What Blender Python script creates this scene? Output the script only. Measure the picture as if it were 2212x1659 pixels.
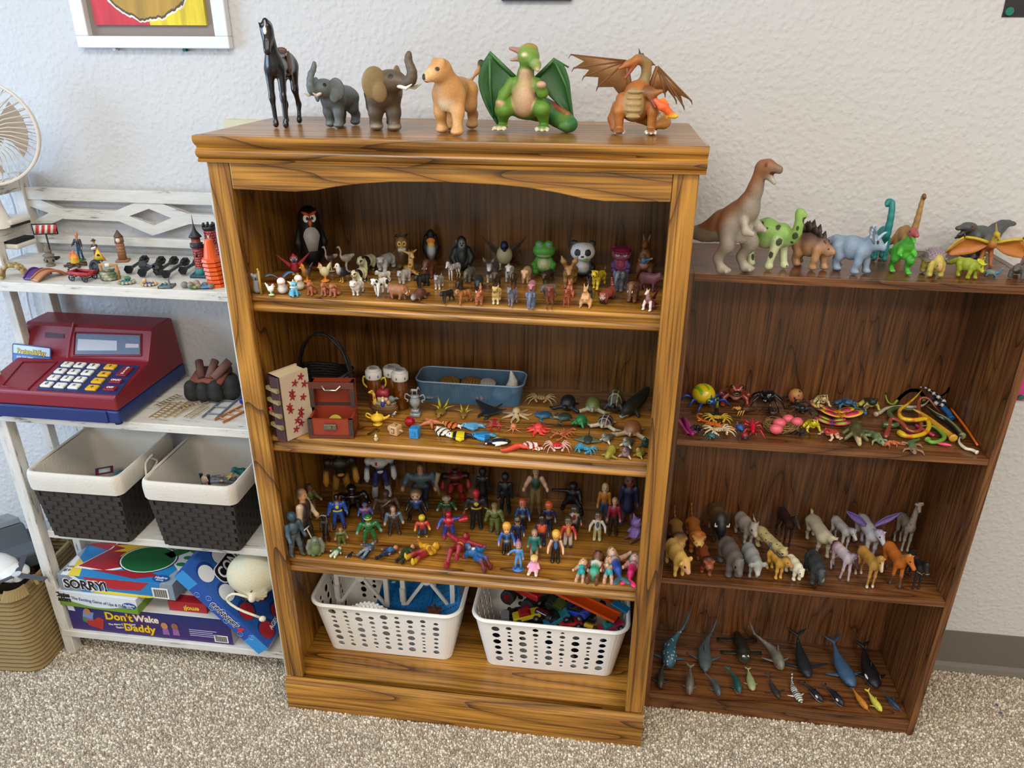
import bpy, math, random
import numpy as np
random.seed(7); RNG=np.random.default_rng(7)
for o in list(bpy.data.objects): bpy.data.objects.remove(o)
SC=bpy.context.scene; COL=SC.collection
# ---------------- camera (solved from the bookcase edges; pixels are of the 2212x1659 frame) ----------------
IW,IH=2212,1659
FPX=1641.17; CP=np.array([.7653,-1.7645,1.6039]); YAW,PIT,ROL=-.1288,-.4265,.0052
_cy,_sy,_cp,_sp=math.cos(YAW),math.sin(YAW),math.cos(PIT),math.sin(PIT)
FW=np.array([_sy*_cp,_cy*_cp,_sp]); _r0=np.array([_cy,-_sy,0.]); _u0=np.cross(_r0,FW)
RT=math.cos(ROL)*_r0+math.sin(ROL)*_u0; UPV=-math.sin(ROL)*_r0+math.cos(ROL)*_u0
from mathutils import Matrix, Vector
cam=bpy.data.objects.new('camera',bpy.data.cameras.new('camera')); COL.objects.link(cam)
cam.matrix_world=Matrix(((RT[0],UPV[0],-FW[0],CP[0]),(RT[1],UPV[1],-FW[1],CP[1]),(RT[2],UPV[2],-FW[2],CP[2]),(0,0,0,1)))
cam.data.sensor_fit='HORIZONTAL'; cam.data.sensor_width=36; cam.data.lens=FPX/IW*36
cam.data.clip_start=.05
SC.camera=cam
# ---------------- world, lamps, exposure ----------------
w=bpy.data.worlds.new('world'); SC.world=w; w.use_nodes=True
w.node_tree.nodes['Background'].inputs[0].default_value=(.75,.86,1,1)
w.node_tree.nodes['Background'].inputs[1].default_value=.35
def area(name,loc,rot,sx,sy,energy,col):
 l=bpy.data.lights.new(name,'AREA'); l.shape='RECTANGLE'; l.size=sx; l.size_y=sy; l.energy=energy; l.color=col
 o=bpy.data.objects.new(name,l); o.location=loc; o.rotation_euler=[math.radians(a) for a in rot]; COL.objects.link(o); return o
CEIL=2.55
area('ceiling_troffer_light',(.1,-1.45,CEIL-.03),(0,0,0),1.2,.6,17,(1,.94,.84))
area('ceiling_troffer_light',(2.0,-1.45,CEIL-.03),(0,0,0),1.2,.6,17,(1,.90,.77))
area('ceiling_troffer_light',(.1,-3.1,CEIL-.03),(0,0,0),1.2,.6,26,(1,.94,.84))
area('ceiling_troffer_light',(2.0,-3.1,CEIL-.03),(0,0,0),1.2,.6,26,(1,.90,.77))
area('window_daylight',(-2.15,-1.5,1.45),(0,-90,0),1.3,1.9,44,(.50,.72,1))
SC.view_settings.view_transform='Standard'; SC.view_settings.look='None'; SC.view_settings.gamma=1
SC.view_settings.use_curve_mapping=False; SC.view_settings.exposure=.62
# ---------------- pixel helpers: a pixel gives a direction, the shelf or wall gives the distance ----------------
def ray(u,v): return FW+RT*(u-IW/2)/FPX-UPV*(v-IH/2)/FPX
def onz(u,v,z): d=ray(u,v); return CP+d*(z-CP[2])/d[2]
def ony(u,v,y): d=ray(u,v); return CP+d*(y-CP[1])/d[1]
def onx(u,v,x): d=ray(u,v); return CP+d*(x-CP[0])/d[0]
def proj(V):
 V=np.asarray(V,float)-CP; z=V@FW
 return np.stack([IW/2+FPX*(V@RT)/z, IH/2-FPX*(V@UPV)/z],-1)
# ---------------- colours and materials ----------------
def hx(h):
 if not isinstance(h,str): return np.array(h,float)[:3]
 h=h.lstrip('#')
 if len(h)==3: h=''.join(c*2 for c in h)
 c=np.array([int(h[i:i+2],16)/255 for i in (0,2,4)])
 return np.where(c<=.04045,c/12.92,((c+.055)/1.055)**2.4)
def rgba(h): return (*[float(x) for x in hx(h)],1)
MATS={}
def newmat(name):
 m=bpy.data.materials.new(name); m.use_nodes=True; nt=m.node_tree
 b=nt.nodes['Principled BSDF']; MATS[name]=m
 N=lambda t,**k: _node(nt,t,**k)
 return m,nt,b,N
def _node(nt,t,**k):
 n=nt.nodes.new(t)
 for a,v in k.items():
  if a in ('inp',):
   for i,x in v.items(): n.inputs[i].default_value=x
  else: setattr(n,a,v)
 return n
def _p(hexc,rough=.5,metal=0,bump=0,bscale=200,trans=0,name=None,coat=0,alpha=1):
 key=('pl',hexc if isinstance(hexc,str) else tuple(hexc),rough,metal,bump,bscale,trans,coat,alpha)
 if key in MATS: return MATS[key]
 m,nt,b,N=newmat(name or 'paint_'+str(hexc).strip('#'))
 L=nt.links.new
 tc=N('ShaderNodeTexCoord'); nz=N('ShaderNodeTexNoise',inp={'Scale':35,'Detail':4}); L(tc.outputs['Object'],nz.inputs['Vector'])
 mx=N('ShaderNodeMix',data_type='RGBA',blend_type='MULTIPLY'); mx.inputs[0].default_value=.18
 mx.inputs[6].default_value=rgba(hexc); L(nz.outputs['Fac'],mx.inputs[7])
 sc=N('ShaderNodeMix',data_type='RGBA',blend_type='MIX'); sc.inputs[0].default_value=.5; sc.inputs[6].default_value=rgba(hexc); L(mx.outputs[2],sc.inputs[7])
 L(sc.outputs[2],b.inputs['Base Color'])
 b.inputs['Roughness'].default_value=rough; b.inputs['Metallic'].default_value=metal
 b.inputs['Transmission Weight'].default_value=trans; b.inputs['Coat Weight'].default_value=coat; b.inputs['Alpha'].default_value=alpha
 if bump:
  n2=N('ShaderNodeTexNoise',inp={'Scale':bscale,'Detail':3}); L(tc.outputs['Object'],n2.inputs['Vector'])
  bp=N('ShaderNodeBump',inp={'Strength':bump,'Distance':.002}); L(n2.outputs['Fac'],bp.inputs['Height']); L(bp.outputs[0],b.inputs['Normal'])
 MATS[key]=m; return m
def toymat(name,rough,bump,spec=.5,coat=0):
 m,nt,b,N=newmat(name); L=nt.links.new
 a=N('ShaderNodeVertexColor',layer_name='Col'); tc=N('ShaderNodeTexCoord')
 nz=N('ShaderNodeTexNoise',inp={'Scale':420,'Detail':3}); L(tc.outputs['Object'],nz.inputs['Vector'])
 mr=N('ShaderNodeMapRange',inp={1:.3,2:.7,3:.84,4:1.08}); L(nz.outputs['Fac'],mr.inputs[0])
 mx=N('ShaderNodeMix',data_type='RGBA',blend_type='MULTIPLY'); mx.inputs[0].default_value=1
 L(a.outputs['Color'],mx.inputs[6]); L(mr.outputs[0],mx.inputs[7]); L(mx.outputs[2],b.inputs['Base Color'])
 b.inputs['Roughness'].default_value=rough; b.inputs['Specular IOR Level'].default_value=spec; b.inputs['Coat Weight'].default_value=coat; b.inputs['Coat Roughness'].default_value=.2
 bp=N('ShaderNodeBump',inp={'Strength':bump,'Distance':.0012}); L(nz.outputs['Fac'],bp.inputs['Height']); L(bp.outputs[0],b.inputs['Normal'])
 return m
toymat('toy',.5,.25); toymat('gloss',.22,.05,coat=.3); toymat('matte',.75,.6,.3)
# ---------------- mesh pieces: every piece is (V,F,colour or None) ----------------
def box(x0,x1,y0,y1,z0,z1,c=None):
 V=np.array([(x,y,z) for x in (x0,x1) for y in (y0,y1) for z in (z0,z1)],float)
 return V,[(0,1,3,2),(4,6,7,5),(0,4,5,1),(2,3,7,6),(0,2,6,4),(1,5,7,3)],c
def lathe(prof,n=20,c=None,cap=True):
 a=np.linspace(0,2*math.pi,n,endpoint=False); V=[]; F=[]
 for r,z in prof: V+= [(r*math.cos(t),r*math.sin(t),z) for t in a]
 m=len(prof)
 for i in range(m-1):
  for j in range(n): F.append((i*n+j,i*n+(j+1)%n,(i+1)*n+(j+1)%n,(i+1)*n+j))
 if cap: F.append(tuple(range(n))[::-1]); F.append(tuple((m-1)*n+j for j in range(n)))
 return np.array(V,float),F,c
def prism(poly,a,b,axis='y',c=None):
 """2-D outline (counter-clockwise) pushed along an axis from a to b; axis y: poly=(x,z), x: (y,z), z: (x,y)"""
 n=len(poly); P=[]
 for t in (a,b):
  for p,q in poly: P.append({'y':(p,t,q),'x':(t,p,q),'z':(p,q,t)}[axis])
 F=[tuple(range(n)),tuple(range(2*n-1,n-1,-1))]+[(i,i+n,(i+1)%n+n,(i+1)%n) for i in range(n)]
 if axis!='y': F=[f[::-1] for f in F]
 return np.array(P,float),F,c
def T(pts,rad,c=None,n=7,closed=False):
 P=np.array(pts,float); m=len(P); rad=np.broadcast_to(np.array(rad,float),(m,)); V=[];F=[]
 d=np.gradient(P,axis=0)
 if closed: d=np.roll(P,-1,0)-np.roll(P,1,0)
 d/= np.linalg.norm(d,axis=1,keepdims=True)+1e-12
 u=np.cross(d[0],(0,0,1.));
 if np.linalg.norm(u)<.1: u=np.cross(d[0],(1.,0,0))
 for i in range(m):
  u=u-d[i]*(u@d[i]); u/=np.linalg.norm(u)+1e-12; v=np.cross(d[i],u)
  for j in range(n):
   t=2*math.pi*j/n; V.append(P[i]+rad[i]*(u*math.cos(t)+v*math.sin(t)))
 for i in range(m if closed else m-1):
  k=(i+1)%m
  for j in range(n): F.append((i*n+j,i*n+(j+1)%n,k*n+(j+1)%n,k*n+j))
 if not closed: F.append(tuple(range(n))[::-1]); F.append(tuple((m-1)*n+j for j in range(n)))
 return np.array(V,float),F,c
def cyl(p,q,r,c=None,n=14,r2=None): return T([p,q],[r,r if r2 is None else r2],c,n)
def SH(G,th,c=None):
 """thick sheet from a grid of points (m,n,3)"""
 G=np.array(G,float); m,n=G.shape[:2]
 du=np.gradient(G,axis=0); dv=np.gradient(G,axis=1); N_=np.cross(du,dv); N_/=np.linalg.norm(N_,axis=2,keepdims=True)+1e-12
 V=np.concatenate([(G+N_*th/2).reshape(-1,3),(G-N_*th/2).reshape(-1,3)]); o=m*n; F=[]
 for i in range(m-1):
  for j in range(n-1):
   a,b,d,e=i*n+j,(i+1)*n+j,(i+1)*n+j+1,i*n+j+1
   F+=[(a,b,d,e),(e+o,d+o,b+o,a+o)]
 bd=[i*n for i in range(m)]+[(m-1)*n+j for j in range(1,n)]+[i*n+n-1 for i in range(m-2,-1,-1)]+[j for j in range(n-2,0,-1)]
 for i in range(len(bd)): a,b=bd[i],bd[(i+1)%len(bd)]; F.append((a+o,b+o,b,a))
 return V,F,c
def poly3(pts,th,c=None):
 P=np.array(pts,float); n=len(P); nr=np.zeros(3)
 for i in range(n): nr+=np.cross(P[i]-P[0],P[(i+1)%n]-P[0])
 nr/=np.linalg.norm(nr)+1e-12
 V=np.concatenate([P+nr*th/2,P-nr*th/2])
 return V,[tuple(range(n)),tuple(range(2*n-1,n-1,-1))]+[(i+n,(i+1)%n+n,(i+1)%n,i) for i in range(n)],c
def ell(c0,r,c=None,n=12,m=8,rot=None):
 r=np.broadcast_to(np.array(r,float),(3,)); V=[(0,0,-1)];F=[]
 for i in range(1,m):
  t=math.pi*i/m
  V+=[(math.sin(t)*math.cos(2*math.pi*j/n),math.sin(t)*math.sin(2*math.pi*j/n),-math.cos(t)) for j in range(n)]
 V.append((0,0,1)); e=len(V)-1
 for j in range(n): F.append((0,1+(j+1)%n,1+j)); F.append((e,e-n+j,e-n+(j+1)%n))
 for i in range(m-2):
  for j in range(n): a=1+i*n+j; b=1+i*n+(j+1)%n; F.append((a,b,b+n,a+n))
 V=np.array(V,float)*r
 if rot is not None: V=V@rotm(*rot).T
 return V+np.array(c0,float),F,c
def rotm(rx=0,ry=0,rz=0):
 a,b,c=[math.radians(t) for t in (rx,ry,rz)]
 X=np.array([[1,0,0],[0,math.cos(a),-math.sin(a)],[0,math.sin(a),math.cos(a)]])
 Y=np.array([[math.cos(b),0,math.sin(b)],[0,1,0],[-math.sin(b),0,math.cos(b)]])
 Z=np.array([[math.cos(c),-math.sin(c),0],[math.sin(c),math.cos(c),0],[0,0,1]])
 return Z@Y@X
def xf(p,s=1,rot=(0,0,0),t=(0,0,0)): V,F,c=p; return (V*np.array(s))@rotm(*rot).T+np.array(t,float),F,c
def join(*ps):
 V=[];F=[];C=[];o=0
 for p in ps:
  v,f,c=p; V.append(v); F+=[tuple(i+o for i in q) for q in f]; o+=len(v)
  if c is None: c='#888'
  C.append(c if isinstance(c,np.ndarray) and c.ndim==2 else np.broadcast_to(hx(c),(len(v),3)))
 return np.concatenate(V),F,np.concatenate(C)
def mkmesh(name,p,smooth=True,ang=None):
 V,F,C=p; me=bpy.data.meshes.new(name); V=np.asarray(V,float)
 if isinstance(F,np.ndarray):
  me.vertices.add(len(V)); me.vertices.foreach_set('co',V.astype(np.float32).ravel())
  me.loops.add(F.size); me.loops.foreach_set('vertex_index',F.astype(np.int32).ravel())
  me.polygons.add(len(F)); me.polygons.foreach_set('loop_start',np.arange(0,F.size,F.shape[1],dtype=np.int32));
  me.update(calc_edges=True)
 else: me.from_pydata(V.tolist(),[],F); me.update()
 if C is not None:
  C=C if isinstance(C,np.ndarray) and C.ndim==2 else np.broadcast_to(hx(C),(len(V),3))
  a=me.color_attributes.new('Col','FLOAT_COLOR','POINT'); a.data.foreach_set('color',np.concatenate([C,np.ones((len(V),1))],1).astype(np.float32).ravel())
 me.polygons.foreach_set('use_smooth',[bool(smooth)]*len(me.polygons))
 if smooth and ang: me.set_sharp_from_angle(angle=math.radians(ang))
 return me
def pt(name,p,mat,parent=None,smooth=False,bev=0,ang=40,loc=None):
 """one mesh object; p is a piece or a list of pieces"""
 if isinstance(p,list): p=join(*p)
 if isinstance(mat,str): mat=MATS[mat] if mat in MATS else _p(mat)
 me=mkmesh(name,p,smooth,ang); me.materials.append(mat)
 o=bpy.data.objects.new(name,me); COL.objects.link(o)
 if parent is not None: o.parent=parent
 if loc is not None: o.location=loc
 if bev: b=o.modifiers.new('bevel','BEVEL'); b.width=bev; b.segments=2; b.limit_method='ANGLE'; b.angle_limit=.6
 return o
def tag(o,label,cat,group=None):
 o['label']=label; o['category']=cat
 if group: o['group']=group
 return o
def thing(name,label,cat,loc=(0,0,0),rz=0,group=None):
 o=bpy.data.objects.new(name,None); COL.objects.link(o); o.empty_display_size=.02
 o.location=[float(x) for x in loc]; o.location.z+=.0007 if loc[2]>0 else 0; o.rotation_euler=(0,0,math.radians(rz)); return tag(o,label,cat,group)
def struct(name,p,mat,**k): o=pt(name,p,mat,**k); o['kind']='structure'; return o
def text(name,s,size,mat,parent,loc,rot,ext=.0004,align='LEFT',sx=1,bold=0,sp=1):
 cu=bpy.data.curves.new(name,'FONT'); cu.body=s; cu.size=size; cu.extrude=ext; cu.align_x=align; cu.align_y='CENTER'; cu.offset=bold; cu.space_character=sp; cu.resolution_u=3
 t=bpy.data.objects.new(name,cu); me=t.to_mesh().copy(); t.to_mesh_clear(); bpy.data.objects.remove(t)
 me.name=name; me.materials.clear(); me.materials.append(_p(mat,.5) if isinstance(mat,str) else mat)
 o=bpy.data.objects.new(name,me); COL.objects.link(o); o.parent=parent; o.location=[float(x) for x in loc]
 o.rotation_euler=[math.radians(a) for a in rot]; o.scale=(sx,1,1); return o
# ---------------- sculpting: smooth union of round cones and ellipsoids, meshed by surface nets ----------------
def V3(*a): return np.array(a,float)
class S:
 def __init__(s,k=.04): s.P=[]; s.A=[]; s.k=k; s.cut=[]
 def c(s,a,b,ra,rb,col,m=0,k=None):
  a=V3(*a); b=V3(*b); s.P.append(('c',a,b,ra,rb,hx(col),k))
  if m: f=V3(1,-1,1); s.P.append(('c',a*f,b*f,ra,rb,hx(col),k))
  return s
 def t(s,pts,rad,col,m=0,k=None):
  rad=[rad]*len(pts) if np.isscalar(rad) else rad
  for i in range(len(pts)-1): s.c(pts[i],pts[i+1],rad[i],rad[i+1],col,m,k)
  return s
 def e(s,c,r,col,rot=None,m=0,k=None):
  c=V3(*c); r=np.broadcast_to(np.array(r,float),(3,)); R=np.eye(3) if rot is None else rotm(*rot)
  s.P.append(('e',c,r,R,None,hx(col),k))
  if m:
   f=np.diag([1,-1,1.]); s.P.append(('e',c*V3(1,-1,1),r,f@R@f,None,hx(col),k))
  return s
 def p(s,c,r,col,m=0):      # paint only
  r=np.broadcast_to(np.array(r,float),(3,)); s.A.append((V3(*c),r,hx(col)))
  if m: s.A.append((V3(*c)*V3(1,-1,1),r,hx(col)))
  return s
 def x(s,c,r,col=None,rot=None): s.cut.append((V3(*c),np.broadcast_to(np.array(r,float),(3,)),None if col is None else hx(col),np.eye(3) if rot is None else rotm(*rot))); return s
 def f(s,fn): s.fn=fn; return s
 @staticmethod
 def dist(q,X):
  if q[0]=='c':
   a,b,ra,rb=q[1:5]; ba=b-a; t=np.clip(((X-a)@ba)/(ba@ba+1e-12),0,1)
   return np.linalg.norm(X-a-t[...,None]*ba,axis=-1)-(ra+(rb-ra)*t)
  c,r,R=q[1:4]; y=(X-c)@R; k0=np.linalg.norm(y/r,axis=-1); k1=np.linalg.norm(y/(r*r),axis=-1)+1e-9
  return k0*(k0-1)/k1
 @staticmethod
 def bb(q):
  if q[0]=='c': a,b,ra,rb=q[1:5]; return np.minimum(a-ra,b-rb),np.maximum(a+ra,b+rb)
  c,r,R=q[1:4]; e=np.sqrt(((R*r)**2).sum(1)); return c-e,c+e
 def bounds(s):
  B=[s.bb(q) for q in s.P]; return np.min([b[0] for b in B],0),np.max([b[1] for b in B],0)
 def mesh(s,h):
  lo,hi=s.bounds(); lo=lo-3*h-.01; hi=hi+3*h+.01; n=np.ceil((hi-lo)/h).astype(int)+1
  D=np.full(n,9.,np.float32); ax=[lo[i]+h*np.arange(n[i]) for i in range(3)]
  def block(b0,b1,mg):
   i0=np.clip(np.floor((b0-mg-lo)/h).astype(int),0,n-1); i1=np.clip(np.ceil((b1+mg-lo)/h).astype(int)+1,1,n)
   sl=tuple(slice(a,b) for a,b in zip(i0,i1)); g=np.meshgrid(*[ax[i][sl[i]] for i in range(3)],indexing='ij'); return sl,np.stack(g,-1)
  for q in s.P:
   k=s.k if q[6] is None else q[6]; sl,X=block(*s.bb(q),3*h+k); d=s.dist(q,X); o=D[sl]
   hh=np.maximum(k-np.abs(d-o),0)/k if k>0 else 0
   D[sl]=np.minimum(d,o)-hh*hh*k*.25
  for c,r,col,R in s.cut:
   e=np.sqrt(((R*r)**2).sum(1)); sl,X=block(c-e,c+e,2*h); D[sl]=np.maximum(D[sl],-s.dist(('e',c,r,R),X))
  V,F=surfnet(D,lo,h)
  W=np.zeros(len(V)); C=np.zeros((len(V),3)); sg=h*.8; dm=np.full(len(V),9.); DD=[]
  for q in s.P: d=s.dist(q,V); DD.append(d); dm=np.minimum(dm,d)
  for q,d in zip(s.P,DD): w=np.exp(-np.clip((d-dm)/sg,0,30)); C+=w[:,None]*q[5]; W+=w
  C/=W[:,None]
  if getattr(s,'fn',None): C=s.fn(V,C)
  for c,r,col,R in s.cut:
   if col is not None: C[(((V-c)@R/(r*1.08))**2).sum(1)<1]=col
  for c,r,col in s.A: C[(((V-c)/r)**2).sum(1)<1]=col
  return V,F,C
def surfnet(D,org,h):
 s=D<0; n=np.array(D.shape)
 cnt=np.zeros(n-1,np.int8)
 for i in (0,1):
  for j in (0,1):
   for k in (0,1): cnt+=s[i:n[0]-1+i,j:n[1]-1+j,k:n[2]-1+k]
 act=(cnt>0)&(cnt<8); I=np.argwhere(act); idx=np.full(n-1,-1,np.int64); idx[act]=np.arange(len(I))
 off=np.array([(i,j,k) for i in (0,1) for j in (0,1) for k in (0,1)])
 val=np.stack([D[tuple((I+o).T)] for o in off],1).astype(float)
 acc=np.zeros((len(I),3)); c=np.zeros(len(I))
 for a in range(8):
  for b in range(a+1,8):
   if np.abs(off[a]-off[b]).sum()!=1: continue
   va,vb=val[:,a],val[:,b]; cr=(va<0)!=(vb<0); t=np.where(cr,va/np.where(cr,va-vb,1),0)
   acc+=np.where(cr[:,None],off[a]+t[:,None]*(off[b]-off[a]),0); c+=cr
 V=(I+acc/c[:,None])*h+org; Fs=[]
 for ax in range(3):
  o=[0,0,0]; sa=[slice(None)]*3; sb=[slice(None)]*3; sa[ax]=slice(0,-1); sb[ax]=slice(1,None)
  cr=s[tuple(sa)]!=s[tuple(sb)]; J=np.argwhere(cr); u,v=(ax+1)%3,(ax+2)%3
  J=J[(J[:,u]>0)&(J[:,v]>0)&(J[:,u]<n[u]-1)&(J[:,v]<n[v]-1)]
  eu=np.eye(3,dtype=int)[u]; ev=np.eye(3,dtype=int)[v]
  q=np.stack([idx[tuple((J-eu-ev).T)],idx[tuple((J-ev).T)],idx[tuple(J.T)],idx[tuple((J-eu).T)]],1)
  flip=~s[tuple(J.T)]; q[flip]=q[flip][:,::-1]; Fs.append(q)
 return V,np.concatenate(Fs)
def smooth_mesh(V,F,it):
 for _ in range(it):
  A=np.zeros_like(V); c=np.zeros(len(V))
  for a,b in ((0,1),(1,2),(2,3),(3,0)):
   np.add.at(A,F[:,a],V[F[:,b]]); np.add.at(A,F[:,b],V[F[:,a]]); np.add.at(c,F[:,a],1); np.add.at(c,F[:,b],1)
  V=V*.5+.5*A/c[:,None]
 return V
# ---------------- figures: parts in local space (+x forward, z up), set down on a shelf so that they fill a pixel box ----------------
def fig(name,label,cat,parts,bx,z,head=-90,by='a',mat='toy',group=None,lim=1.3,rel=0,tilt=None,ymax=-.016,res=1.0):
 if isinstance(parts,S): parts=[(name,parts)]
 u0,v0,u1,v1=bx; px=max(u1-u0,v1-v0)
 bs=[q[1].bounds() for q in parts if isinstance(q[1],S)]
 h=None
 if bs:
  lo=np.min([b[0] for b in bs],0); hi=np.max([b[1] for b in bs],0)
  h=max(hi-lo)/np.clip(px*.72*res,30,135)
 out=[]
 for q in parts:
  g=q[1]
  if isinstance(g,S): V,F,C=g.mesh(h); V=smooth_mesh(V,F,1); g=(V,F,C)
  elif isinstance(g,list): g=join(*g)
  elif g[2] is None or not (isinstance(g[2],np.ndarray) and g[2].ndim==2): g=join(g)
  if tilt is not None: g=(g[0]@rotm(*tilt).T,g[1],g[2])
  out.append([q[0] if out else name,g,q[2] if len(q)>2 else mat])
 A=np.concatenate([g[0] for _,g,_ in out]); zm=A[:,2].min(); mid=(A[:,:2].max(0)+A[:,:2].min(0))/2; sh=np.array([mid[0],mid[1],zm])
 if rel and tilt is None: p_=onz((u0+u1)/2,v1,z); head+=90+math.degrees(math.atan2(CP[1]-p_[1],CP[0]-p_[0]))
 A=A-sh; R=rotm(0,0,head); sx=sz=.1; P=onz((u0+u1)/2,v1,z)
 for it in range(14):
  W=(A*np.array([sx,sx,sz]))@R.T+P; pp=proj(W); a=pp.min(0); b=pp.max(0)
  rw=(u1-u0)/(b[0]-a[0]); rh=(v1-v0)/(b[1]-a[1])
  if by=='h': sx*=rh; sz*=rh
  elif by=='w': sx*=rw; sz*=rw
  else:
   sz*=rh**.8; sx*=rw**.8; g=math.sqrt(sx*sz); r=sx/sz; r=min(max(r,1/lim),lim); sx=g*math.sqrt(r); sz=g/math.sqrt(r)
  W=(A*np.array([sx,sx,sz]))@R.T+P; pp=proj(W); a=pp.min(0); b=pp.max(0)
  P=P+onz((u0+u1)/2,v1,z)-onz((a[0]+b[0])/2,b[1],z)
  if ymax is not None:
   over=((A*np.array([sx,sx,sz]))@R.T)[:,1].max()+P[1]-ymax
   if over>0: P[1]-=over
 body=None
 for nm,g,mt in out:
  me=mkmesh(nm,((g[0]-sh)*np.array([sx,sx,sz]),g[1],g[2]))
  me.materials.append(MATS[mt] if isinstance(mt,str) else mt)
  o=bpy.data.objects.new(nm,me); COL.objects.link(o)
  if body is None: body=o; o.location=P+V3(0,0,.0008); o.rotation_euler=(0,0,math.radians(head)); tag(o,label,cat,group)
  else: o.parent=body
 return body
# ======================= surfaces =======================
def wood(name,lite,mid,dark,ax,rough=.32,lines=13,coat=.25,fig=1.0):
 m,nt,b,N=newmat(name); L=nt.links.new
 tc=N('ShaderNodeTexCoord'); oi=N('ShaderNodeObjectInfo'); mp=N('ShaderNodeMapping')
 sc=[7*fig,7*fig,7*fig]; sc[ax]=.6*fig; mp.inputs['Scale'].default_value=sc
 ad=N('ShaderNodeVectorMath',operation='MULTIPLY_ADD'); L(oi.outputs['Random'],ad.inputs[0]); ad.inputs[1].default_value=(9,5,7)
 L(tc.outputs['Object'],ad.inputs[2]); L(ad.outputs[0],mp.inputs['Vector'])
 n1=N('ShaderNodeTexNoise',inp={'Scale':1.,'Detail':2,'Roughness':.4,'Distortion':.25}); L(mp.outputs[0],n1.inputs['Vector'])
 mu=N('ShaderNodeMath',operation='MULTIPLY'); mu.inputs[1].default_value=lines; L(n1.outputs['Fac'],mu.inputs[0])
 fr=N('ShaderNodeMath',operation='FRACT'); L(mu.outputs[0],fr.inputs[0])
 r1=N('ShaderNodeValToRGB'); e=r1.color_ramp.elements; e[0].position=0; e[0].color=rgba(dark); e[1].position=1; e[1].color=rgba(mid)
 x=e.new(.10); x.color=rgba(mid); x=e.new(.5); x.color=rgba(lite); x=e.new(.9); x.color=rgba(mid)
 L(fr.outputs[0],r1.inputs[0])
 mp2=N('ShaderNodeMapping'); s2=[230,230,230]; s2[ax]=5; mp2.inputs['Scale'].default_value=s2; L(ad.outputs[0],mp2.inputs['Vector'])
 n2=N('ShaderNodeTexNoise',inp={'Scale':1.,'Detail':3}); L(mp2.outputs[0],n2.inputs['Vector'])
 r2=N('ShaderNodeMapRange',inp={1:.32,2:.56,3:.42,4:1.05}); L(n2.outputs['Fac'],r2.inputs[0])
 mx=N('ShaderNodeMix',data_type='RGBA',blend_type='MULTIPLY'); mx.inputs[0].default_value=1; L(r1.outputs[0],mx.inputs[6]); L(r2.outputs[0],mx.inputs[7])
 mp3=N('ShaderNodeMapping'); s3=[9,9,9]; s3[ax]=2; mp3.inputs['Scale'].default_value=s3; L(ad.outputs[0],mp3.inputs['Vector'])
 n3=N('ShaderNodeTexNoise',inp={'Scale':1.,'Detail':2}); L(mp3.outputs[0],n3.inputs['Vector']); r3=N('ShaderNodeMapRange',inp={1:.3,2:.7,3:.78,4:1.15}); L(n3.outputs['Fac'],r3.inputs[0])
 m2=N('ShaderNodeMix',data_type='RGBA',blend_type='MULTIPLY'); m2.inputs[0].default_value=1; L(mx.outputs[2],m2.inputs[6]); L(r3.outputs[0],m2.inputs[7])
 L(m2.outputs[2],b.inputs['Base Color']); b.inputs['Roughness'].default_value=rough; b.inputs['Coat Weight'].default_value=coat; b.inputs['Coat Roughness'].default_value=.18
 bp=N('ShaderNodeBump',inp={'Strength':.12,'Distance':.001}); L(n2.outputs['Fac'],bp.inputs['Height']); L(bp.outputs[0],b.inputs['Normal'])
 return m
for ax,n in ((0,'x'),(1,'y'),(2,'z')):
 wood('oak_'+n,'#b07c30','#8f5f22','#43270d',ax)
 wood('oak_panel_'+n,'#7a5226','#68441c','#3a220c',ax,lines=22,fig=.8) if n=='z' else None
 wood('dark_oak_'+n,'#7a4e2a','#633c1e','#2e180a',ax,lines=20,fig=1.4)
def distressed(name,ax):
 m,nt,b,N=newmat(name); L=nt.links.new
 tc=N('ShaderNodeTexCoord'); mp=N('ShaderNodeMapping'); s=[60,60,60]; s[ax]=9; mp.inputs['Scale'].default_value=s; L(tc.outputs['Object'],mp.inputs['Vector'])
 n1=N('ShaderNodeTexNoise',inp={'Scale':1.,'Detail':7,'Roughness':.72}); L(mp.outputs[0],n1.inputs['Vector'])
 r=N('ShaderNodeValToRGB'); e=r.color_ramp.elements; e[0].position=.30; e[0].color=rgba('#4a3a30'); e[1].position=.37; e[1].color=rgba('#8f8a84')
 x=e.new(.41); x.color=rgba('#c4c1ba'); x=e.new(.6); x.color=rgba('#d2cfc8'); L(n1.outputs['Fac'],r.inputs[0])
 L(r.outputs[0],b.inputs['Base Color']); b.inputs['Roughness'].default_value=.6
 bp=N('ShaderNodeBump',inp={'Strength':.3,'Distance':.0015}); L(n1.outputs['Fac'],bp.inputs['Height']); L(bp.outputs[0],b.inputs['Normal'])
for ax,n in ((0,'x'),(1,'y'),(2,'z')): distressed('shabby_'+n,ax)
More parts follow.
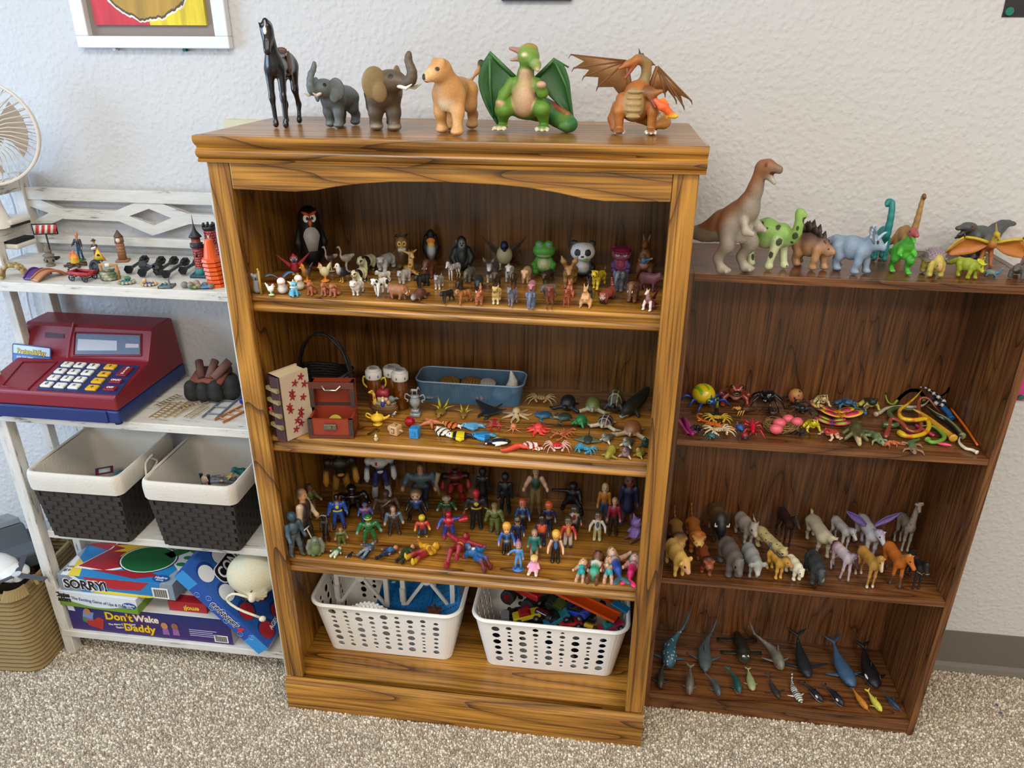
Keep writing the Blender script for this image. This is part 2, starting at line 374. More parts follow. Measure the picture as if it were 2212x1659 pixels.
def wallmat():
 m,nt,b,N=newmat('textured_wall'); L=nt.links.new
 tc=N('ShaderNodeTexCoord')
 n1=N('ShaderNodeTexNoise',inp={'Scale':75,'Detail':4,'Roughness':.55}); L(tc.outputs['Object'],n1.inputs['Vector'])
 v=N('ShaderNodeTexVoronoi',feature='SMOOTH_F1',inp={'Scale':85,'Smoothness':.6,'Randomness':1}); L(tc.outputs['Object'],v.inputs['Vector'])
 mm=N('ShaderNodeMath',operation='MULTIPLY_ADD'); mm.inputs[1].default_value=-.7; L(v.outputs['Distance'],mm.inputs[0]); L(n1.outputs['Fac'],mm.inputs[2])
 mr=N('ShaderNodeMapRange',inp={1:.05,2:.5,3:0,4:1}); L(mm.outputs[0],mr.inputs[0])
 bp=N('ShaderNodeBump',inp={'Strength':.5,'Distance':.0025}); L(mr.outputs[0],bp.inputs['Height']); L(bp.outputs[0],b.inputs['Normal'])
 b.inputs['Base Color'].default_value=rgba('#c8c8c9'); b.inputs['Roughness'].default_value=.75
wallmat()
def carpetmat():
 m,nt,b,N=newmat('loop_carpet'); L=nt.links.new
 tc=N('ShaderNodeTexCoord'); v=N('ShaderNodeTexVoronoi',inp={'Scale':190,'Randomness':1}); L(tc.outputs['Object'],v.inputs['Vector'])
 r=N('ShaderNodeValToRGB'); e=r.color_ramp.elements; e[0].position=0; e[0].color=rgba('#8f8374'); e[1].position=1; e[1].color=rgba('#cfc4b2')
 for p,c in ((.25,'#a89c8b'),(.45,'#7d7163'),(.6,'#bdb1a0'),(.8,'#968a7a')): x=e.new(p); x.color=rgba(c)
 L(v.outputs['Color'],r.inputs[0]); L(r.outputs[0],b.inputs['Base Color']); b.inputs['Roughness'].default_value=.95; b.inputs['Specular IOR Level'].default_value=.1
 bp=N('ShaderNodeBump',inp={'Strength':1,'Distance':.004}); bp.invert=True; L(v.outputs['Distance'],bp.inputs['Height']); L(bp.outputs[0],b.inputs['Normal'])
carpetmat()
toymat('yarn',.95,.4,.1)
# ======================= room =======================
XL,XR,YF=-2.2,4.2,-4.6
struct('wall_back',box(XL,XR,0,.1,0,CEIL),'textured_wall')
FLOOR=struct('floor',box(XL,XR,YF,.1,-.05,0),'loop_carpet')
struct('ceiling',box(XL,XR,YF,.1,CEIL,CEIL+.05),_p('#dddbd5',.9))
struct('wall_right',box(XR,XR+.1,YF,.1,0,CEIL),_p('#ddd6cb',.85))
struct('wall_front',box(XL,XR,YF-.1,YF,0,CEIL),_p('#ddd6cb',.85))
struct('wall_left',[box(XL-.1,XL,YF,-2.5,0,CEIL),box(XL-.1,XL,-.55,.1,0,CEIL),box(XL-.1,XL,-2.5,-.55,0,.75),box(XL-.1,XL,-2.5,-.55,2.15,CEIL)],_p('#dbdcdc',.85))
struct('baseboard_back',[prism([(-.004,0),(-.02,.004),(-.014,.016),(-.006,.026),(-.004,.131),(0,.131),(0,0)][::-1],XL,XR,'x')],_p('#6d6661',.5))
def tufts():
 g=.0058; xs=np.arange(-.95,2.05,g); ys=np.arange(-.80,-.002,g); X,Y=np.meshgrid(xs,ys); X=X.ravel();Y=Y.ravel()
 X=X+RNG.normal(0,g*.28,X.size); Y=Y+RNG.normal(0,g*.28,X.size)
 keep=~((X>0)&(X<.914)&(Y>-.37))&~((X>.92)&(X<1.6)&(Y>-.25)); X=X[keep];Y=Y[keep]; n=len(X)
 base=np.array([(math.cos(t),math.sin(t),0) for t in np.linspace(0,2*math.pi,5,endpoint=False)])
 a=RNG.uniform(0,6.28,n); r=RNG.uniform(.0026,.0042,n); hgt=RNG.uniform(.003,.0062,n)
 V=np.zeros((n,11,3)); ca,sa=np.cos(a),np.sin(a)
 for i,bv in enumerate(base):
  x=bv[0]*r*1.25; y=bv[1]*r*.8
  for lv,(f,zz) in enumerate(((1.,.0),(.78,.7))):
   V[:,i+5*lv,0]=X+(x*ca-y*sa)*f; V[:,i+5*lv,1]=Y+(x*sa+y*ca)*f; V[:,i+5*lv,2]=hgt*zz-.001*(lv==0)
 V[:,10,0]=X;V[:,10,1]=Y;V[:,10,2]=hgt
 tri=[]
 for i in range(5):
  j=(i+1)%5; tri+=[(i,j,5+j),(i,5+j,5+i),(5+i,5+j,10)]
 F=(np.array(tri)[None]+ (np.arange(n)*11)[:,None,None]).reshape(-1,3)
 pal=np.array([hx(c) for c in ('#c4b8a6','#b3a796','#dad0bd','#9a8d7b','#e6decd','#a99c8b')]); C=pal[RNG.choice(6,n,p=[.26,.22,.16,.16,.08,.12])]*RNG.uniform(.88,1.08,(n,1))
 o=pt('carpet_loops',(V.reshape(-1,3),F,np.repeat(C,11,0)),'yarn',parent=FLOOR,smooth=True,ang=None); o['kind']='stuff'
tufts()
# ======================= tall oak bookcase =======================
AW,AH,AD=.914,1.4397,.3736; AYF=-AD; SH1,SH2,SH3,SH0=1.1233,.7951,.4641,.098
def bookcase_a():
 t=thing('oak_bookcase','tall golden oak bookcase with arched top rail and crowded shelves','bookcase',(0,0,0))
 b=AYF; W=AW; hc=AH-.0482
 pt('top_board',box(-.006,W+.006,b-.004,-.003,AH-.02,AH),'oak_x',t,bev=.002)
 pr=[(0,hc-.001),(-.009,hc-.001),(-.010,hc+.003),(-.008,hc+.005),(-.005,hc+.006),(-.011,hc+.009),(-.015,hc+.014),(-.015,hc+.018),(-.011,hc+.022),(-.007,hc+.025),(-.008,hc+.028),(-.014,hc+.032),(-.018,hc+.037),(-.0195,hc+.042),(-.0175,hc+.0475),(-.004,hc+.0482),(0,hc+.0482)]
 pt('crown_moulding',prism([(b+d,z) for d,z in pr][::-1],-.010,W+.010,'x'),'oak_x',t,smooth=True,ang=50)
 for x0,x1 in ((0,.045),(W-.045,W)): pt('stile',box(x0,x1,b,b+.019,.1,hc),'oak_z',t,bev=.003)
 bx=[.0455,.10,.17,.21,.25,.30,.36,.46,.56,.62,.67,.71,.75,.80,W-.0455]; bz=[1.340,1.3395,1.3385,1.342,1.350,1.357,1.362,1.364,1.362,1.357,1.350,1.342,1.338,1.339,1.340]
 pt('arched_rail',prism([(x,z) for x,z in zip(bx,bz)]+[(W-.0455,hc-.0005),(.0455,hc-.0005)],b+.001,b+.018,'y'),'oak_x',t,bev=.002)
 for x0,x1 in ((.003,.021),(W-.021,W-.003)): pt('side_panel',box(x0,x1,b+.019,-.004,.002,hc+.026),'oak_z',t)
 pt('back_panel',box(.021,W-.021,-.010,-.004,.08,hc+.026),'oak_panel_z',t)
 for zt,zb in ((SH1,1.0868),(SH2,.7552),(SH3,.4222)):
  s=pt('shelf',box(.0215,W-.0215,b+.034,-.0105,zt-.019,zt),'oak_x',t)
  y=b+.034; H_=zt-zb; pf=[(0,zb),(-.010,zb),(-.0135,zb+.004),(-.0135,zb+.010),(-.009,zb+.014),(-.005,zb+H_*.45),(-.005,zb+H_*.58),(-.009,zt-.014),(-.0135,zt-.010),(-.0135,zt-.005),(-.009,zt-.0005),(0,zt-.0005)]
  pt('shelf_moulding',prism([(y+d,z) for d,z in pf][::-1],.0215,W-.0215,'x'),'oak_x',s,smooth=True,ang=50)
 pt('bottom_shelf',box(.0215,W-.0215,b+.0195,-.0105,SH0-.019,SH0),'oak_x',t)
 pt('plinth',[prism([(b,0),(b,.1005),(b-.003,.1005),(b-.007,.094),(b-.0125,.083),(b-.0135,.081),(b-.0135,0)],0,W,'x')],'oak_x',t,smooth=True,ang=35)
 hole=_p('#1c0e05',.9)
 for z in np.arange(.20,1.30,.032):
  if min(abs(z-s) for s in (SH1,SH2,SH3))<.03: continue
  for y in (b+.062,):
   pt('peg_hole',cyl((.0209,y,z),(.0214,y,z),.0026,n=8),hole,t)
 return t
bookcase_a()
# ======================= low dark bookcase =======================
BXl,BXr,BH,BY=.920,1.599,1.180,-.2576; BS1,BS2,BS0=.8029,.4234,.0456
def bookcase_b():
 t=thing('dark_oak_bookcase','low dark oak laminate bookcase beside the tall golden one','bookcase',(0,0,0))
 for x0,x1 in ((BXl,.936),(BXr-.016,BXr)): pt('side_panel',box(x0,x1,BY,-.003,0,BH+.0005),'dark_oak_z',t,bev=.0008)
 pt('top_board',box(.936,BXr-.016,BY,-.003,BH-.0165,BH),'dark_oak_x',t,bev=.0008)
 for z in (BS1,BS2): pt('shelf',box(.9362,BXr-.0162,BY+.001,-.009,z-.0145,z),'dark_oak_x',t,bev=.0008)
 pt('bottom_shelf',box(.9362,BXr-.0162,BY+.001,-.009,BS0-.0145,BS0),'dark_oak_x',t,bev=.0008)
 pt('kick_board',box(.9362,BXr-.0162,BY+.002,BY+.016,0,BS0-.0147),'dark_oak_x',t)
 pt('back_panel',box(.9362,BXr-.0162,-.0085,-.004,.03,BH-.017),'dark_oak_z',t)
bookcase_b()
# ======================= distressed white rack =======================
RZ1,RZ2,RZ3,RZ0=1.103,.767,.412,.085; RY=-.283
def pxz(pts,y): return [tuple(ony(u,v,y)[[0,2]]) for u,v in pts]
def rack():
 t=thing('distressed_rack','chipped white wooden rack left of the tall oak bookcase','rack',(0,0,0))
 xl,xr=-.70,-.022; w=.030
 for x0 in (xl,xr-w):
  pt('leg',box(x0-(.008 if x0<-.5 else 0),x0+w-(.008 if x0<-.5 else 0),RY,RY+w,0,1.30),'shabby_z',t,bev=.002)
  pt('leg',box(x0,x0+w,-.045,-.015,0,1.30),'shabby_z',t,bev=.002)
  pt('side_stile',box(x0+.004,x0+w-.004,-.165,-.140,RZ0,1.16),'shabby_z',t,bev=.002)
  for z in (1.155,1.26): pt('side_rail',box(x0+.003,x0+w-.003,RY+w,-.045,z,z+.03),'shabby_y',t,bev=.002)
 for z in (RZ1,RZ2,RZ3,RZ0):
  y0=RY if z!=RZ3 else -.266
  pt('shelf',box(xl+w+.001 if z==RZ3 else xl-.002,xr+.002,y0-.002,-.012,z-.022,z),'shabby_x',t,bev=.002)
 for z0,z1 in ((1.236,1.266),(1.128,1.150),(1.000,1.030),(.675,.70)): pt('back_rail',box(xl+w,xr-w,-.038,-.022,z0,z1),'shabby_x',t,bev=.002)
 y=-.034
 pcs=[[(54,418),(60,444),(105,460),(138,473),(138,451),(130,450)],[(136,472),(105,460),(73,477),(69,497),(80,497)],
 [(138,451),(138,473),(257,478),(250,455)],[(250,455),(257,478),(279,467),(321,451),(317,427)],[(257,478),(330,509),(332,487),(279,467)],
 [(317,427),(321,451),(370,471),(406,462)],[(332,487),(330,509),(409,484),(406,462),(370,471)],[(406,462),(409,484),(490,487),(490,466)]]
 def fix(P):
  a=sum(P[i][0]*P[(i+1)%len(P)][1]-P[(i+1)%len(P)][0]*P[i][1] for i in range(len(P))); return P if a>0 else P[::-1]
 pt('fretwork',[prism(fix(pxz(P,y)),y,y+.013,'y') for P in pcs],'shabby_x',t)
rack()
# ======================= figure builders =======================
def nrm(v): v=np.array(v,float); return v/(np.linalg.norm(v)+1e-12)
def bez(*P,n=10):
 P=np.array(P,float); m=len(P); t=np.linspace(0,m-1,n); out=[]
 for x in t:   # Catmull-Rom through the points
  i=min(int(x),m-2); f=x-i; p0,p1,p2,p3=P[max(i-1,0)],P[i],P[i+1],P[min(i+2,m-1)]
  out.append(.5*((2*p1)+(-p0+p2)*f+(2*p0-5*p1+4*p2-p3)*f*f+(-p0+3*p1-3*p2+p3)*f**3))
 return np.array(out)
def taper(a,b,n): return list(np.linspace(a,b,n))
def spots(col,sc,th,seed=1,sel=None):
 col=hx(col)
 def fn(V,C):
  q=np.floor(V/sc).astype(int); best=np.full(len(V),9.)
  for dx in (-1,0,1):
   for dy in (-1,0,1):
    for dz in (-1,0,1):
     g=q+(dx,dy,dz); h=np.abs(np.sin(g@np.array([[12.9,78.2,37.7],[39.3,11.1,83.1],[73.1,52.2,9.1]]).T*seed)*43758.5)%1
     best=np.minimum(best,np.linalg.norm((g+h)*sc-V,axis=1))
  m=best<sc*th
  if sel is not None: m&=sel(V)
  C=C.copy(); C[m]=col; return C
 return fn
def bands(col,per,duty,axis=(1,0,0),wob=.3,sel=None):
 col=hx(col); ax=np.array(axis,float)
 def fn(V,C):
  p=V@ax+wob*per*np.sin(V[:,2]*3/per*.25+V[:,1]*2/per*.3); m=(p/per)%1<duty
  if sel is not None: m&=sel(V)
  C=C.copy(); C[m]=col; return C
 return fn
def above(col,z,ax=2,soft=.05):
 col=hx(col)
 def fn(V,C): w=1/(1+np.exp(-(V[:,ax]-z)/soft*2)); return C*(1-w[:,None])+col*w[:,None]
 return fn
def chain(*fs):
 def fn(V,C):
  for f in fs: C=f(V,C)
  return C
 return fn
def speck(col,amt,seed=3):
 col=hx(col)
 def fn(V,C):
  r=np.random.default_rng(seed); K=r.normal(0,14,(6,3)); ph=r.uniform(0,6,6); w=np.clip(sum(np.sin(V@K[i]+ph[i]) for i in range(6))/6+.2,0,1)*amt
  return C*(1-w[:,None])+col*w[:,None]
 return fn
class Q: pass
def quad(c,L=.9,H=.75,rc=.24,rb=.23,rh=.22,w=.15,lt=.11,lm=.07,lf=.06,ft=.075,nk=(.26,.26),rn=.13,hd=.15,sn=.17,rs=.085,hy=0,hp=-20,ear='p',er=.09,tail=None,tr=.03,
  cl=None,cb=None,cs=None,cm=None,ch=None,ct=None,ce=None,cn='#1a1412',g=.0,k=.08,sag=.0,eye='#0c0a08',hh=None,nose=True,fz=None,big=0):
 s=S(k); q=Q(); cl=cl or c; ch=ch or cl; cs=cs or c; ce=ce or c
 s.c((-L/2,0,H),(0,0,H-sag),rh,rb,c); s.c((0,0,H-sag),(L/2,0,H+.02),rb,rc,c)
 if cb: s.e((0,0,H-rb*.62-sag),(L*.55,rb*.62,rb*.45),cb)
 for sy,gg in ((1,g),(-1,-g)):
  y=sy*w
  x=L/2; s.c((x,y*.95,H-.06),(x+.02+gg*.4,y,H*.5),lt,lm,c); s.c((x+.02+gg*.4,y,H*.5),(x+gg,y,.09),lm,lf,cl); s.e((x+gg+ft*.35,y,.05),(ft*1.25,ft,.055),ch)
  x=-L/2; gg=-gg; s.c((x,y*.95,H-.03),(x+.07+gg*.4,y,H*.6),lt*1.25,lm*1.25,c); s.c((x+.07+gg*.4,y,H*.6),(x-.07+gg,y,H*.33),lm*1.15,lm*.85,c if H>.6 else cl); s.c((x-.07+gg,y,H*.33),(x-.01+gg,y,.09),lm*.85,lf,cl); s.e((x+gg+ft*.3,y,.05),(ft*1.2,ft,.055),ch)
 A=V3(L/2+.04,0,H+.07); B=A+V3(nk[0],nk[0]*math.sin(math.radians(hy))*.5,nk[1]); s.c(A,B,rc*.75,rn,c)
 a,p=math.radians(hy),math.radians(hp); d=V3(math.cos(p)*math.cos(a),math.cos(p)*math.sin(a),math.sin(p)); sd=V3(-math.sin(a),math.cos(a),0); up=np.cross(d,sd)
 hc=B+d*hd*.5; s.e(hc,(hd*1.15,hd*.92,hd*.98),c,(0,-hp,hy)); s.c(hc+d*hd*.4-up*hd*.1,hc+d*(hd*.5+sn)-up*hd*.22,rs*1.35,rs,cs)
 tip=hc+d*(hd*.5+sn+rs)-up*hd*.22
 if nose: s.p(tip+up*rs*.3,rs*.62,cn)
 for f in (1,-1):
  s.p(hc+d*hd*.55+sd*f*hd*.78+up*hd*.35,hd*.23,eye)
  e0=hc-d*hd*.25+sd*f*hd*.62+up*hd*.72
  if ear=='p': s.c(e0,e0+up*er*1.5+sd*f*er*.35,er*.55,er*.14,c); s.p(e0+up*er*.8+d*er*.5+sd*f*er*.2,er*.35,ce)
  elif ear=='r': s.e(e0+up*er*.25+sd*f*er*.3,(er*.4,er*.85,er*.85),c,(0,-hp,hy)); s.p(e0+up*er*.3+d*er*.5+sd*f*er*.35,er*.45,ce)
  elif ear=='f': s.t([e0,e0+sd*f*er*.8,e0+sd*f*er*1.1-up*er*1.3],[er*.4,er*.45,er*.3],ce)
  elif ear=='s': s.t([e0,e0+sd*f*er*1.2-up*er*.1,e0+sd*f*er*1.9-up*er*.3],[er*.3,er*.45,er*.15],ce)
  elif ear=='l': s.t([e0,e0+up*er*1.5+sd*f*er*.5-d*er*.3,e0+up*er*2.8+sd*f*er*.9-d*er*.7],[er*.3,er*.45,er*.15],c); s.p(e0+up*er*1.6+d*er*.2+sd*f*er*.5,(er*.45,er*.45,er),ce)
 if tail is not None:
  pts=[V3(-L/2-rh*.75,0,H+rh*.45)+V3(*t) for t in [(0,0,0)]+list(tail)]; rr=taper(tr,tr*.6,len(pts)); s.t(pts,rr,c)
  if ct: s.e(pts[-1],tr*1.7,ct)
 if cm:
  top=[A+V3(-.12,0,rc*.72),(A+B)/2+V3(-.05,0,rn*1.05),B+up*hd*.75-d*hd*.3,hc+up*hd*.9+d*hd*.15]; s.t(top,[.035,.05,.055,.03],cm,k=.03)
 q.B,q.d,q.sd,q.up,q.hc,q.tip,q.hd,q.rs,q.L,q.H=B,d,sd,up,hc,tip,hd,rs,L,H; s.q=q
 return s
def horse(c,**k):
 a=dict(L=.95,H=.95,rc=.22,rb=.205,rh=.22,w=.13,lt=.10,lm=.058,lf=.045,ft=.055,nk=(.26,.46),rn=.11,hd=.135,sn=.27,rs=.075,hp=-48,ear='p',er=.07,tail=((-.10,0,-.05),(-.16,0,-.28),(-.13,0,-.55)),tr=.05,k=.07)
 a.update(k); return quad(c,**a)
def cat(c,**k):
 a=dict(L=.95,H=.62,rc=.21,rb=.18,rh=.19,w=.12,lt=.10,lm=.075,lf=.065,ft=.085,nk=(.2,.16),rn=.14,hd=.165,sn=.08,rs=.09,hp=-8,ear='r',er=.07,tail=((-.18,0,.0),(-.34,0,.1),(-.45,0,.28)),tr=.032); a.update(k); return quad(c,**a)
def bear(c,**k):
 a=dict(L=.85,H=.6,rc=.27,rb=.29,rh=.28,w=.17,lt=.15,lm=.12,lf=.10,ft=.11,nk=(.2,.06),rn=.18,hd=.2,sn=.12,rs=.09,hp=-15,ear='r',er=.075,k=.1); a.update(k); return quad(c,**a)
def dog(c,**k):
 a=dict(L=.72,H=.62,rc=.19,rb=.165,rh=.16,w=.11,lt=.09,lm=.06,lf=.05,ft=.065,nk=(.14,.24),rn=.12,hd=.15,sn=.15,rs=.065,hp=-12,ear='p',er=.09,tail=((-.12,0,.06),(-.22,0,.22)),tr=.04); a.update(k); return quad(c,**a)
def pig(c,**k):
 a=dict(L=.85,H=.52,rc=.26,rb=.28,rh=.27,w=.15,lt=.11,lm=.075,lf=.06,ft=.06,nk=(.18,.04),rn=.2,hd=.19,sn=.16,rs=.10,hp=-25,ear='s',er=.10,k=.09,nose=False); a.update(k); return quad(c,**a)
def rhino(c,horn='#c9c2b4',**k):
 a=dict(L=.95,H=.62,rc=.30,rb=.32,rh=.30,w=.18,lt=.16,lm=.125,lf=.115,ft=.12,nk=(.26,-.02),rn=.22,hd=.2,sn=.2,rs=.12,hp=-28,ear='p',er=.07,k=.1,nose=False); a.update(k); s=quad(c,**a); q=s.q
 hn=S(.02); b=q.tip-q.d*.1+q.up*q.rs*.8; hn.t([b,b+q.up*.13+q.d*.02,b+q.up*.25-q.d*.02],[.06,.04,.012],horn); b2=b-q.d*.2+q.up*.03; hn.c(b2,b2+q.up*.11,.045,.012,horn)
 return [('body',s),('horn',hn)]
def bovine(c,horn=None,**k):
 a=dict(L=.95,H=.72,rc=.30,rb=.26,rh=.23,w=.15,lt=.12,lm=.07,lf=.06,ft=.07,nk=(.22,.05),rn=.2,hd=.17,sn=.17,rs=.11,hp=-40,ear='s',er=.07,tail=((-.08,0,-.12),(-.1,0,-.4)),tr=.028,k=.09); a.update(k); s=quad(c,**a); q=s.q
 if not horn: return s
 h=S(.01)
 for f in (1,-1):
  b=q.hc+q.sd*f*q.hd*.8+q.up*q.hd*.6; h.t([b,b+q.sd*f*.12,b+q.sd*f*.17+q.up*.12],[.035,.03,.01],horn)
 return [('body',s),('horns',h)]
def elephant(c,trunk='up',ear='#555',tusk='#e8e2d2',hy=0,hp=-5,earr=.34,toe=None,tl=1.0,**k):
 a=dict(L=.85,H=.82,rc=.36,rb=.37,rh=.34,w=.2,lt=.19,lm=.145,lf=.13,ft=.13,nk=(.26,.22),rn=.27,hd=.28,sn=.1,rs=.14,ear='n',tail=((-.08,0,-.2),(-.06,0,-.45)),tr=.028,k=.11,nose=False,hy=hy,hp=hp,ch=toe); a.update(k)
 s=quad(c,**a); q=s.q; b=q.hc+q.d*q.hd*1.0-q.up*.08; d,up,sd=q.d,q.up,q.sd
 if trunk=='up': pts=[b,b+d*.2*tl+up*.0,b+d*.3*tl+up*.2*tl,b+d*.27*tl+up*.45*tl,b+d*.33*tl+up*.62*tl]
 elif trunk=='s': pts=[b,b+d*.16-up*.03,b+d*.25+up*.12*tl,b+d*.22+up*.36*tl,b+d*.10+up*.52*tl,b+d*.08+up*.66*tl]
 else: pts=[b,b+d*.12-up*.2,b+d*.13-up*.45,b+d*.1-up*.66*tl,b+d*.2-up*.74*tl]
 P=bez(*pts,n=9); s.t(P,taper(.135,.055,9),c,k=.06)
 ps=[('body',s)]
 for f in (1,-1):
  e=S(.03); o=q.hc-d*.06+sd*f*(q.hd*.75)
  e.e(o+sd*f*earr*.42-d*.10+up*.0,(earr*.16,earr*.62,earr*.8),ear,(0,0,a['hy']+f*22)); e.e(o+sd*f*earr*.3-up*earr*.45-d*.06,(earr*.13,earr*.36,earr*.5),ear,(0,0,a['hy']+f*22)); ps.append(('ear',e))
  if tusk:
   t=S(.01); o=q.hc+d*q.hd*.85+sd*f*.12-up*.16; t.t([o,o+d*.2-up*.08+sd*f*.04,o+d*.38-up*.02+sd*f*.06],[.05,.045,.018],tusk); ps.append(('tusk',t))
 return ps
def wing(root,tip,low,n,col,th=.02,drop=.35,fold=(0,0,0)):
 """membrane wing: leading edge root->tip, scalloped trailing edge back to low"""
 root,tip,low=V3(*root),V3(*tip),V3(*low); G=[]
 m=4*n+1
 for i in range(m):
  t=i/(m-1); a=root*(1-t)+tip*t+V3(*fold)*math.sin(math.pi*t); e=low*(1-t)**1.0+(tip*.92+low*.08)*t; sc=abs(math.sin(math.pi*n*t))*drop*(1-t*.4)
  e=e+(a-e)*sc; G.append([a*(1-u)+e*u for u in np.linspace(0,1,6)])
 return SH(G,th,col)
def birdy(c,belly=None,beak='#e8a020',legs='#e8a020',wings=None,wc=None,neck=.12,tail=.2,up=.0,r=.2,head=None,comb=None,base=None,lh=.22,hr=.11,bl=.1,eye='#111'):
 s=S(.05); h=head or c; z=lh+r
 s.e((0,0,z),(r*1.25,r*.9,r),c,(0,-15,0));
 if belly: s.e((r*.3,0,z-r*.15),(r*.95,r*.75,r*.85),belly)
 hd=V3(r*.95,0,z+r*.7+neck); s.c((r*.7,0,z+r*.3),hd,r*.55,hr*.85,h); s.e(hd,hr,h)
 s.c(hd+V3(hr*.6,0,-.01),hd+V3(hr+bl,0,-.04),hr*.42,.02,beak)
 s.p(hd+V3(hr*.55,hr*.7,hr*.25),hr*.26,eye,m=1)
 if tail: s.t([(-r*.8,0,z+.02),(-r*1.3,0,z+r*.25+up*.5),(-r*1.3-tail,0,z+r*.3+up)],[r*.5,r*.42,r*.22],wc or c)
 if comb: s.t([hd+V3(-.02,0,hr*.9),hd+V3(.05,0,hr*1.25),hd+V3(.09,0,hr*.9)],[.035,.045,.03],comb); s.e(hd+V3(hr*.8,0,-hr*.8),(.03,.025,.05),comb)
 L=[('body',s)]
 for f in (1,-1): s.t([(0,f*r*.4,z-r*.6),(.0,f*r*.45,.05)],[.045,.03],legs); s.e((.05,f*r*.45,.025),(.09,.06,.025),legs)
 if base: s.e((0,0,.02),(r*1.2,r*1.0,.06),base)
 if wings=='up':
  for f in (1,-1): L.append(('wing',wing((.05,f*r*.7,z+.05),(.0,f*(r+.62),z+.42),(-.1,f*r*.75,z-.12),3,wc or c,.03,.12)))
 if wings=='side':
  for f in (1,-1): s.e((-.03,f*r*.82,z),(r*.95,r*.25,r*.62),wc or c,(0,-20,0))
 return L
def egg(c,belly,face=None,beak='#e59a26',r=.3,h=1.,foot='#e59a26',wc=None,eyec='#fff',hr=.24):   # upright bird: penguin, owl
 s=S(.06); s.c((0,0,r*.95),(0,0,h-hr*1.6),r,r*.8,c); s.e((0,0,h-hr),(hr,hr*1.05,hr),face or c)
 s.e((r*.28,0,h*.36),(r*.85,r*.74,h*.30),belly); s.c((hr*.8,0,h-hr*1.1),(hr*1.25,0,h-hr*1.3),hr*.26,.02,beak)
 s.p((hr*.85,hr*.45,h-hr*.85),hr*.33,eyec,m=1); s.p((hr*1.0,hr*.42,h-hr*.85),hr*.17,'#111',m=1)
 s.t([(0,r*.82,h-hr*2.0),(-.02,r*1.12,h*.42),(0,r*1.12,h*.22)],[.10,.09,.04],wc or c,m=1); s.e((r*.55,r*.4,.04),(.17,.11,.045),foot,m=1)
 return s
def human(skin='#d8a27c',hair='#4a2f1c',top='#456',legs='#334',boots='#222',sl=None,hand=None,arm=((12,10,5),(12,10,5)),st=.10,ck=1.,hr=.085,hat=None,hc=None,belt=None,cape=None,dress=None,sym=None,mask=None,bend=0,lean=0,stepx=0,wide=1.,knee=None,mid=None,vest=None):
 s=S(.035); sl=sl or top; hand=hand or skin; hc=hc or hair; w=wide*ck
 for f,sx in ((1,stepx),(-1,-stepx)):
  kn=(.015+sx*.6+bend*.5,f*st*.85,.27); an=(sx-bend*.2,f*st,.07)
  s.c((0,f*.058*w,.5),kn,.066*ck,.052*ck,dress or legs) if dress is None else s.c((0,f*.05,.42),kn,.05,.045,skin)
  s.c(kn,an,.052*ck,.04*ck,knee or (legs if dress is None else skin)); s.c((an[0],an[1],.13),(an[0],an[1],.06),.048*ck,.046*ck,boots); s.e((an[0]+.035,an[1]*1.08,.032),(.082*ck,.043*ck,.034),boots)
 s.e((0,0,.52),(.078*ck,.108*w,.075),legs if dress is None else dress)
 if dress: s.c((0,0,.36),(0,0,.58),.135,.085,dress)
 s.c((0,0,.57),(0,0,.70),.082*ck,.095*ck,mid or top); s.e((.0,0,.715),(.088*ck,.135*w,.10),top)
 if vest: s.e((.03,.075*w,.68),(.075*ck,.05*w,.13),vest,m=1)
 if belt: s.p((0,0,.575),(.2,.3,.022),belt)
 if sym: s.p((.1*ck,0,.71),(.06,.055,.05),sym)
 for f,(o,fw,el) in ((1,arm[0]),(-1,arm[1])):
  o=o*.62 if o<60 else o
  o,fw,el=[math.radians(t) for t in (o,fw,el)]
  d1=nrm((math.sin(fw)*math.cos(o),f*math.sin(o),-math.cos(o)*math.cos(fw))); d2=nrm((d1[0]*math.cos(el)+math.sin(el),d1[1]*(1-.35*math.sin(el)),d1[2]*math.cos(el)))
  a=V3(0,f*.135*w,.765); b=a+d1*.165; c_=b+d2*.15
  s.c(a,b,.058*ck,.045*ck,sl); s.c(b,c_,.045*ck,.036*ck,sl); s.e(c_+d2*.03,(.042*ck,.036*ck,.045*ck),hand)
 s.c((0,0,.78),(.005,0,.86),.042*ck,.042*ck,skin); hz=.86+hr*.85
 s.e((.008,0,hz),(hr*.98,hr*.9,hr*1.15),mask or skin); s.e((-hr*.2,0,hz+hr*.42),(hr*1.08,hr*1.02,hr*.92),hc)
 s.p((hr*.92,hr*.36,hz+hr*.12),hr*.17,'#16100c',m=1); s.p((hr*1.0,0,hz-hr*.5),(hr*.3,hr*.3,hr*.1),'#8c4a3c'); s.e((hr*.98,0,hz-hr*.12),hr*.15,mask or skin)
 if hat=='wide': s.e((0,0,hz+hr*.75),(hr*2.2,hr*1.9,hr*.16),hc); s.e((0,0,hz+hr*1.1),(hr*1.05,hr*.95,hr*.7),hc)
 if hat=='cap': s.e((0,0,hz+hr*.75),(hr*1.08,hr*1.05,hr*.7),hc); s.e((hr*.9,0,hz+hr*.55),(hr*.9,hr*.8,hr*.14),hc)
 if hat=='helm': s.e((-hr*.1,0,hz+hr*.35),(hr*1.22,hr*1.15,hr*1.1),hc)
 if hat=='hood': s.e((-hr*.25,0,hz+hr*.1),(hr*1.2,hr*1.25,hr*1.4),hc)
 if hat=='long': s.t([(-hr*.5,0,hz+hr*.2),(-hr*.9,0,hz-hr*1.2),(-hr*.8,0,hz-hr*2.6)],[hr*.9,hr*.8,hr*.4],hc); s.t([(-hr*.1,hr*.85,hz+hr*.4),(0,hr*1.0,hz-hr*.9)],[hr*.3,hr*.25],hc,m=1)
 if hat=='bun': s.e((-hr*.4,0,hz+hr*1.35),hr*.55,hc)
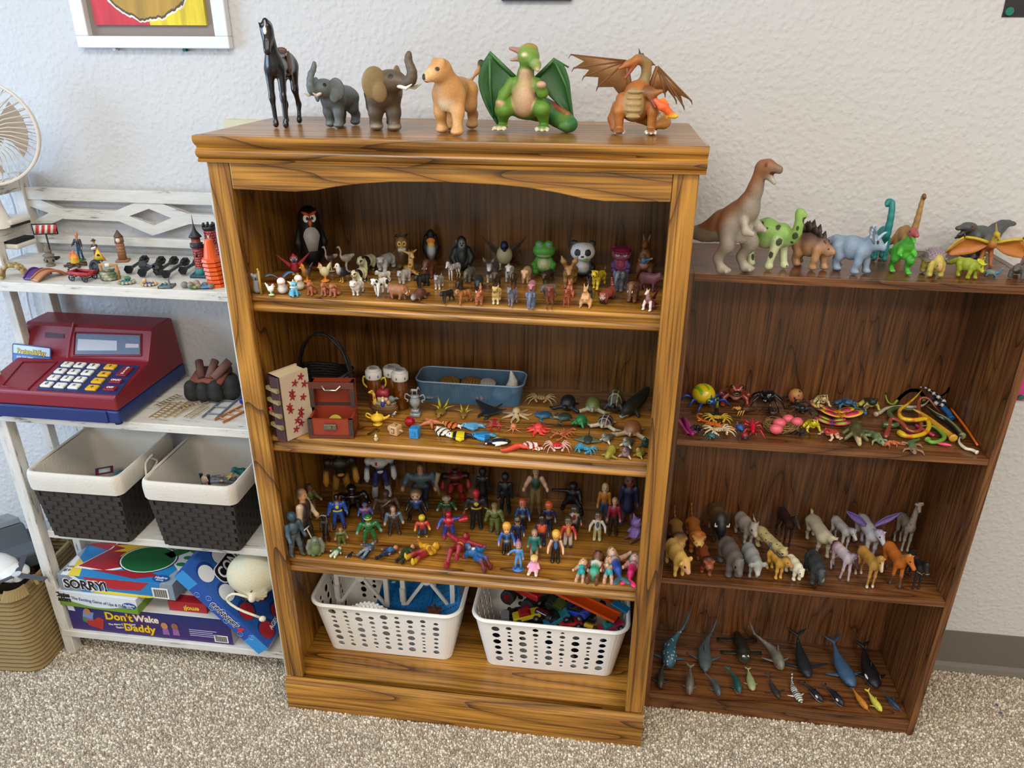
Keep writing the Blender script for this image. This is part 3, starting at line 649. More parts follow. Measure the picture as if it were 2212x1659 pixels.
 ps=[('figure',s)]
 if cape: G=[[(-.10-.10*(1-t)-.02*math.cos(u*3.1),u*(.13+.09*(1-t)),.79-(1-t)*.70) for u in np.linspace(-1,1,7)] for t in np.linspace(1,0,6)]; ps.append(('cape',SH(G,.012,cape)))
 return ps
def play(hair='#e8b53a',skin='#e3b18c',top='#2f6fb8',legs='#1b1b20',sl=None,hand=None,vest=None,belt=None,boots='#1a1a1c',hat=None,arm=25,chest=None,beard=None):   # block-bodied toy people
 s=S(.02); sl=sl or top; hand=hand or skin
 s.c((0,.075,.42),(0,.095,.10),.075,.07,legs,m=1); s.e((.04,.10,.045),(.105,.07,.05),boots,m=1)
 s.c((0,0,.45),(0,0,.66),.125,.105,top); s.e((0,0,.64),(.095,.15,.07),top); s.e((0,0,.43),(.1,.14,.05),legs)
 if vest: s.e((.03,.085,.57),(.105,.07,.15),vest,m=1); s.e((-.07,0,.57),(.06,.13,.14),vest)
 if chest: s.p((.12,0,.60),(.05,.07,.12),chest)
 if belt: s.e((0,0,.465),(.132,.14,.028),belt)
 for f in (1,-1):
  a=math.radians(arm); p0=V3(0,f*.16,.66); p1=p0+V3(.02,f*math.sin(a)*.2,-math.cos(a)*.2); p2=p1+V3(.10,f*.02,-.10); s.t([p0,p1,p2],[.055,.05,.042],sl); s.e(p2+V3(.02,0,-.02),(.05,.035,.05),hand)
 s.c((0,0,.70),(0,0,.76),.06,.06,skin); s.e((0,0,.85),(.125,.125,.135),skin); s.e((-.015,0,.90),(.15,.15,.125),hair); s.e((-.05,0,.84),(.11,.145,.11),hair)
 s.p((.12,.05,.845),.022,'#111',m=1); s.p((.125,0,.79),(.03,.035,.01),'#a03a30')
 if hat=='cap': s.e((.12,0,.90),(.10,.11,.02),hair)
 if hat=='helm': s.e((0,0,.89),(.165,.165,.14),hair)
 if beard: s.e((.09,0,.77),(.07,.09,.05),beard)
 return [('figure',s)]
def robot(body,trim,dark,legs=None,chest=None):
 s=S(.012); legs=legs or trim
 B=lambda c,r,col,m=0:s.e(c,r,col,None,m)
 for f in (1,-1):
  s.c((0,f*.07,.46),(.03,f*.10,.27),.062,.055,legs); s.e((.035,f*.10,.26),(.06,.05,.045),dark); s.c((.02,f*.10,.24),(0,f*.12,.07),.05,.062,trim); s.e((.05,f*.125,.035),(.11,.06,.04),trim)
  s.e((0,f*.19,.75),(.075,.075,.075),body); s.c((0,f*.20,.73),(.01,f*.23,.58),.045,.04,dark); s.c((.01,f*.23,.58),(.05,f*.24,.42),.045,.055,trim); s.e((.06,f*.24,.38),(.045,.035,.045),trim)
 s.e((0,0,.50),(.08,.10,.06),dark); s.c((0,0,.54),(0,0,.62),.075,.09,dark); s.e((0,0,.71),(.105,.165,.11),chest or body); s.p((.1,0,.535),(.06,.07,.03),trim)
 s.e((0,0,.87),(.07,.07,.085),body); s.p((.08,0,.88),(.04,.05,.02),'#20242a'); s.e((0,.075,.9),(.02,.02,.05),trim,m=1)
 return [('figure',s)]
def marine(c,belly=None,r=.13,tail='h',pec=.28,pa=20,dors=.12,bend=0,lift=.12,snout=.0,tl=.16,mouth=None,pw=.09,dx=.02,head=None,flat=1.,eyes=True,tc=None,horn=None):
 """body along x, head at +.5"""
 s=S(.03); X=np.linspace(-.46,.44,12); prof=np.interp(X,[-.46,-.3,-.05,.2,.36,.44],[.10,.34,.86,1,.82,.5])*r
 pts=[V3(x,bend*max(0,-x-.02)**1.6*2.2,r*1.0+lift*max(0,-x)**1.8*2.6) for x in X]
 s.t(pts,list(prof),c); hd=pts[-1]
 if snout: s.c(hd,hd+V3(snout,0,-r*.1),r*.42,r*.16,c)
 if head: s.p(hd+V3(-.02,0,.06),(.14,.2,.12),head)
 ps=[('body',s)]
 if belly: s.f(lambda V,C,b=hx(belly): np.where(((V[:,2]<r*.72+lift*np.maximum(0,-V[:,0])**1.8*2.6))[:,None],b,C))
 if eyes: s.p(hd+V3(-.07,r*.72,r*.05),.022,'#0a0a0c',m=1)
 if mouth: s.p(hd+V3(.05,0,-r*.25),(.07,r*.8,r*.32),mouth)
 e=pts[0]; dr=nrm(pts[0]-pts[2]); tc=tc or c
 if tail=='h':
  for f in (1,-1): s.t([e,e+dr*tl*.35+V3(0,f*tl*.5,.0),e+dr*tl*.75+V3(0,f*tl*1.05,.02)],[.032,.03,.008],tc)
 else:
  s.t([e,e+dr*tl*.6+V3(0,0,tl*.55),e+dr*tl*1.2+V3(0,0,tl*1.25)],[.025,.026,.006],tc); s.t([e,e+dr*tl*.35+V3(0,0,-tl*.3)],[.022,.006],tc)
 for f in (1,-1):
  a=math.radians(pa); o=V3(.17,f*r*.8,r*.62); t_=o+V3(-math.sin(a)*pec,f*math.cos(a)*pec,-r*.25)
  G=[[o+V3(pw*(.5-u)*(1),0,0)*1.0+(t_-o)*w+V3(-pw*.55*w*w+(pw*(u-.5))*w*.75,0,0) for u in np.linspace(0,1,5)] for w in np.linspace(0,1,6)]
  ps.append(('fin',SH(G,.014,tc)))
 if dors:
  b=pts[6]+V3(dx,0,prof[6]*.9); ps.append(('dorsal_fin',poly3([b+V3(.09,0,-.015),b+V3(-.01,0,dors),b+V3(-.05,0,dors*.95),b+V3(-.06,0,-.02)],.016,tc)))
 if horn: h=S(.005); h.c(hd+V3(.02,0,0),hd+V3(.26,0,-.02),.018,.005,horn); ps.append(('tusk',h))
 return ps
def turtle(shell,skin,pat=None,flip=True,dome=.2,hc=None):
 s=S(.03); s.e((-.03,0,.2),(.36,.29,dome),shell); s.e((0,0,.13),(.37,.3,.07),skin)
 s.c((.3,0,.16),(.44,0,.20),.075,.07,hc or skin); s.e((.47,0,.21),(.095,.075,.07),hc or skin); s.p((.53,.06,.23),.026,'#111',m=1)
 if flip: s.t([(.2,.22,.12),(.33,.46,.09),(.16,.68,.05)],[.07,.062,.025],skin,m=1); s.t([(-.26,.18,.11),(-.42,.34,.06)],[.055,.03],skin,m=1)
 else: s.t([(.22,.22,.14),(.30,.34,.02)],[.08,.07],skin,m=1); s.t([(-.24,.2,.14),(-.3,.32,.02)],[.08,.07],skin,m=1)
 s.c((-.36,0,.12),(-.48,0,.07),.035,.015,skin)
 if pat:
  pc=hx(pat)
  def fn(V,C):
   up=(V[:,2]>.17)&(((V[:,0]+.03)/.37)**2+(V[:,1]/.3)**2<1.02); cs=np.array([(x,y) for x in (-.28,-.1,.08,.25) for y in (-.19,0,.19)]); D=np.sort(np.linalg.norm(V[:,None,:2]-cs[None],axis=2),1); m=up&(D[:,1]-D[:,0]<.028); C=C.copy(); C[m]=pc; return C
  s.f(fn)
 return [('body',s)]
def crab(c,c2=None,r=.2,spread=1.0,leg=.022,claw=.08,spike=False,cl=None):
 s=S(.02); cl=cl or c; s.e((0,0,.14),(r*.85,r*1.15,.085),c);
 if c2: s.e((.02,0,.09),(r*.85,r*1.1,.05),c2)
 L=[s]; t=[]
 for f in (1,-1):
  for i,a in enumerate((-50,-20,10,38)):
   a=math.radians(a); o=V3(math.sin(a)*r*.5*-1,f*r*.9,.13); d=V3(-math.sin(a),f*math.cos(a),0); t.append(T([o,o+d*.16*spread+V3(0,0,.10),o+d*.30*spread+V3(0,0,.04),o+d*.40*spread+V3(0,0,-.12)],[leg*1.2,leg*1.2,leg,leg*.4],cl))
  o=V3(r*.6,f*r*.8,.13); p=o+V3(.13,f*.15,.03); q=p+V3(.16,-f*.10,-.02); t.append(T([o,p,q],[leg*1.3,leg*1.5,leg*1.6],cl)); t.append(ell(q+V3(.05,-f*.02,0),(claw*1.25,claw*.7,claw*.6),cl,rot=(0,0,-f*30))); t.append(T([q+V3(.08,f*.02,0),q+V3(.17,-f*.02,.01)],[claw*.4,.006],cl))
  t.append(T([(r*.8,f*.05,.17),(r*1.0,f*.06,.22)],[.015,.02],'#111'))
 if spike: t+=[T([(x,y,.2),(x*1.2,y*1.2,.27)],[.016,.004],c) for x in (-.12,0,.1) for y in (-.12,0,.12)]
 return [('body',s),('legs',t)]
def lobster(c,c2=None,ant=True):
 s=S(.02); s.e((.1,0,.11),(.2,.09,.085),c)
 for i in range(6): s.e((-.08-.085*i,0,.10-.006*i),(.06,.085-.007*i,.07-.004*i),c)
 s.e((-.62,0,.06),(.07,.13,.025),c2 or c); t=[]
 for f in (1,-1):
  for i in range(4): x=.2-.1*i; t.append(T([(x,f*.07,.09),(x+.03-.05*i,f*.22,.14),(x+.05-.1*i,f*.36,.01)],[.02,.018,.007],c2 or c))
  t.append(T([(.25,f*.07,.1),(.36,f*.2,.11),(.5,f*.2,.09)],[.025,.03,.035],c)); t.append(ell((.60,f*.18,.09),(.12,.06,.04),c,rot=(0,0,-f*12)))
  if ant: t.append(T(bez((.28,f*.04,.13),(.36,f*.35,.15),(.15,f*.55,.08),(-.2,f*.52,.05),n=9),taper(.018,.006,9),c2 or c))
 return [('body',s),('legs',t)]
def octo(c,n=8,L=.5,th=.05,seed=1,hd=.17,c2=None):
 s=S(.03); s.e((0,0,.22),(hd,hd*.9,hd*1.05),c); s.p((hd*.8,.08,.22),.03,'#111',m=1); r=np.random.default_rng(seed)
 for i in range(n):
  a=2*math.pi*(i+.5)/n+r.uniform(-.15,.15); b=a+r.choice((-1,1))*r.uniform(.4,.9); l=L*r.uniform(.8,1.1)
  P=bez((math.cos(a)*.1,math.sin(a)*.1,.14),(math.cos(a)*.28,math.sin(a)*.28,.07),(math.cos(a)*l*.85,math.sin(a)*l*.85,.05),(math.cos(a)*l*.95+math.cos(b)*.14,math.sin(a)*l*.95+math.sin(b)*.14,.06),n=7); s.t(P,taper(th*1.25,th*.45,7),c2 or c)
 return [('body',s)]
def starfish(c):
 s=S(.03)
 for i in range(5):
  a=2*math.pi*i/5+.3; P=V3(math.cos(a),math.sin(a),0); s.t([(0,0,.07),P*.28+V3(0,0,.07),P*.6+V3(0,0,.03)],[.11,.075,.025],c)
 return [('body',s)]
def flatfish(c,c2,c3,pat='v',tc=None,fin=None,deep=.26):   # plastic fish lying on its side: body in the xy plane
 s=S(.02); s.e((0,0,.06),(.42,deep,.06),c); s.c((.3,0,.06),(.46,0,.05),.09,.04,c); s.p((.33,.06,.1),.035,'#111'); tc=tc or c
 s.t([(-.36,0,.06),(-.5,.0,.05)],[.07,.05],tc); s.t([(-.46,0,.05),(-.62,.17,.05)],[.05,.03],tc); s.t([(-.46,0,.05),(-.62,-.17,.05)],[.05,.03],tc)
 s.t([(.15,deep*.85,.05),(-.1,deep*1.2,.04),(-.3,deep*.85,.04)],[.05,.06,.03],fin or c); s.t([(.0,-deep*.85,.05),(-.2,-deep*1.15,.04)],[.05,.03],fin or c)
 a,b=hx(c2),hx(c3)
 def fn(V,C):
  C=C.copy(); x=V[:,0];
  if pat=='v':
   for x0,col in ((.22,b),(-.02,b),(-.26,b)): C[np.abs(x-x0+.25*V[:,1]**2)<.085]=a;
   for x0,col in ((.22,b),(-.02,b),(-.26,b)):
    for e in (-1,1): C[np.abs(x-x0+.25*V[:,1]**2-e*.098)<.022]=col
  elif pat=='l': C[np.abs(V[:,1]-.05*np.sin(x*7))<.06]=a; C[(x<-.1)&(V[:,1]>.1)]=b
  elif pat=='h': C[x>.18]=a; C[(V[:,1]<-deep*.55)]=b
  elif pat=='2':
   C[(x>.08)&(x<.22)]=a; C[(x<-.25)]=a; C[x>.27]=b
  return C
 s.f(fn); return [('body',s)]
def stingray(c,c2,tail=.5,horn=False,th=.05,upw=0):
 s=S(.03); s.e((0,0,.08),(.3,.16,.075),c)
 G=[[(.20*(1-abs(u)**1.4)-v*(.46*(1-abs(u)**1.3)+.03),u*.5,.075+upw*abs(u)**1.6-.03*abs(u)) for v in np.linspace(0,1,6)] for u in np.linspace(-1,1,13)]
 ps=[('body',s),('wings',SH(G,.03,c2)),('tail',T([(-.22,0,.09),(-.4,0,.1),(-.22-tail,0,.12)],[.035,.022,.006],c))]; s.p((.2,.08,.15),.025,'#eee',m=1)
 if horn: h=S(.01); h.t([(.2,.11,.07),(.33,.12,.05),(.40,.10,.03)],[.045,.04,.03],c2,m=1); ps.append(('horns',h))
 return ps
def seal(c,belly,tusk=None):
 s=S(.06); s.t([(-.5,0,.08),(-.15,0,.15),(.18,0,.24),(.3,0,.42)],[.07,.17,.19,.13],c); s.e((.36,0,.48),(.13,.115,.11),c); s.e((.45,0,.45),(.06,.08,.055),belly); s.e((.27,0,.26),(.12,.14,.17),belly)
 s.t([(.2,.16,.13),(.28,.33,.02)],[.07,.045],belly,m=1); s.t([(-.5,0,.07),(-.66,.12,.05)],[.05,.035],c,m=1); s.p((.44,.07,.53),.028,'#111',m=1); s.p((.51,0,.48),.028,'#111')
 if tusk: s.c((.45,.04,.42),(.47,.04,.32),.02,.01,tusk,m=1)
 return [('body',s)]
def frog(c,belly,spot=None,mouth=None,eye='#111',open_=False,leg=None):
 s=S(.04); leg=leg or c; s.c((-.2,0,.16),(.12,0,.30),.15,.15,c); s.e((.2,0,.33),(.14,.17,.12),c); s.e((.1,0,.2),(.16,.13,.12),belly); s.e((.22,.11,.43),.055,c,m=1); s.p((.26,.13,.45),.042,eye,m=1)
 s.t([(.12,.14,.22),(.16,.27,.13),(.25,.29,.02)],[.06,.05,.04],belly if leg==c else leg,m=1); s.e((.29,.30,.02),(.08,.07,.025),leg,m=1)
 s.t([(-.2,.12,.14),(-.05,.32,.14),(-.25,.34,.05),(-.12,.38,.02)],[.09,.075,.05,.03],leg,m=1)
 if mouth: s.p((.36,0,.30),(.10,.15,.05 if not open_ else .085),mouth)
 if open_: s.x((.36,0,.31),(.12,.12,.06),mouth)
 if spot: s.f(spots(spot,.13,.28))
 return [('body',s)]
def bug(c,head,legc,n=3,L=.55,wid=.3,hgt=.24,ant=True,eye=None,up=.14,legr=.022,c2=None):
 s=S(.02); s.e((-.05,0,up+hgt*.5),(L*.6,wid,hgt),c); s.e((L*.55,0,up+.06),(.14,.15,.11),head); t=[]
 if eye: s.e((L*.62,.12,up+.10),.06,eye,m=1); s.p((L*.62+.05,.145,up+.11),.035,'#111',m=1)
 for f in (1,-1):
  for i in range(n):
   x=.28-.5*i/(max(n-1,1)); o=V3(x,f*wid*.7,up); t.append(T([o,o+V3(x*.5,f*.2,.08),o+V3(x*.9,f*.38,-up+.01)],[legr,legr,legr*.5],legc))
  if ant: t.append(T(bez((L*.65,f*.06,up+.14),(L*.8,f*.14,up+.34),(L*1.0,f*.26,up+.36),n=6),taper(.02,.012,6),legc))
 if c2: s.f(c2)
 return [('body',s),('legs',t)]
def spider(c,ab=.2,L=.55,th=.022,eye=None,hair=False,ab2=None,up=.12,legc=None):
 s=S(.02); s.e((-.2,0,up+.05),(ab*1.1,ab*.9,ab*.85),ab2 or c); s.e((.08,0,up),(.14,.11,.09),c); s.e((.2,0,up-.01),(.06,.07,.06),c); t=[]
 if eye: s.p((.24,.05,up+.05),.035,eye,m=1)
 for f in (1,-1):
  for a in (62,28,-12,-48):
   a=math.radians(a); d=V3(math.sin(a),f*math.cos(a),0); o=V3(.06+.05*math.sin(a),f*.08,up); t.append(T([o,o+d*L*.38+V3(0,0,.18),o+d*L*.75+V3(0,0,.04),o+d*L*1.0+V3(0,0,-up+.01)],[th*1.25,th*1.15,th,th*.5],legc or c))
 return [('body',s),('legs',t)]
def lizard(c,belly=None,fn=None,L=1.,tailb=.3,head=.1):
 s=S(.03); s.t([(.28,0,.10),(.05,0,.11),(-.2,0,.10)],[.085,.11,.09],c); s.c((.3,0,.11),(.48,0,.10),head,head*.55,belly or c); P=bez((-.2,0,.1),(-.4,tailb*.3,.07),(-.62,tailb,.05),(-.78,tailb*.9,.04),n=8); s.t(P,taper(.085,.012,8),c)
 s.t([(.18,.09,.09),(.26,.24,.08),(.36,.30,.02)],[.045,.038,.025],belly or c,m=1); s.t([(-.15,.09,.08),(-.2,.24,.08),(-.10,.32,.02)],[.05,.04,.025],belly or c,m=1); s.p((.40,.06,.15),.025,'#111',m=1)
 if fn: s.f(fn)
 return [('body',s)]
def butterfly(c1,c2,body='#333'):
 s=S(.01); s.c((-.25,0,.12),(.25,0,.14),.03,.035,body); ps=[('body',s)]
 for f in (1,-1):
  for nm,(ax,ay),(rx,ry) in (('wing',(.14,.34),(.22,.34)),('wing',(-.17,.26),(.18,.26))):
   o=V3(ax*.2,f*.02,.13); P=[V3(ax+rx*math.cos(t),f*(ay+ry*math.sin(t)),.13+.22*(ay+ry*math.sin(t))) for t in np.linspace(0,2*math.pi,16,endpoint=False)]
   ps.append((nm,poly3(P,.012,c1))); Pi=[V3(ax+rx*.62*math.cos(t),f*(ay+ry*.62*math.sin(t)),.13+.22*(ay+ry*.62*math.sin(t))) for t in np.linspace(0,2*math.pi,14,endpoint=False)]; ps.append(('wing_patch',poly3(Pi,.020,c2)))
  ps.append(('antenna',T([(.26,f*.01,.15),(.42,f*.1,.2)],[.012,.008],body)))
 return ps
def roo(c,belly=None,joey=None,ear=.16):
 s=S(.06); s.t([(-.1,0,.32),(.02,0,.58),(.08,0,.78)],[.2,.15,.09],c); s.e((.14,0,.92),(.12,.085,.095),c,(0,20,0)); s.c((.18,0,.91),(.29,0,.86),.07,.045,c); s.t([(.08,.05,.98),(.04,.09,.98+ear*1.3)],[.04,.02],c,m=1)
 s.t([(-.2,0,.25),(-.4,0,.1),(-.68,0,.04)],[.13,.08,.03],c); s.c((-.05,.13,.3),(.06,.17,.16),.12,.07,c,m=1); s.t([(.02,.17,.12),(-.05,.17,.05),(.22,.18,.03)],[.05,.04,.04],c,m=1); s.t([(.1,.1,.64),(.2,.12,.5),(.24,.09,.46)],[.045,.035,.03],c,m=1)
 if belly: s.e((.06,0,.42),(.15,.12,.2),belly)
 s.p((.2,.07,.95),.025,'#111',m=1); s.p((.33,0,.86),.03,'#221',)
 return [('body',s)]
def puppet(head,body,ear='r',belly=None,muz=None,earc=None,eyew='#fff',patch=None,sit=True,hr=.3,arm=None,snub=True,grin=None,nosec='#111'):    # big-headed sitting animal
 s=S(.05); arm=arm or body; z=.72; s.c((0,0,.16),(0,0,.42),.22,.16,body); s.e((.02,0,z),(hr*.86,hr,hr*.88),head)
 if belly: s.e((.1,0,.28),(.15,.16,.19),belly)
 s.t([(.03,.17,.42),(.12,.27,.28),(.16,.24,.16)],[.08,.075,.06],arm,m=1); s.t([(.05,.15,.1),(.25,.22,.08)],[.11,.09],arm,m=1); s.e((.33,.23,.1),(.06,.09,.10),arm,m=1)
 e=earc or head
 if ear=='r': s.e((0,hr*.72,z+hr*.78),(.06,hr*.32,hr*.32),e,m=1)
 if ear=='p': s.c((0,hr*.6,z+hr*.7),(-.02,hr*.95,z+hr*1.15),hr*.28,hr*.08,e,m=1)
 if ear=='e': s.e((.08,hr*.42,z+hr*.75),hr*.38,e,m=1)   # bulging eyes
 ey=z+hr*(.12 if ear!='e' else .72); ex=hr*.74 if ear!='e' else hr*.55
 if patch: s.p((ex+.02,hr*.42,ey),(hr*.3,hr*.28,hr*.33),patch,m=1)
 s.p((ex+.05,hr*.40,ey),(hr*.26,hr*.2,hr*.24),eyew,m=1); s.p((ex+.09,hr*.38,ey),(hr*.22,hr*.11,hr*.14),'#111',m=1)
 if muz: s.e((hr*.72,0,z-hr*.33),(hr*.32,hr*.4,hr*.26),muz)
 if grin: s.p((hr*.8,0,z-hr*.42),(hr*.45,hr*.75,hr*.14),grin)
 s.p((hr*1.05,0,z-hr*.2),(hr*.16,hr*.16,hr*.1),nosec)
 return [('body',s)]
# ======================= top of the tall bookcase =======================
ZA=AH
s=horse('#15151a',nk=(.16,.52),hp=-62,hd=.125,sn=.25,cm='#0c0c10',L=.9,H=.98,g=.07,rc=.2,tail=None,cs='#17171b',eye='#050505'); q=s.q
s.p(q.hc+q.d*.06+q.up*.13,(.06,.035,.06),'#e8e4da');
sad=S(.03); sad.e((.02,0,q.H+.175),(.2,.13,.06),'#5a3a2a').e((-.15,0,q.H+.23),(.05,.13,.06),'#6a4430').e((.2,0,q.H+.24),(.04,.06,.06),'#5a3a2a').e((.03,.2,q.H+.04),(.14,.03,.2),'#5c3c2b',m=1)
st=[('stirrup',[T([(.05,f*.235,q.H-.05),(.05,f*.25,q.H-.3)],.012,'#6a4a38'),T([(.02,f*.25,q.H-.3),(.02,f*.25,q.H-.4),(.1,f*.25,q.H-.4),(.1,f*.25,q.H-.3)],.012,'#3a2a22')]) for f in (1,-1)]
tl=T(bez((-.62,0,q.H+.05),(-.78,0,q.H-.1),(-.75,0,q.H-.5),n=6),[.03,.06,.06,.06,.05,.02],'#0c0c10')
fig('toy_horse','glossy black model horse with brown saddle on the tall bookcase','toy horse',[('body',s),('saddle',sad,'toy')]+st+[('tail',tl)],(558,39,653,278),ZA,-84,mat='gloss',res=.75)
fig('toy_elephant','smooth grey toy elephant with raised trunk next to the black horse','toy elephant',elephant('#5d6364',trunk='s',ear='#565c5d',hp=8,hy=-12,earr=.42,tl=1.15,g=.1,toe='#6f7a7c'),(655,133,779,278),ZA,-100)
fig('toy_elephant','wrinkled brown toy elephant with trunk curled high to the right','toy elephant',elephant('#5b4d3e',trunk='up',ear='#8a7550',hp=12,hy=52,earr=.5,tl=1.0,g=.08,toe='#8d8070',nk=(.2,.26)),(781,111,911,284),ZA,-72,mat='toy')
s=cat('#c48f57',L=.85,H=.66,rc=.25,rb=.2,w=.17,lt=.13,lm=.095,lf=.08,ft=.105,nk=(.16,.26),rn=.16,hd=.155,sn=.15,rs=.085,hy=-42,hp=-14,er=.07,g=.16,cb='#d9b98c',cs='#dcb27c',ch='#cfa06a',tail=((-.2,.1,.0),(-.38,.2,.15),(-.44,.26,.3)),ct='#1c1814',cl='#c99a60')
q=s.q; s.e((.5,0,.55),(.14,.15,.2),'#d9c09a'); s.p(q.tip-q.up*.07,(.07,.07,.035),'#c65a58')
fig('toy_lioness','tan toy lioness striding with open mouth and black tail tuft','toy lion',s,(912,125,1046,295),ZA,-92)
def webbed(inner,outer,n,x0,th,col,bul=.06):
 I=bez(*[(x0,a,b) for a,b in inner],n=n); O=bez(*[(x0,a,b) for a,b in outer],n=n)
 return SH([[I[i]*(1-u)+O[i]*u+V3(-bul*math.sin(math.pi*u),0,0) for u in np.linspace(0,1,7)] for i in range(n)],th,col)
s=S(.04); G1,G2,PK='#5d8a2c','#2f6b34','#c9a184'
s.c((-.04,0,.28),(-.02,0,.5),.165,.13,G1).c((-.02,0,.5),(.02,.01,.66),.13,.085,G1).e((.07,0,.36),(.12,.125,.2),PK).c((.06,.01,.5),(.07,.02,.66),.08,.06,PK)
s.c((.02,.02,.66),(.05,.04,.78),.075,.08,G1).e((.06,.05,.84),(.12,.115,.115),'#74923a').e((.02,.05,.93),(.09,.09,.06),'#a9894a').c((.13,.09,.81),(.2,.14,.755),.07,.05,G1).c((.19,.14,.76),(.235,.165,.70),.05,.022,'#d9b79c')
s.t([(0,-.05,.9),(-.02,-.16,.93)],[.04,.02],'#a8746a').t([(0,-.05,.82),(0,-.15,.80)],[.035,.015],'#b58a78').e((.15,.02,.86),(.03,.03,.022),'#e9e2b0').p((.175,.03,.86),.014,'#111')
s.t([(.02,-.14,.55),(.06,-.22,.42),(.14,-.25,.34)],[.06,.055,.045],G1).e((.16,-.25,.32),(.05,.04,.03),PK).t([(.02,.14,.55),(.12,.21,.44),(.17,.2,.52)],[.06,.055,.04],G1).e((.19,.2,.54),(.04,.05,.035),PK)
s.t([(-.02,-.12,.28),(.12,-.22,.24),(-.02,-.24,.1)],[.115,.085,.055],G1).e((.08,-.25,.035),(.14,.075,.035),'#66913a').t([(-.02,.13,.28),(.1,.2,.26),(.0,.22,.1)],[.115,.085,.055],G1).e((.1,.22,.035),(.14,.075,.035),'#4e8a3a')
for y in (-.31,-.25,-.19,.16,.22,.28): s.c((.2,y,.03),(.25,y*1.02,.02),.022,.012,'#e0d3b4')
s.t(bez((-.12,.06,.25),(-.2,.25,.2),(-.12,.42,.11),(.02,.5,.07),(.06,.42,.05),n=8),[.15,.14,.125,.115,.105,.09,.07,.03],G2)
for a in np.linspace(0,1,7): p=V3(-.2+.18*a,.22+.26*a,.33-.13*a); s.e(p,(.03,.03,.022),'#8e2f2c')
s.f(chain(speck('#8aa23a',.45,5),lambda V,C: np.where(((V[:,0]<-.06)&(V[:,2]>.2)&(np.abs(V[:,1])<.2))[:,None],hx('#2c5a30'),C)))
Lw=webbed([(-.1,.58),(-.19,.46),(-.27,.36),(-.31,.2),(-.29,.06)],[(-.40,.87),(-.5,.70),(-.52,.5),(-.43,.24),(-.30,.03)],12,-.08,.018,'#2c5c2e'); Rw=webbed([(.1,.58),(.2,.47),(.28,.38),(.36,.3),(.5,.16)],[(.31,.80),(.40,.76),(.47,.6),(.50,.4),(.54,.12)],12,-.1,.018,'#2c5c2e')
rb=[T([(-.1,-.1,.58),(-.1,-.40,.88),(-.09,-.5,.72)],[.028,.022,.012],'#3f7036'),T([(-.1,-.40,.87),(-.1,-.40,.5),(-.08,-.36,.12)],[.018,.014,.008],'#3f7036'),T([(-.12,.1,.58),(-.12,.31,.81),(-.12,.47,.72)],[.028,.022,.01],'#3f7036'),T([(-.12,.31,.8),(-.13,.45,.5),(-.1,.53,.14)],[.018,.014,.008],'#3f7036')]
fig('toy_dragon','green winged toy dragon with pale belly standing upright on the tall bookcase','toy dragon',[('body',s),('wing',Lw),('wing',Rw),('wing_bones',rb)],(1033,94,1248,288),ZA,-90)
s=S(.035); O1,O2,BL='#a8642c','#7c4a24','#a08a5c'
s.c((-.05,0,.30),(0,.02,.5),.17,.15,O1).e((.1,-.02,.36),(.1,.12,.2),BL)
for i in range(5): s.e((.175,-.02,.22+.075*i),(.03,.085,.03),BL,k=.01)
for y,x in ((-.14,.1),(.16,.06)): s.t([(x-.05,y,.42),(x+.02,y*1.25,.28),(x,y*1.2,.08)],[.085,.06,.045],O1); s.e((x+.05,y*1.2,.035),(.085,.06,.035),O2)
for y in (-.2,-.16,-.11,.14,.19,.24): s.c((.15,y,.03),(.2,y*1.03,.012),.018,.006,'#e9e4d6')
s.t([(-.1,.15,.3),(-.15,.24,.16),(-.08,.22,.04)],[.11,.08,.05],O2).t([(-.1,-.16,.3),(-.12,-.22,.16),(-.04,-.22,.05)],[.11,.08,.05],O1)
s.t(bez((-.15,.08,.2),(-.2,.3,.14),(-.06,.33,.12),(.05,.22,.1),n=7),[.1,.1,.09,.085,.07,.05,.03],'#b0793c')
s.t(bez((0,.06,.58),(-.02,.1,.72),(.0,.08,.85),(.03,.0,.9),n=7),[.07,.055,.05,.05,.05,.05,.05],'#8c7448').c((.04,-.01,.89),(.09,-.12,.84),.055,.035,O1).c((.09,-.1,.84),(.12,-.2,.79),.034,.018,O1).t([(.06,-.04,.82),(.11,-.13,.68)],[.025,.018],'#8c3a34')
for i in range(5): s.t([(-.02+.0*i,.02+.03*i,.93-.02*i),(-.06,.0+.05*i,1.02-.05*i)],[.02,.005],'#4a4038')
s.t(bez((.06,.08,.5),(.12,.13,.52),(.16,.18,.49),n=5),[.08,.065,.06,.055,.05],O2).c((.16,.18,.50),(.2,.27,.53),.045,.025,O2).t([(.17,.17,.44),(.21,.22,.34)],[.03,.018],'#7c3430')
for a in range(5): s.c((.0-.05*a,.24+.02*a,.15),(.0-.05*a,.27+.02*a,.24),.015,.004,'#d8cfbc')
s.f(speck('#c98a3e',.4,9))
fl=S(.02); fl.t([(.2,.22,.42),(.22,.3,.35),(.22,.4,.26)],[.03,.055,.035],'#e8642c').e((.22,.42,.24),(.035,.06,.035),'#f0c030').c((.2,.3,.42),(.21,.36,.38),.03,.01,'#f08030').c((.2,.35,.28),(.2,.36,.2),.03,.01,'#f0a030')
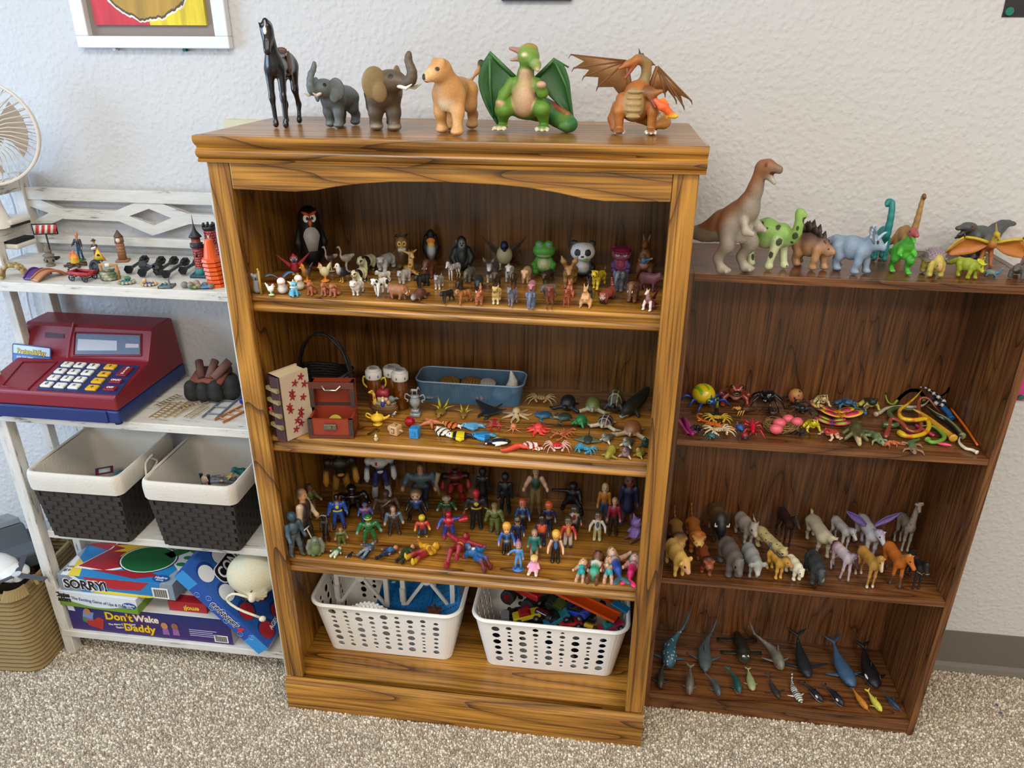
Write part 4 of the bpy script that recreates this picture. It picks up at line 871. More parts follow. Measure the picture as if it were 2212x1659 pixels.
def bat(elbow,root,tips,low,x):
 o=[root,elbow]; rbs=[T([(x,*root),(x,*elbow)],[.03,.022],'#8f5c30')]
 for i,tp in enumerate(tips):
  o.append(tp)
  if i<len(tips)-1: n=tips[i+1]; m=((tp[0]+n[0])/2,(tp[1]+n[1])/2); o.append((m[0]+(elbow[0]-m[0])*.22,m[1]+(elbow[1]-m[1])*.22))
  rbs.append(T([(x,*elbow),(x,*tp),(x+.0,tp[0]+(tp[0]-elbow[0])*.04,tp[1]-.05)],[.014,.01,.003],'#6d431f'))
 m=((tips[-1][0]+low[0])/2,(tips[-1][1]+low[1])/2); o.append((m[0]+(elbow[0]-m[0])*.2,m[1]+(elbow[1]-m[1])*.2)); o.append(low)
 return poly3([(x,a,b) for a,b in o],.012,'#94683a'),rbs
w1,r1=bat((-.13,.87),(-.05,.46),[(-.76,.94),(-.72,.78),(-.60,.68),(-.44,.55)],(-.14,.40),-.1); w2,r2=bat((.22,.81),(.13,.46),[(.63,.40),(.55,.33),(.46,.40),(.33,.48)],(.16,.40),-.1)
fig('toy_dragon','orange two headed toy dragon breathing flame with spread bat wings','toy dragon',[('body',s),('wing',w1),('wing_bones',r1),('wing',w2),('wing_bones',r2),('flame',fl)],(1227,105,1496,292),ZA,-90)
# ======================= dinosaurs on the low bookcase =======================
def thero(c,belly,up=1.,hc=None,open_=True,arm=1.,tailz=.3,ht=None,hs=1.,fn=None,legc=None,ny=0):
 s=S(.045); hc=hc or c; legc=legc or c
 s.t(bez((-.72,0,tailz-.02),(-.45,0,tailz),(-.2,0,.4),n=7),taper(.02,.14,7),c).t([(-.2,0,.4),(-.02,0,.46),(.12,0,.46+.13*up)],[.14,.17,.14],c)
 n1=V3(.18,0,.5+.25*up); n2=V3(.22,ny,.52+.40*up); s.t([(.12,0,.46+.14*up),n1,n2],[.12,.085,.07],c); s.e((.08,0,.4),(.13,.11,.13),belly)
 h=n2+V3(.05,0,.03); s.e(h,(.10*hs,.07*hs,.068*hs),hc); s.c(h+V3(.05,0,.015),h+V3(.17*hs,0,-.005),.05*hs,.034*hs,hc)
 if open_: s.c(h+V3(.0,0,-.04),h+V3(.13*hs,0,-.11*hs),.036*hs,.022*hs,belly); s.p(h+V3(.09*hs,0,-.035),(.07*hs,.045,.022),'#4a2622');
 s.p(h+V3(.04,.06*hs,.03),.022*hs,'#7a2a18',m=1); s.p(h+V3(.045,.07*hs,.03),.011*hs,'#111',m=1)
 s.t([(.15,.11,.5),(.21,.155,.42),(.30,.14,.40)],[.045*arm,.036*arm,.026*arm],belly,m=1)
 for f,gx in ((1,.10),(-1,-.06)):
  s.t([(-.05,f*.1,.42),(.05+gx,f*.135,.27),(-.06+gx,f*.135,.12),(-.02+gx,f*.14,.04)],[.125,.082,.05,.045],legc);
  for t in (-.045,0,.045): s.c((gx,f*.14,.03),(gx+.10,f*.14+t,.018),.03,.018,belly)
 if fn: s.f(fn)
 return [('body',s)]
def sauro(c,neck,tail,belly=None,hc=None,fn=None,H=.5,L=.6,r=.2,hr=.06,g=.06,nr=(.13,.05)):
 s=S(.06); s.t([(-L/2,0,H),(0,0,H+.02),(L/2,0,H+.01)],[r*.85,r*1.05,r*.85],c)
 for f,gg in ((1,g),(-1,-g)): s.t([(L/2,f*.13,H-.05),(L/2+gg,f*.15,.05)],[.1,.065],belly or c); s.e((L/2+gg+.02,f*.15,.035),(.08,.075,.04),belly or c); s.t([(-L/2,f*.13,H-.05),(-L/2-gg,f*.15,.05)],[.115,.07],belly or c); s.e((-L/2-gg+.02,f*.15,.035),(.085,.08,.04),belly or c)
 P=bez((L/2+.05,0,H+.08),*neck,n=9); s.t(P,taper(nr[0],nr[1],9),c); d=nrm(neck[-1]-np.array(neck[-2])); e=P[-1]; d2=nrm((1,d[1],-.25)); s.e(e+d2*hr*.6,(hr*1.35,hr,hr),hc or c); s.c(e+d2*hr,e+d2*hr*2.5,hr*.8,hr*.5,hc or c); s.p(e+d2*hr*.9+V3(0,hr*.8,hr*.3),hr*.3,'#111',m=1)
 P=bez((-L/2-.05,0,H),*tail,n=8); s.t(P,taper(r*.7,.02,8),c)
 if fn: s.f(fn)
 return [('body',s)]
ZB=BH
A_=hx('#8a5a3a')
fig('toy_dinosaur','tall brown and grey meat eating toy dinosaur with open toothy jaws','toy dinosaur',thero('#8d8578','#aaa296',1.05,hs=1.05,hc='#7d6552',fn=lambda V,C: C+(A_-C)*np.clip(((V[:,2]-V[:,0]*1.15)-.42)*5,0,.9)[:,None]*(V[:,2]>.36)[:,None]),(1493,293,1673,592),ZB,-38)
fig('toy_dinosaur','green long necked toy dinosaur with dark blotches','toy dinosaur',sauro('#77a04e',[(.5,.0,.5),(.64,-.04,.62),(.66,-.06,.84),(.62,-.05,.92)],[(-.5,.05,.45),(-.7,.15,.3)],belly='#b9c79a',g=.1,r=.22,H=.5,fn=chain(above('#86ad55',.55),lambda V,C: C+(hx('#c2caa0')-C)*np.clip((.5-V[:,2])*4,0,.9)[:,None],spots('#39402a',.2,.33,2))),(1594,443,1740,584),ZB,-35)
s=quad('#a9805c',L=.7,H=.52,rc=.2,rb=.27,rh=.24,w=.17,lt=.13,lm=.1,lf=.085,ft=.1,nk=(.2,-.12),rn=.12,hd=.12,sn=.1,rs=.07,hp=8,ear='n',tail=((-.2,0,-.05),(-.5,0,.05),(-.7,0,.1)),tr=.12,nose=False,g=.08,hy=-10); s.f(above('#4a3030',.62,soft=.1))
pl=[('back_plate',poly3([V3(x-sz*.5,0,z)+V3(0,f*.05,0),V3(x-sz*.55,f*.08,z+sz*.5),V3(x,f*.12,z+sz*1.15),V3(x+sz*.5,f*.08,z+sz*.5),V3(x+sz*.4,f*.05,z)],.03,'#33251f')) for i,(x,z,sz) in enumerate(((-.5,.66,.17),(-.3,.75,.22),(-.08,.78,.25),(.14,.74,.22),(.34,.66,.18),(.5,.55,.13))) for f in (1,-1)]
fig('toy_dinosaur','tan and maroon plated toy stegosaur with dark back plates','toy dinosaur',[('body',s)]+pl,(1685,454,1795,585),ZB,-48)
def cerat(c,frill,horn,hy=0,hp=-30,spik=0,**k):
 a=dict(L=.8,H=.6,rc=.27,rb=.3,rh=.26,w=.2,lt=.15,lm=.115,lf=.1,ft=.115,nk=(.2,.05),rn=.2,hd=.2,sn=.2,rs=.09,hy=hy,hp=hp,ear='n',tail=((-.2,0,-.1),(-.45,0,-.2),(-.65,0,-.28)),tr=.15,nose=False,g=.1); a.update(k); s=quad(c,**a); q=s.q
 fr=S(.02); o=q.hc-q.d*.1+q.up*.16; fr.e(o,(.06,.33,.27),frill,(0,-q_deg(q.d)-25,hy))
 n=9
 for i in range(n): t=math.pi*(i/(n-1)); e=o+q.sd*.33*math.cos(t)+(q.up*.9-q.d*.25)*.27*math.sin(t); fr.c(e,e+(e-o)*(.22 if not spik else .5),.04,.012,horn if not spik else frill)
 h=S(.01);
 for f in (1,-1): b=q.hc+q.sd*f*.1+q.up*.16+q.d*.08; h.t([b,b+q.up*.12+q.d*.08,b+q.up*.2+q.d*.2],[.05,.035,.008],horn)
 b=q.tip-q.d*.06+q.up*.08; h.c(b,b+q.up*.12+q.d*.03,.045,.01,horn)
 return [('body',s),('frill',fr),('horns',h)]
def q_deg(d): return -math.degrees(math.asin(float(d[2])))
fig('toy_dinosaur','pale blue three horned toy dinosaur with dark frill','toy dinosaur',cerat('#8094aa','#5b6b7e','#a9bccf',hy=12,hp=-8,nk=(.16,.16)),(1768,466,1908,594),ZB,-42)
fig('toy_dinosaur','teal long necked toy dinosaur looking left','toy dinosaur',sauro('#1f7f7c',[(.42,.02,.62),(.46,.02,.95),(.36,0,1.2),(.2,-.1,1.22)],[(-.45,0,.35),(-.6,0,.15)],H=.48,r=.18,hr=.07,L=.42,nr=(.13,.06)),(1879,429,1934,567),ZB,-95,lim=1.6)
fig('toy_dinosaur','tan toy dinosaur with a tall upright neck at the back','toy dinosaur',sauro('#a8824f',[(.42,.0,.62),(.5,.0,.95),(.52,0,1.3),(.54,0,1.5)],[(-.45,-.1,.3),(-.7,-.2,.15)],H=.5,r=.2,hr=.055,L=.42,hc='#6a4e34',nr=(.14,.045)),(1920,387,1993,558),ZB,-75,lim=1.5)
fig('toy_dinosaur','dark grey toy tyrannosaur with raised tail near the wall','toy dinosaur',thero('#4a4d4e','#3c3f40',.25,tailz=.62,hs=1.25,arm=.8,open_=True),(2008,454,2155,540),ZB,-150)
fig('toy_dinosaur','small bright green toy tyrannosaur with red head','toy dinosaur',thero('#3f9a2a','#4fae34',.75,hc='#a04a4c',hs=1.35,arm=1.2),(1919,493,1986,594),ZB,-88,lim=1.6)
s=quad('#b5a34a',L=.6,H=.42,rc=.2,rb=.26,rh=.22,w=.2,lt=.12,lm=.1,lf=.09,ft=.1,nk=(.12,-.1),rn=.13,hd=.13,sn=.08,rs=.08,hp=-25,ear='n',nose=False,cs='#a8764a'); sp=S(.03); sp.e((-.05,0,.5),(.5,.36,.23),'#82707c')
for i in range(-3,4):
 for j in range(-2,4):
  x,y=.13*j-.12,.095*i; zz=.5+.23*math.sqrt(max(0,1-((x+.05)/.5)**2-(y/.36)**2)); sp.c((x,y,zz),(x*1.04,y*1.2,zz+.07),.032,.01,'#8d7c86',k=.01)
for f in (1,-1):
 for i in range(6): x=-.4+.15*i; sp.c((x,f*.33,.46),(x-.02,f*.5,.42),.045,.01,'#6a6442')
fig('toy_dinosaur','yellow and mauve armoured toy ankylosaur with spiky back','toy dinosaur',[('body',s),('armour',sp)],(1980,533,2055,600),ZB,-88)
fig('toy_dinosaur','bright yellow horned toy dinosaur with spiked frill lowering its head','toy dinosaur',cerat('#8f9a24','#c4c41e','#d2d024',hy=15,hp=-38,spik=1,cs='#c2c220'),(2055,538,2123,604),ZB,-55)
s=S(.03); s.c((-.12,0,.34),(.06,0,.42),.09,.08,'#a8672c').c((.06,0,.44),(.1,0,.6),.05,.045,'#b5a02c').e((.13,0,.63),(.07,.05,.05),'#c0a830').c((.16,0,.63),(.32,0,.56),.035,.012,'#b58a2c').c((.08,0,.66),(-.02,0,.80),.03,.012,'#8a7a40').t([(-.1,.06,.3),(-.06,.09,.12),(.0,.09,.02)],[.05,.035,.03],'#9a5a2c',m=1).e((.05,.09,.015),(.06,.04,.015),'#9a5a2c',m=1)
W=[]
for f in (1,-1): W.append(('wing',webbed([(f*.05,.40),(f*.25,.26),(f*.45,.2),(f*.7,.18)],[(f*.08,.46),(f*.3,.5),(f*.5,.52),(f*.78,.24)],10,.02,.014,'#b5702a'))); W.append(('wing_arm',[T(bez((.02,f*.06,.45),(.04,f*.3,.52),(.03,f*.52,.54),n=6),[.035,.032,.03,.03,.03,.025],'#bfa62c'),T([(.03,f*.52,.54),(.05,f*.55,.62)],[.022,.006],'#5a4a30'),T(bez((.02,f*.52,.54),(.0,f*.66,.42),(0,f*.8,.22),n=5),taper(.026,.012,5),'#bfa62c')]))
fig('toy_pterosaur','yellow and orange toy pteranodon with spread wings','toy dinosaur',[('body',s)]+W,(2040,483,2232,578),ZB,-92)
fig('toy_turtle','tiny blue long necked sea reptile near the shelf edge','toy dinosaur',[('body',S(.03).e((-.05,0,.16),(.3,.22,.13),'#6a7a70').t([(.2,0,.14),(.36,0,.2),(.42,0,.36)],[.09,.065,.05],'#3f7590').e((.47,0,.38),(.08,.05,.045),'#4b86a0').t([(.15,.18,.1),(.25,.36,.03)],[.06,.03],'#3f7590',m=1).t([(-.2,.16,.1),(-.28,.3,.03)],[.05,.03],'#3f7590',m=1).c((-.3,0,.12),(-.5,0,.1),.06,.02,'#56756e'))],(2124,574,2165,601),ZB,-20)
s=quad('#55504c',L=.6,H=.34,rc=.14,rb=.16,rh=.14,w=.17,lt=.08,lm=.06,lf=.05,ft=.07,nk=(.12,.06),rn=.1,hd=.11,sn=.12,rs=.06,hp=-10,ear='n',tail=((-.2,0,-.06),(-.45,0,-.12)),tr=.08,nose=False)
fig('toy_dinosaur','grey sail backed toy dimetrodon at the right end of the shelf','toy dinosaur',[('body',s),('sail',poly3([V3(.34,0,.44)]+[V3(.36*math.cos(t)-.02,0,.46+.42*math.sin(t)) for t in np.linspace(.1,3.04,12)]+[V3(-.38,0,.42)],.03,'#5f4a46'))],(2176,548,2234,606),ZB,-130)
# ======================= animals on the top shelf of the tall bookcase =======================
Z=SH1; GA='animal figurines on the top oak shelf'
def A1(name,label,cat_,parts,b,head=-90,**k): return fig(name,label,cat_,parts,b,Z,head,group=GA,ymax=-.018,rel=1,**k)
A1('wooden_penguin','large black wooden penguin with orange brows in the back corner','penguin',[('body',S(.05).c((0,0,.2),(0,0,.78),.27,.24,'#0d0d10').e((0,0,.80),(.24,.24,.2),'#0d0d10').t([(0,.24,.62),(0,.31,.35),(0,.29,.16)],[.06,.07,.04],'#0d0d10',m=1)),('belly_panel',poly3([(.275,a,b) for a,b in ((-.1,.24),(.1,.24),(.19,.52),(.16,.6),(.1,.66),(0,.685),(-.1,.66),(-.16,.6),(-.19,.52))],.012,'#b9b9b6')),('eye',ell((.235,.075,.83),(.02,.075,.075),'#e8e6e0')),('eye',ell((.235,-.075,.83),(.02,.075,.075),'#e8e6e0')),('pupil',ell((.258,.055,.83),(.008,.032,.032),'#0a0a0a')),('pupil',ell((.258,-.055,.83),(.008,.032,.032),'#0a0a0a')),('beak',S(.01).c((.24,0,.75),(.29,0,.70),.05,.02,'#d6582a')),('eyebrow',T([(.24,0,.885),(.235,.10,.92),(.21,.18,.95)],[.02,.035,.008],'#d6522a')),('eyebrow',T([(.24,0,.885),(.235,-.10,.92),(.21,-.18,.95)],[.02,.035,.008],'#d6522a'))],(635,444,708,574),-84)
ow=egg('#6a4a28','#5f4426',face='#8a6a44',beak='#d8a526',r=.32,hr=.25,wc='#5a3e20',eyec='#e6cf6a',foot='#7a6a40'); ow.t([(.1,.05,.98),(.08,.18,1.03),(.02,.28,1.06)],[.03,.035,.02],'#141210').t([(.1,-.05,.98),(.08,-.18,1.03),(.02,-.26,1.0)],[.03,.035,.02],'#141210').e((.24,0,.60),(.06,.16,.05),'#e8e4dc')
A1('toy_owl','brown plastic owl with dark heavy brows and a white collar','owl',ow,(847,497,890,580))
pn=egg('#0e0e12','#d9dde0',face='#0e0e12',beak='#222',r=.22,hr=.13,eyec='#222',wc='#101014',foot='#222'); pn.p((.2,0,.66),(.16,.2,.10),'#e88a24').p((.22,0,.55),(.1,.16,.06),'#ecc050').p((.3,0,.3),.03,'#111')
A1('toy_penguin','slim black penguin with orange chest and white belly','penguin',pn,(912,496,950,566))
A1('toy_gorilla','seated charcoal gorilla with pale grey face','gorilla',[('body',S(.05).c((0,0,.2),(0,0,.55),.27,.25,'#17191c').e((.03,0,.80),(.19,.185,.19),'#141619').e((.15,0,.76),(.09,.115,.135),'#8f9294').t([(0,.24,.55),(.08,.36,.34),(.2,.26,.16)],[.13,.12,.09],'#1a1d20',m=1).t([(.05,.2,.14),(.3,.26,.1)],[.14,.1],'#15171a',m=1).e((.2,0,.36),(.1,.13,.17),'#2b2e31').e((0,.19,.82),(.04,.045,.05),'#8f9294',m=1).p((.23,.05,.80),.03,'#0a0a0a',m=1).p((.25,0,.74),(.05,.045,.03),'#0a0a0a'))],(971,508,1025,586))
A1('toy_bird','round cream bird with blue head and dark feathered wings spread','bird',[('body',S(.04).e((0,0,.42),(.27,.29,.27),'#b3ab84').e((.1,0,.7),(.15,.14,.15),'#12163a').c((.2,0,.66),(.3,0,.62),.08,.05,'#10143a').t([(.02,.14,.2),(.03,.17,.05)],[.05,.04],'#b8b08a',m=1).e((.14,.18,.04),(.13,.1,.04),'#b8b08a',m=1))]+[('wing',wing((-.05,f*.2,.58),(-.1,f*.82,.95),(-.1,f*.28,.36),4,'#2a241d',.035,.16)) for f in (1,-1)],(1040,510,1139,585))
A1('toy_frog','green sitting toy frog with a wide grin and cream belly','frog',puppet('#4d9a34','#4a9432',ear='e',belly='#cfd3a2',earc='#4d9a34',eyew='#6f8a86',grin='#b9b48a',hr=.31,nosec='#5aa63c'),(1147,520,1202,594))
A1('toy_panda','big headed plastic panda chewing a green leaf','panda',puppet('#dedede','#141416',ear='r',belly='#d5d5d2',muz='#e2e2e0',earc='#141416',patch='#141416',eyew='#222',hr=.32)+[('leaf',poly3([(.33,-.04,.54),(.34,.08,.52),(.33,.16,.56),(.33,.06,.6)],.02,'#7aa52c'))],(1228,519,1287,603))
A1('toy_owl','pink big eyed plastic owl with magenta fringe','owl',puppet('#c46a8e','#b84a78',ear='p',belly='#c9587f',earc='#8f2450',eyew='#cfe0ee',hr=.33,arm='#7a5aa8',nosec='#e08a3a')+[('fringe',S(.03).e((.0,0,.92),(.29,.33,.14),'#8f2450').t([(.27,-.2,.86),(.3,0,.84),(.27,.2,.86)],[.06,.07,.06],'#962856'))],(1317,530,1366,591))
jr=roo('#7a4a22',belly='#c98a84',ear=.14); jr[0][1].e((.16,0,.38),(.1,.13,.12),'#cf968e')
A1('toy_kangaroo','brown toy kangaroo in pink carrying a joey in a blue shirt','kangaroo',jr+[('joey',S(.03).e((.25,0,.50),(.07,.075,.09),'#4a8ab8').e((.26,-.02,.62),(.065,.065,.06),'#8a5a2c').t([(.25,.06,.52),(.27,.2,.58)],[.03,.025],'#4a8ab8').e((.27,.22,.59),.03,'#c9965a'))],(1371,506,1414,605),-100)
kb=S(.04); kb.c((-.02,-.03,.22),(0,-.03,.5),.2,.17,'#77797a').e((.03,-.03,.72),(.16,.17,.16),'#7f8182').e((.02,-.2,.84),(.06,.08,.08),'#8a8c8d').e((.02,.13,.86),(.06,.07,.07),'#8a8c8d').t([(.05,.08,.5),(.15,.17,.55)],[.07,.06],'#77797a').t([(.05,.08,.14),(.15,.18,.16)],[.09,.07],'#77797a').e((.19,-.03,.70),(.04,.035,.06),'#16161a').p((.17,.06,.76),.022,'#111').p((.17,-.12,.76),.022,'#111')
A1('toy_koala','grey koala hugging a stub of bamboo at the left end','koala',[('body',kb),('bamboo',[cyl((.17,.16,0),(.17,.16,1.02),.07,'#b08a3c',12),cyl((.17,.16,.98),(.15,.12,1.12),.05,'#c09a48',10)])],(541,578,567,637))
A1('toy_hen','small white hen on a pale green base','hen',birdy('#e6e4e0',beak='#d8a040',legs='#c9d8b0',r=.2,tail=.12,up=.32,neck=.06,comb='#c03040',base='#bcd8a4',lh=.2),(572,611,595,640),-20)
for b,lb in (((598,600,622,635),'white duck with orange bill beside the small white hen'),((635,594,658,627),'white duck with orange bill behind the blue cat figure')):
 A1('toy_duck',lb,'duck',[('body',S(.05).e((-.05,0,.24),(.3,.24,.24),'#dcd6cc').c((.08,0,.35),(.12,0,.62),.16,.17,'#e8e4de').e((.12,0,.68),(.2,.19,.19),'#f0eeea').e((.29,0,.62),(.1,.16,.035),'#dd8a34').c((-.3,0,.32),(-.42,0,.42),.1,.03,'#dcd6cc'))],b,-100)
bc=S(.04); bc.c((-.15,0,.2),(.02,0,.45),.18,.13,'#5cb2d8').e((.06,0,.72),(.17,.17,.15),'#62bade').t([(.08,.09,.42),(.14,.1,.05)],[.06,.05],'#5cb2d8',m=1).e((-.1,.12,.1),(.2,.1,.1),'#5cb2d8',m=1).e((.05,0,.56),(.15,.2,.06),'#eef2f4').t([(-.25,0,.12),(-.3,.22,.1),(-.1,.32,.07)],[.08,.07,.04],'#5cb2d8').c((.02,.13,.8),(.0,.26,.92),.07,.02,'#e8d48a',m=1).c((.04,0,.86),(.02,0,1.0),.05,.02,'#e8d48a').p((.2,.08,.73),.03,'#1c2a4a',m=1)
A1('toy_cat','glossy light blue sitting cat with white ruff','cat',bc,(620,604,651,643),-75,mat='gloss')
A1('toy_parrot','red macaw with blue wings stretched flat','parrot',[('body',S(.03).c((-.25,0,.2),(.2,0,.24),.12,.13,'#a82034').e((.32,0,.25),(.13,.11,.11),'#b0243a').c((.42,0,.23),(.47,0,.17),.05,.02,'#333').c((-.3,0,.2),(-.85,0,.12),.08,.03,'#7a2038'))]+[('wing',SH([[(.12-.5*v-.1*abs(u),f*(.06+.62*u),.26+.18*math.sin(u*2.4)-.05*v) for v in np.linspace(0,1,4)] for u in np.linspace(0,1,7)],.03,c)) for f,c in ((1,'#5a8ab8'),(-1,'#6a86b0'))],(570,585,637,614),-80)
A1('toy_parrot','red standing parrot with raised wings and blue beak','parrot',[('body',S(.04).c((0,0,.28),(0,0,.5),.17,.15,'#9c2030').e((.02,0,.74),(.15,.17,.16),'#a52434').e((.12,0,.72),(.08,.14,.1),'#d8d6d2').e((.17,0,.70),(.07,.08,.1),'#1c1c6a').e((.02,0,.9),(.06,.06,.07),'#9c2030').e((.06,.08,.06),(.1,.07,.06),'#b5a83a',m=1).p((.15,.11,.78),.03,'#111',m=1))]+[('wing',wing((0,f*.12,.5),(-.05,f*.72,.98),(-.02,f*.2,.34),4,'#a82838',.05,.12)) for f in (1,-1)],(594,543,671,597),-88)
A1('toy_rooster','black and orange rooster with big dark tail','rooster',birdy('#3a3020',belly='#b87a2c',head='#c98a34',beak='#d89a30',legs='#d8882a',wc='#14181a',r=.2,tail=.16,up=.34,neck=.14,comb='#c02a2a',base='#d8842a'),(646,564,676,612),-165)
A1('toy_hen','cream hen with red comb on an orange base','hen',birdy('#d0c69a',beak='#d89a30',legs='#d8882a',r=.22,tail=.1,up=.26,neck=.1,comb='#b8242c',base='#d8842a'),(686,562,713,611),-160)
def ostrich(body,neckc):
 s=S(.04); s.e((-.02,0,.56),(.24,.16,.16),body).t(bez((.16,0,.56),(.24,0,.66),(.22,0,.85),(.27,0,1.0),n=7),[.07,.05,.04,.035,.035,.035,.04],neckc).e((.3,0,1.03),(.07,.045,.045),neckc).c((.34,0,1.02),(.43,0,.99),.025,.012,'#8a8078').t([(-.2,0,.62),(-.34,0,.66)],[.1,.06],neckc).t([(0,.06,.45),(.03,.06,.24),(0,.06,.04)],[.05,.03,.03],neckc,m=1).e((0,0,.02),(.2,.16,.035),'#a8a29c').p((.32,.04,1.05),.014,'#111',m=1); return s
A1('toy_ostrich','dark feathered ostrich with pale neck','ostrich',ostrich('#3a1f26','#b3aaa4'),(695,529,729,589),-170)
A1('toy_ostrich','pale grey ostrich beside the dark ostrich','ostrich',ostrich('#9a938a','#b8b2aa'),(726,532,766,590),-165)
A1('toy_eagle','black eagle with white head and yellow feet','eagle',birdy('#26292c',head='#e6e6e6',beak='#e0a02c',legs='#c9a050',wings='side',wc='#1e2124',r=.22,tail=.2,up=-.2,neck=.14,hr=.13,lh=.2),(722,565,755,612),-150)
for b,lb in (((662,608,689,640),'small reddish brown puppy nearest the ducks'),((692,610,716,641),'small reddish brown puppy in the middle of three'),((710,612,742,643),'small reddish brown puppy nearest the white dog')):
 p_=S(.05); p_.c((-.25,0,.16),(.08,0,.38),.17,.15,'#9c5a38').e((.14,0,.64),(.16,.145,.14),'#a5623e').c((.22,0,.60),(.34,0,.57),.08,.06,'#ab6a46').t([(.12,.1,.4),(.16,.13,.05)],[.075,.06],'#9c5a38',m=1).e((.22,.13,.03),(.09,.06,.035),'#9c5a38',m=1).e((-.18,.15,.12),(.17,.08,.12),'#9c5a38',m=1).t([(.06,.13,.7),(.08,.19,.55)],[.05,.05],'#8f5030',m=1).t([(-.38,0,.16),(-.6,.1,.28)],[.05,.03],'#9c5a38').p((.4,0,.58),.035,'#111').p((.28,.09,.68),.022,'#111',m=1)
 A1('toy_puppy',lb,'dog',p_,b,-125)
def panda():
 s=bear('#cbc8a2',hd=.24,hp=-5,nk=(.16,.1)); s.f(lambda V,C: np.where(((V[:,0]>.12)&(V[:,0]<.50)&(V[:,2]<.95))[:,None]|((V[:,0]<-.3)&(V[:,2]<.38))[:,None],hx('#15161a'),C)); q=s.q
 for f in (1,-1): s.p(q.hc+q.d*.2+q.sd*f*.11+q.up*.05,.075,'#17171a'); s.p(q.hc-q.d*.05+q.sd*f*.18+q.up*.22,.11,'#17171a')
 return s
A1('toy_panda','rubber panda standing behind another panda','panda',panda(),(770,549,814,593),-122)
A1('toy_panda','rubber panda standing in front of another panda','panda',panda(),(757,578,794,617),-118)
A1('toy_dog','fluffy white dog in front of the pandas','dog',dog('#d9d4cb',rc=.25,rb=.21,rn=.2,hd=.19,sn=.1,er=.08,tail=((-.08,0,.15),(.05,0,.3)),tr=.07,cn='#332'),(754,599,787,640),-112)
A1('toy_polar_bear','white polar bear walking with head turned','bear',bear('#c9ccce',hy=25,hp=-5,nk=(.24,.08),hd=.18,sn=.14,g=.08,cn='#15161a'),(813,546,856,589),-118)
A1('toy_tiger','white tiger cub with faint stripes','tiger',cat('#c9c4bc',cn='#333',hp=-10).f(bands('#8f8a84',.13,.3)),(809,583,849,613),-150)
A1('toy_calf','black and white calf with lowered head','calf',bovine('#e2dfda',rc=.2,rb=.18,rh=.19,nk=(.2,.12),hp=-30,L=.8,ch='#2a2624',g=.1,rn=.12,hd=.13,sn=.14,rs=.08,er=.08).f(spots('#1a1a1e',.38,.40,4,lambda V:V[:,2]>.45)),(800,599,842,643),-132)
s=S(.04); s.e((-.1,0,.18),(.28,.2,.17),'#cda45c').t(bez((.05,0,.25),(.12,0,.5),(.14,0,.8),n=5),[.14,.11,.09,.085,.08],'#d0a85e').e((.18,0,.9),(.12,.1,.09),'#d2aa62').c((.24,0,.88),(.36,0,.82),.07,.055,'#d9b87c').t([(.12,.08,.95),(.08,.24,1.03)],[.05,.03],'#d2aa62',m=1).t([(.15,.04,.98),(.15,.05,1.08)],[.02,.025],'#7a5028',m=1).t([(.1,.1,.12),(.32,.16,.06)],[.07,.05],'#d0a85e',m=1).t([(-.2,.15,.08),(.05,.28,.05)],[.07,.05],'#d0a85e',m=1).p((.26,.075,.92),.025,'#111',m=1).f(spots('#8a5a2a',.15,.33,2,lambda V:V[:,2]<.82))
A1('toy_giraffe','young spotted giraffe lying down with neck up','giraffe',s,(868,539,906,599),-70)
A1('toy_bear','pale grey bear cub facing forward','bear',bear('#a8a39c',hd=.2,nk=(.2,.12),cn='#444'),(857,581,888,615),-122)
A1('toy_mammoth','shaggy brown mammoth with white tusks next to the black bear','mammoth',elephant('#5e3826',trunk='down',ear='#5a3422',earr=.16,tl=.9,L=.7),(911,560,945,603),-112)
A1('toy_bear','small black bear walking left','bear',bear('#17181b',g=.1,nk=(.22,.1)),(894,590,928,624),-140)
A1('toy_wolf','grey and white husky standing','dog',dog('#8b8884',cs='#c8c4bc',cl='#cfcac2',cb='#cfcac2'),(937,588,959,627),-105)
A1('toy_zebra','white zebra with black back stripes','zebra',horse('#d6d2cb',nk=(.24,.34),hd=.13,cm='#222',ch='#222').f(bands('#1c1a1a',.11,.4,(1,0,.1),.3,lambda V:(V[:,2]>.72)&(V[:,0]<.72))),(962,565,996,608),-130)
A1('toy_rhino','olive grey rhino in front of the gorilla','rhino',rhino('#5d5f50',horn='#77776a'),(1002,573,1027,612),-115)
A1('toy_boar','reddish tusked boar with head down','boar',pig('#96603c',L=.8,nk=(.2,.0),hp=-35,g=.12)+[] if False else [('body',pig('#96603c',L=.8,nk=(.2,.0),hp=-35,g=.12)),('tusk',T([(.8,.12,.4),(.92,.17,.46),(.95,.15,.56)],[.03,.03,.01],'#e6e0d2')),('tusk',T([(.8,-.12,.4),(.92,-.17,.46),(.95,-.15,.56)],[.03,.03,.01],'#e6e0d2'))],(841,608,882,649),-35)
s=S(.05); s.t([(-.3,0,.16),(0,0,.2),(.28,0,.17)],[.16,.2,.15],'#5c3a2c').e((.42,0,.18),(.15,.13,.12),'#5c3a2c').e((.5,0,.13),(.09,.11,.08),'#c0b8b2').t([(.2,.15,.08),(.28,.22,.03)],[.06,.04],'#5c3a2c',m=1).t([(-.2,.16,.08),(-.15,.24,.03)],[.06,.05],'#5c3a2c',m=1).e((-.6,0,.06),(.22,.11,.03),'#3a2a24').p((.5,.09,.24),.02,'#111',m=1)
A1('toy_beaver','low brown beaver with pale muzzle','beaver',s,(891,616,926,651),-128)
A1('toy_panther','sleek black panther prowling in the front row','cat',cat('#1f1d1c',g=.12,nk=(.22,.05)),(951,621,980,658),-130)
A1('toy_anteater','dark brown furry animal behind the tiger cub','anteater',bear('#3a2e26',hd=.14,sn=.25,rs=.06,hp=-40),(983,601,1001,631),-100)
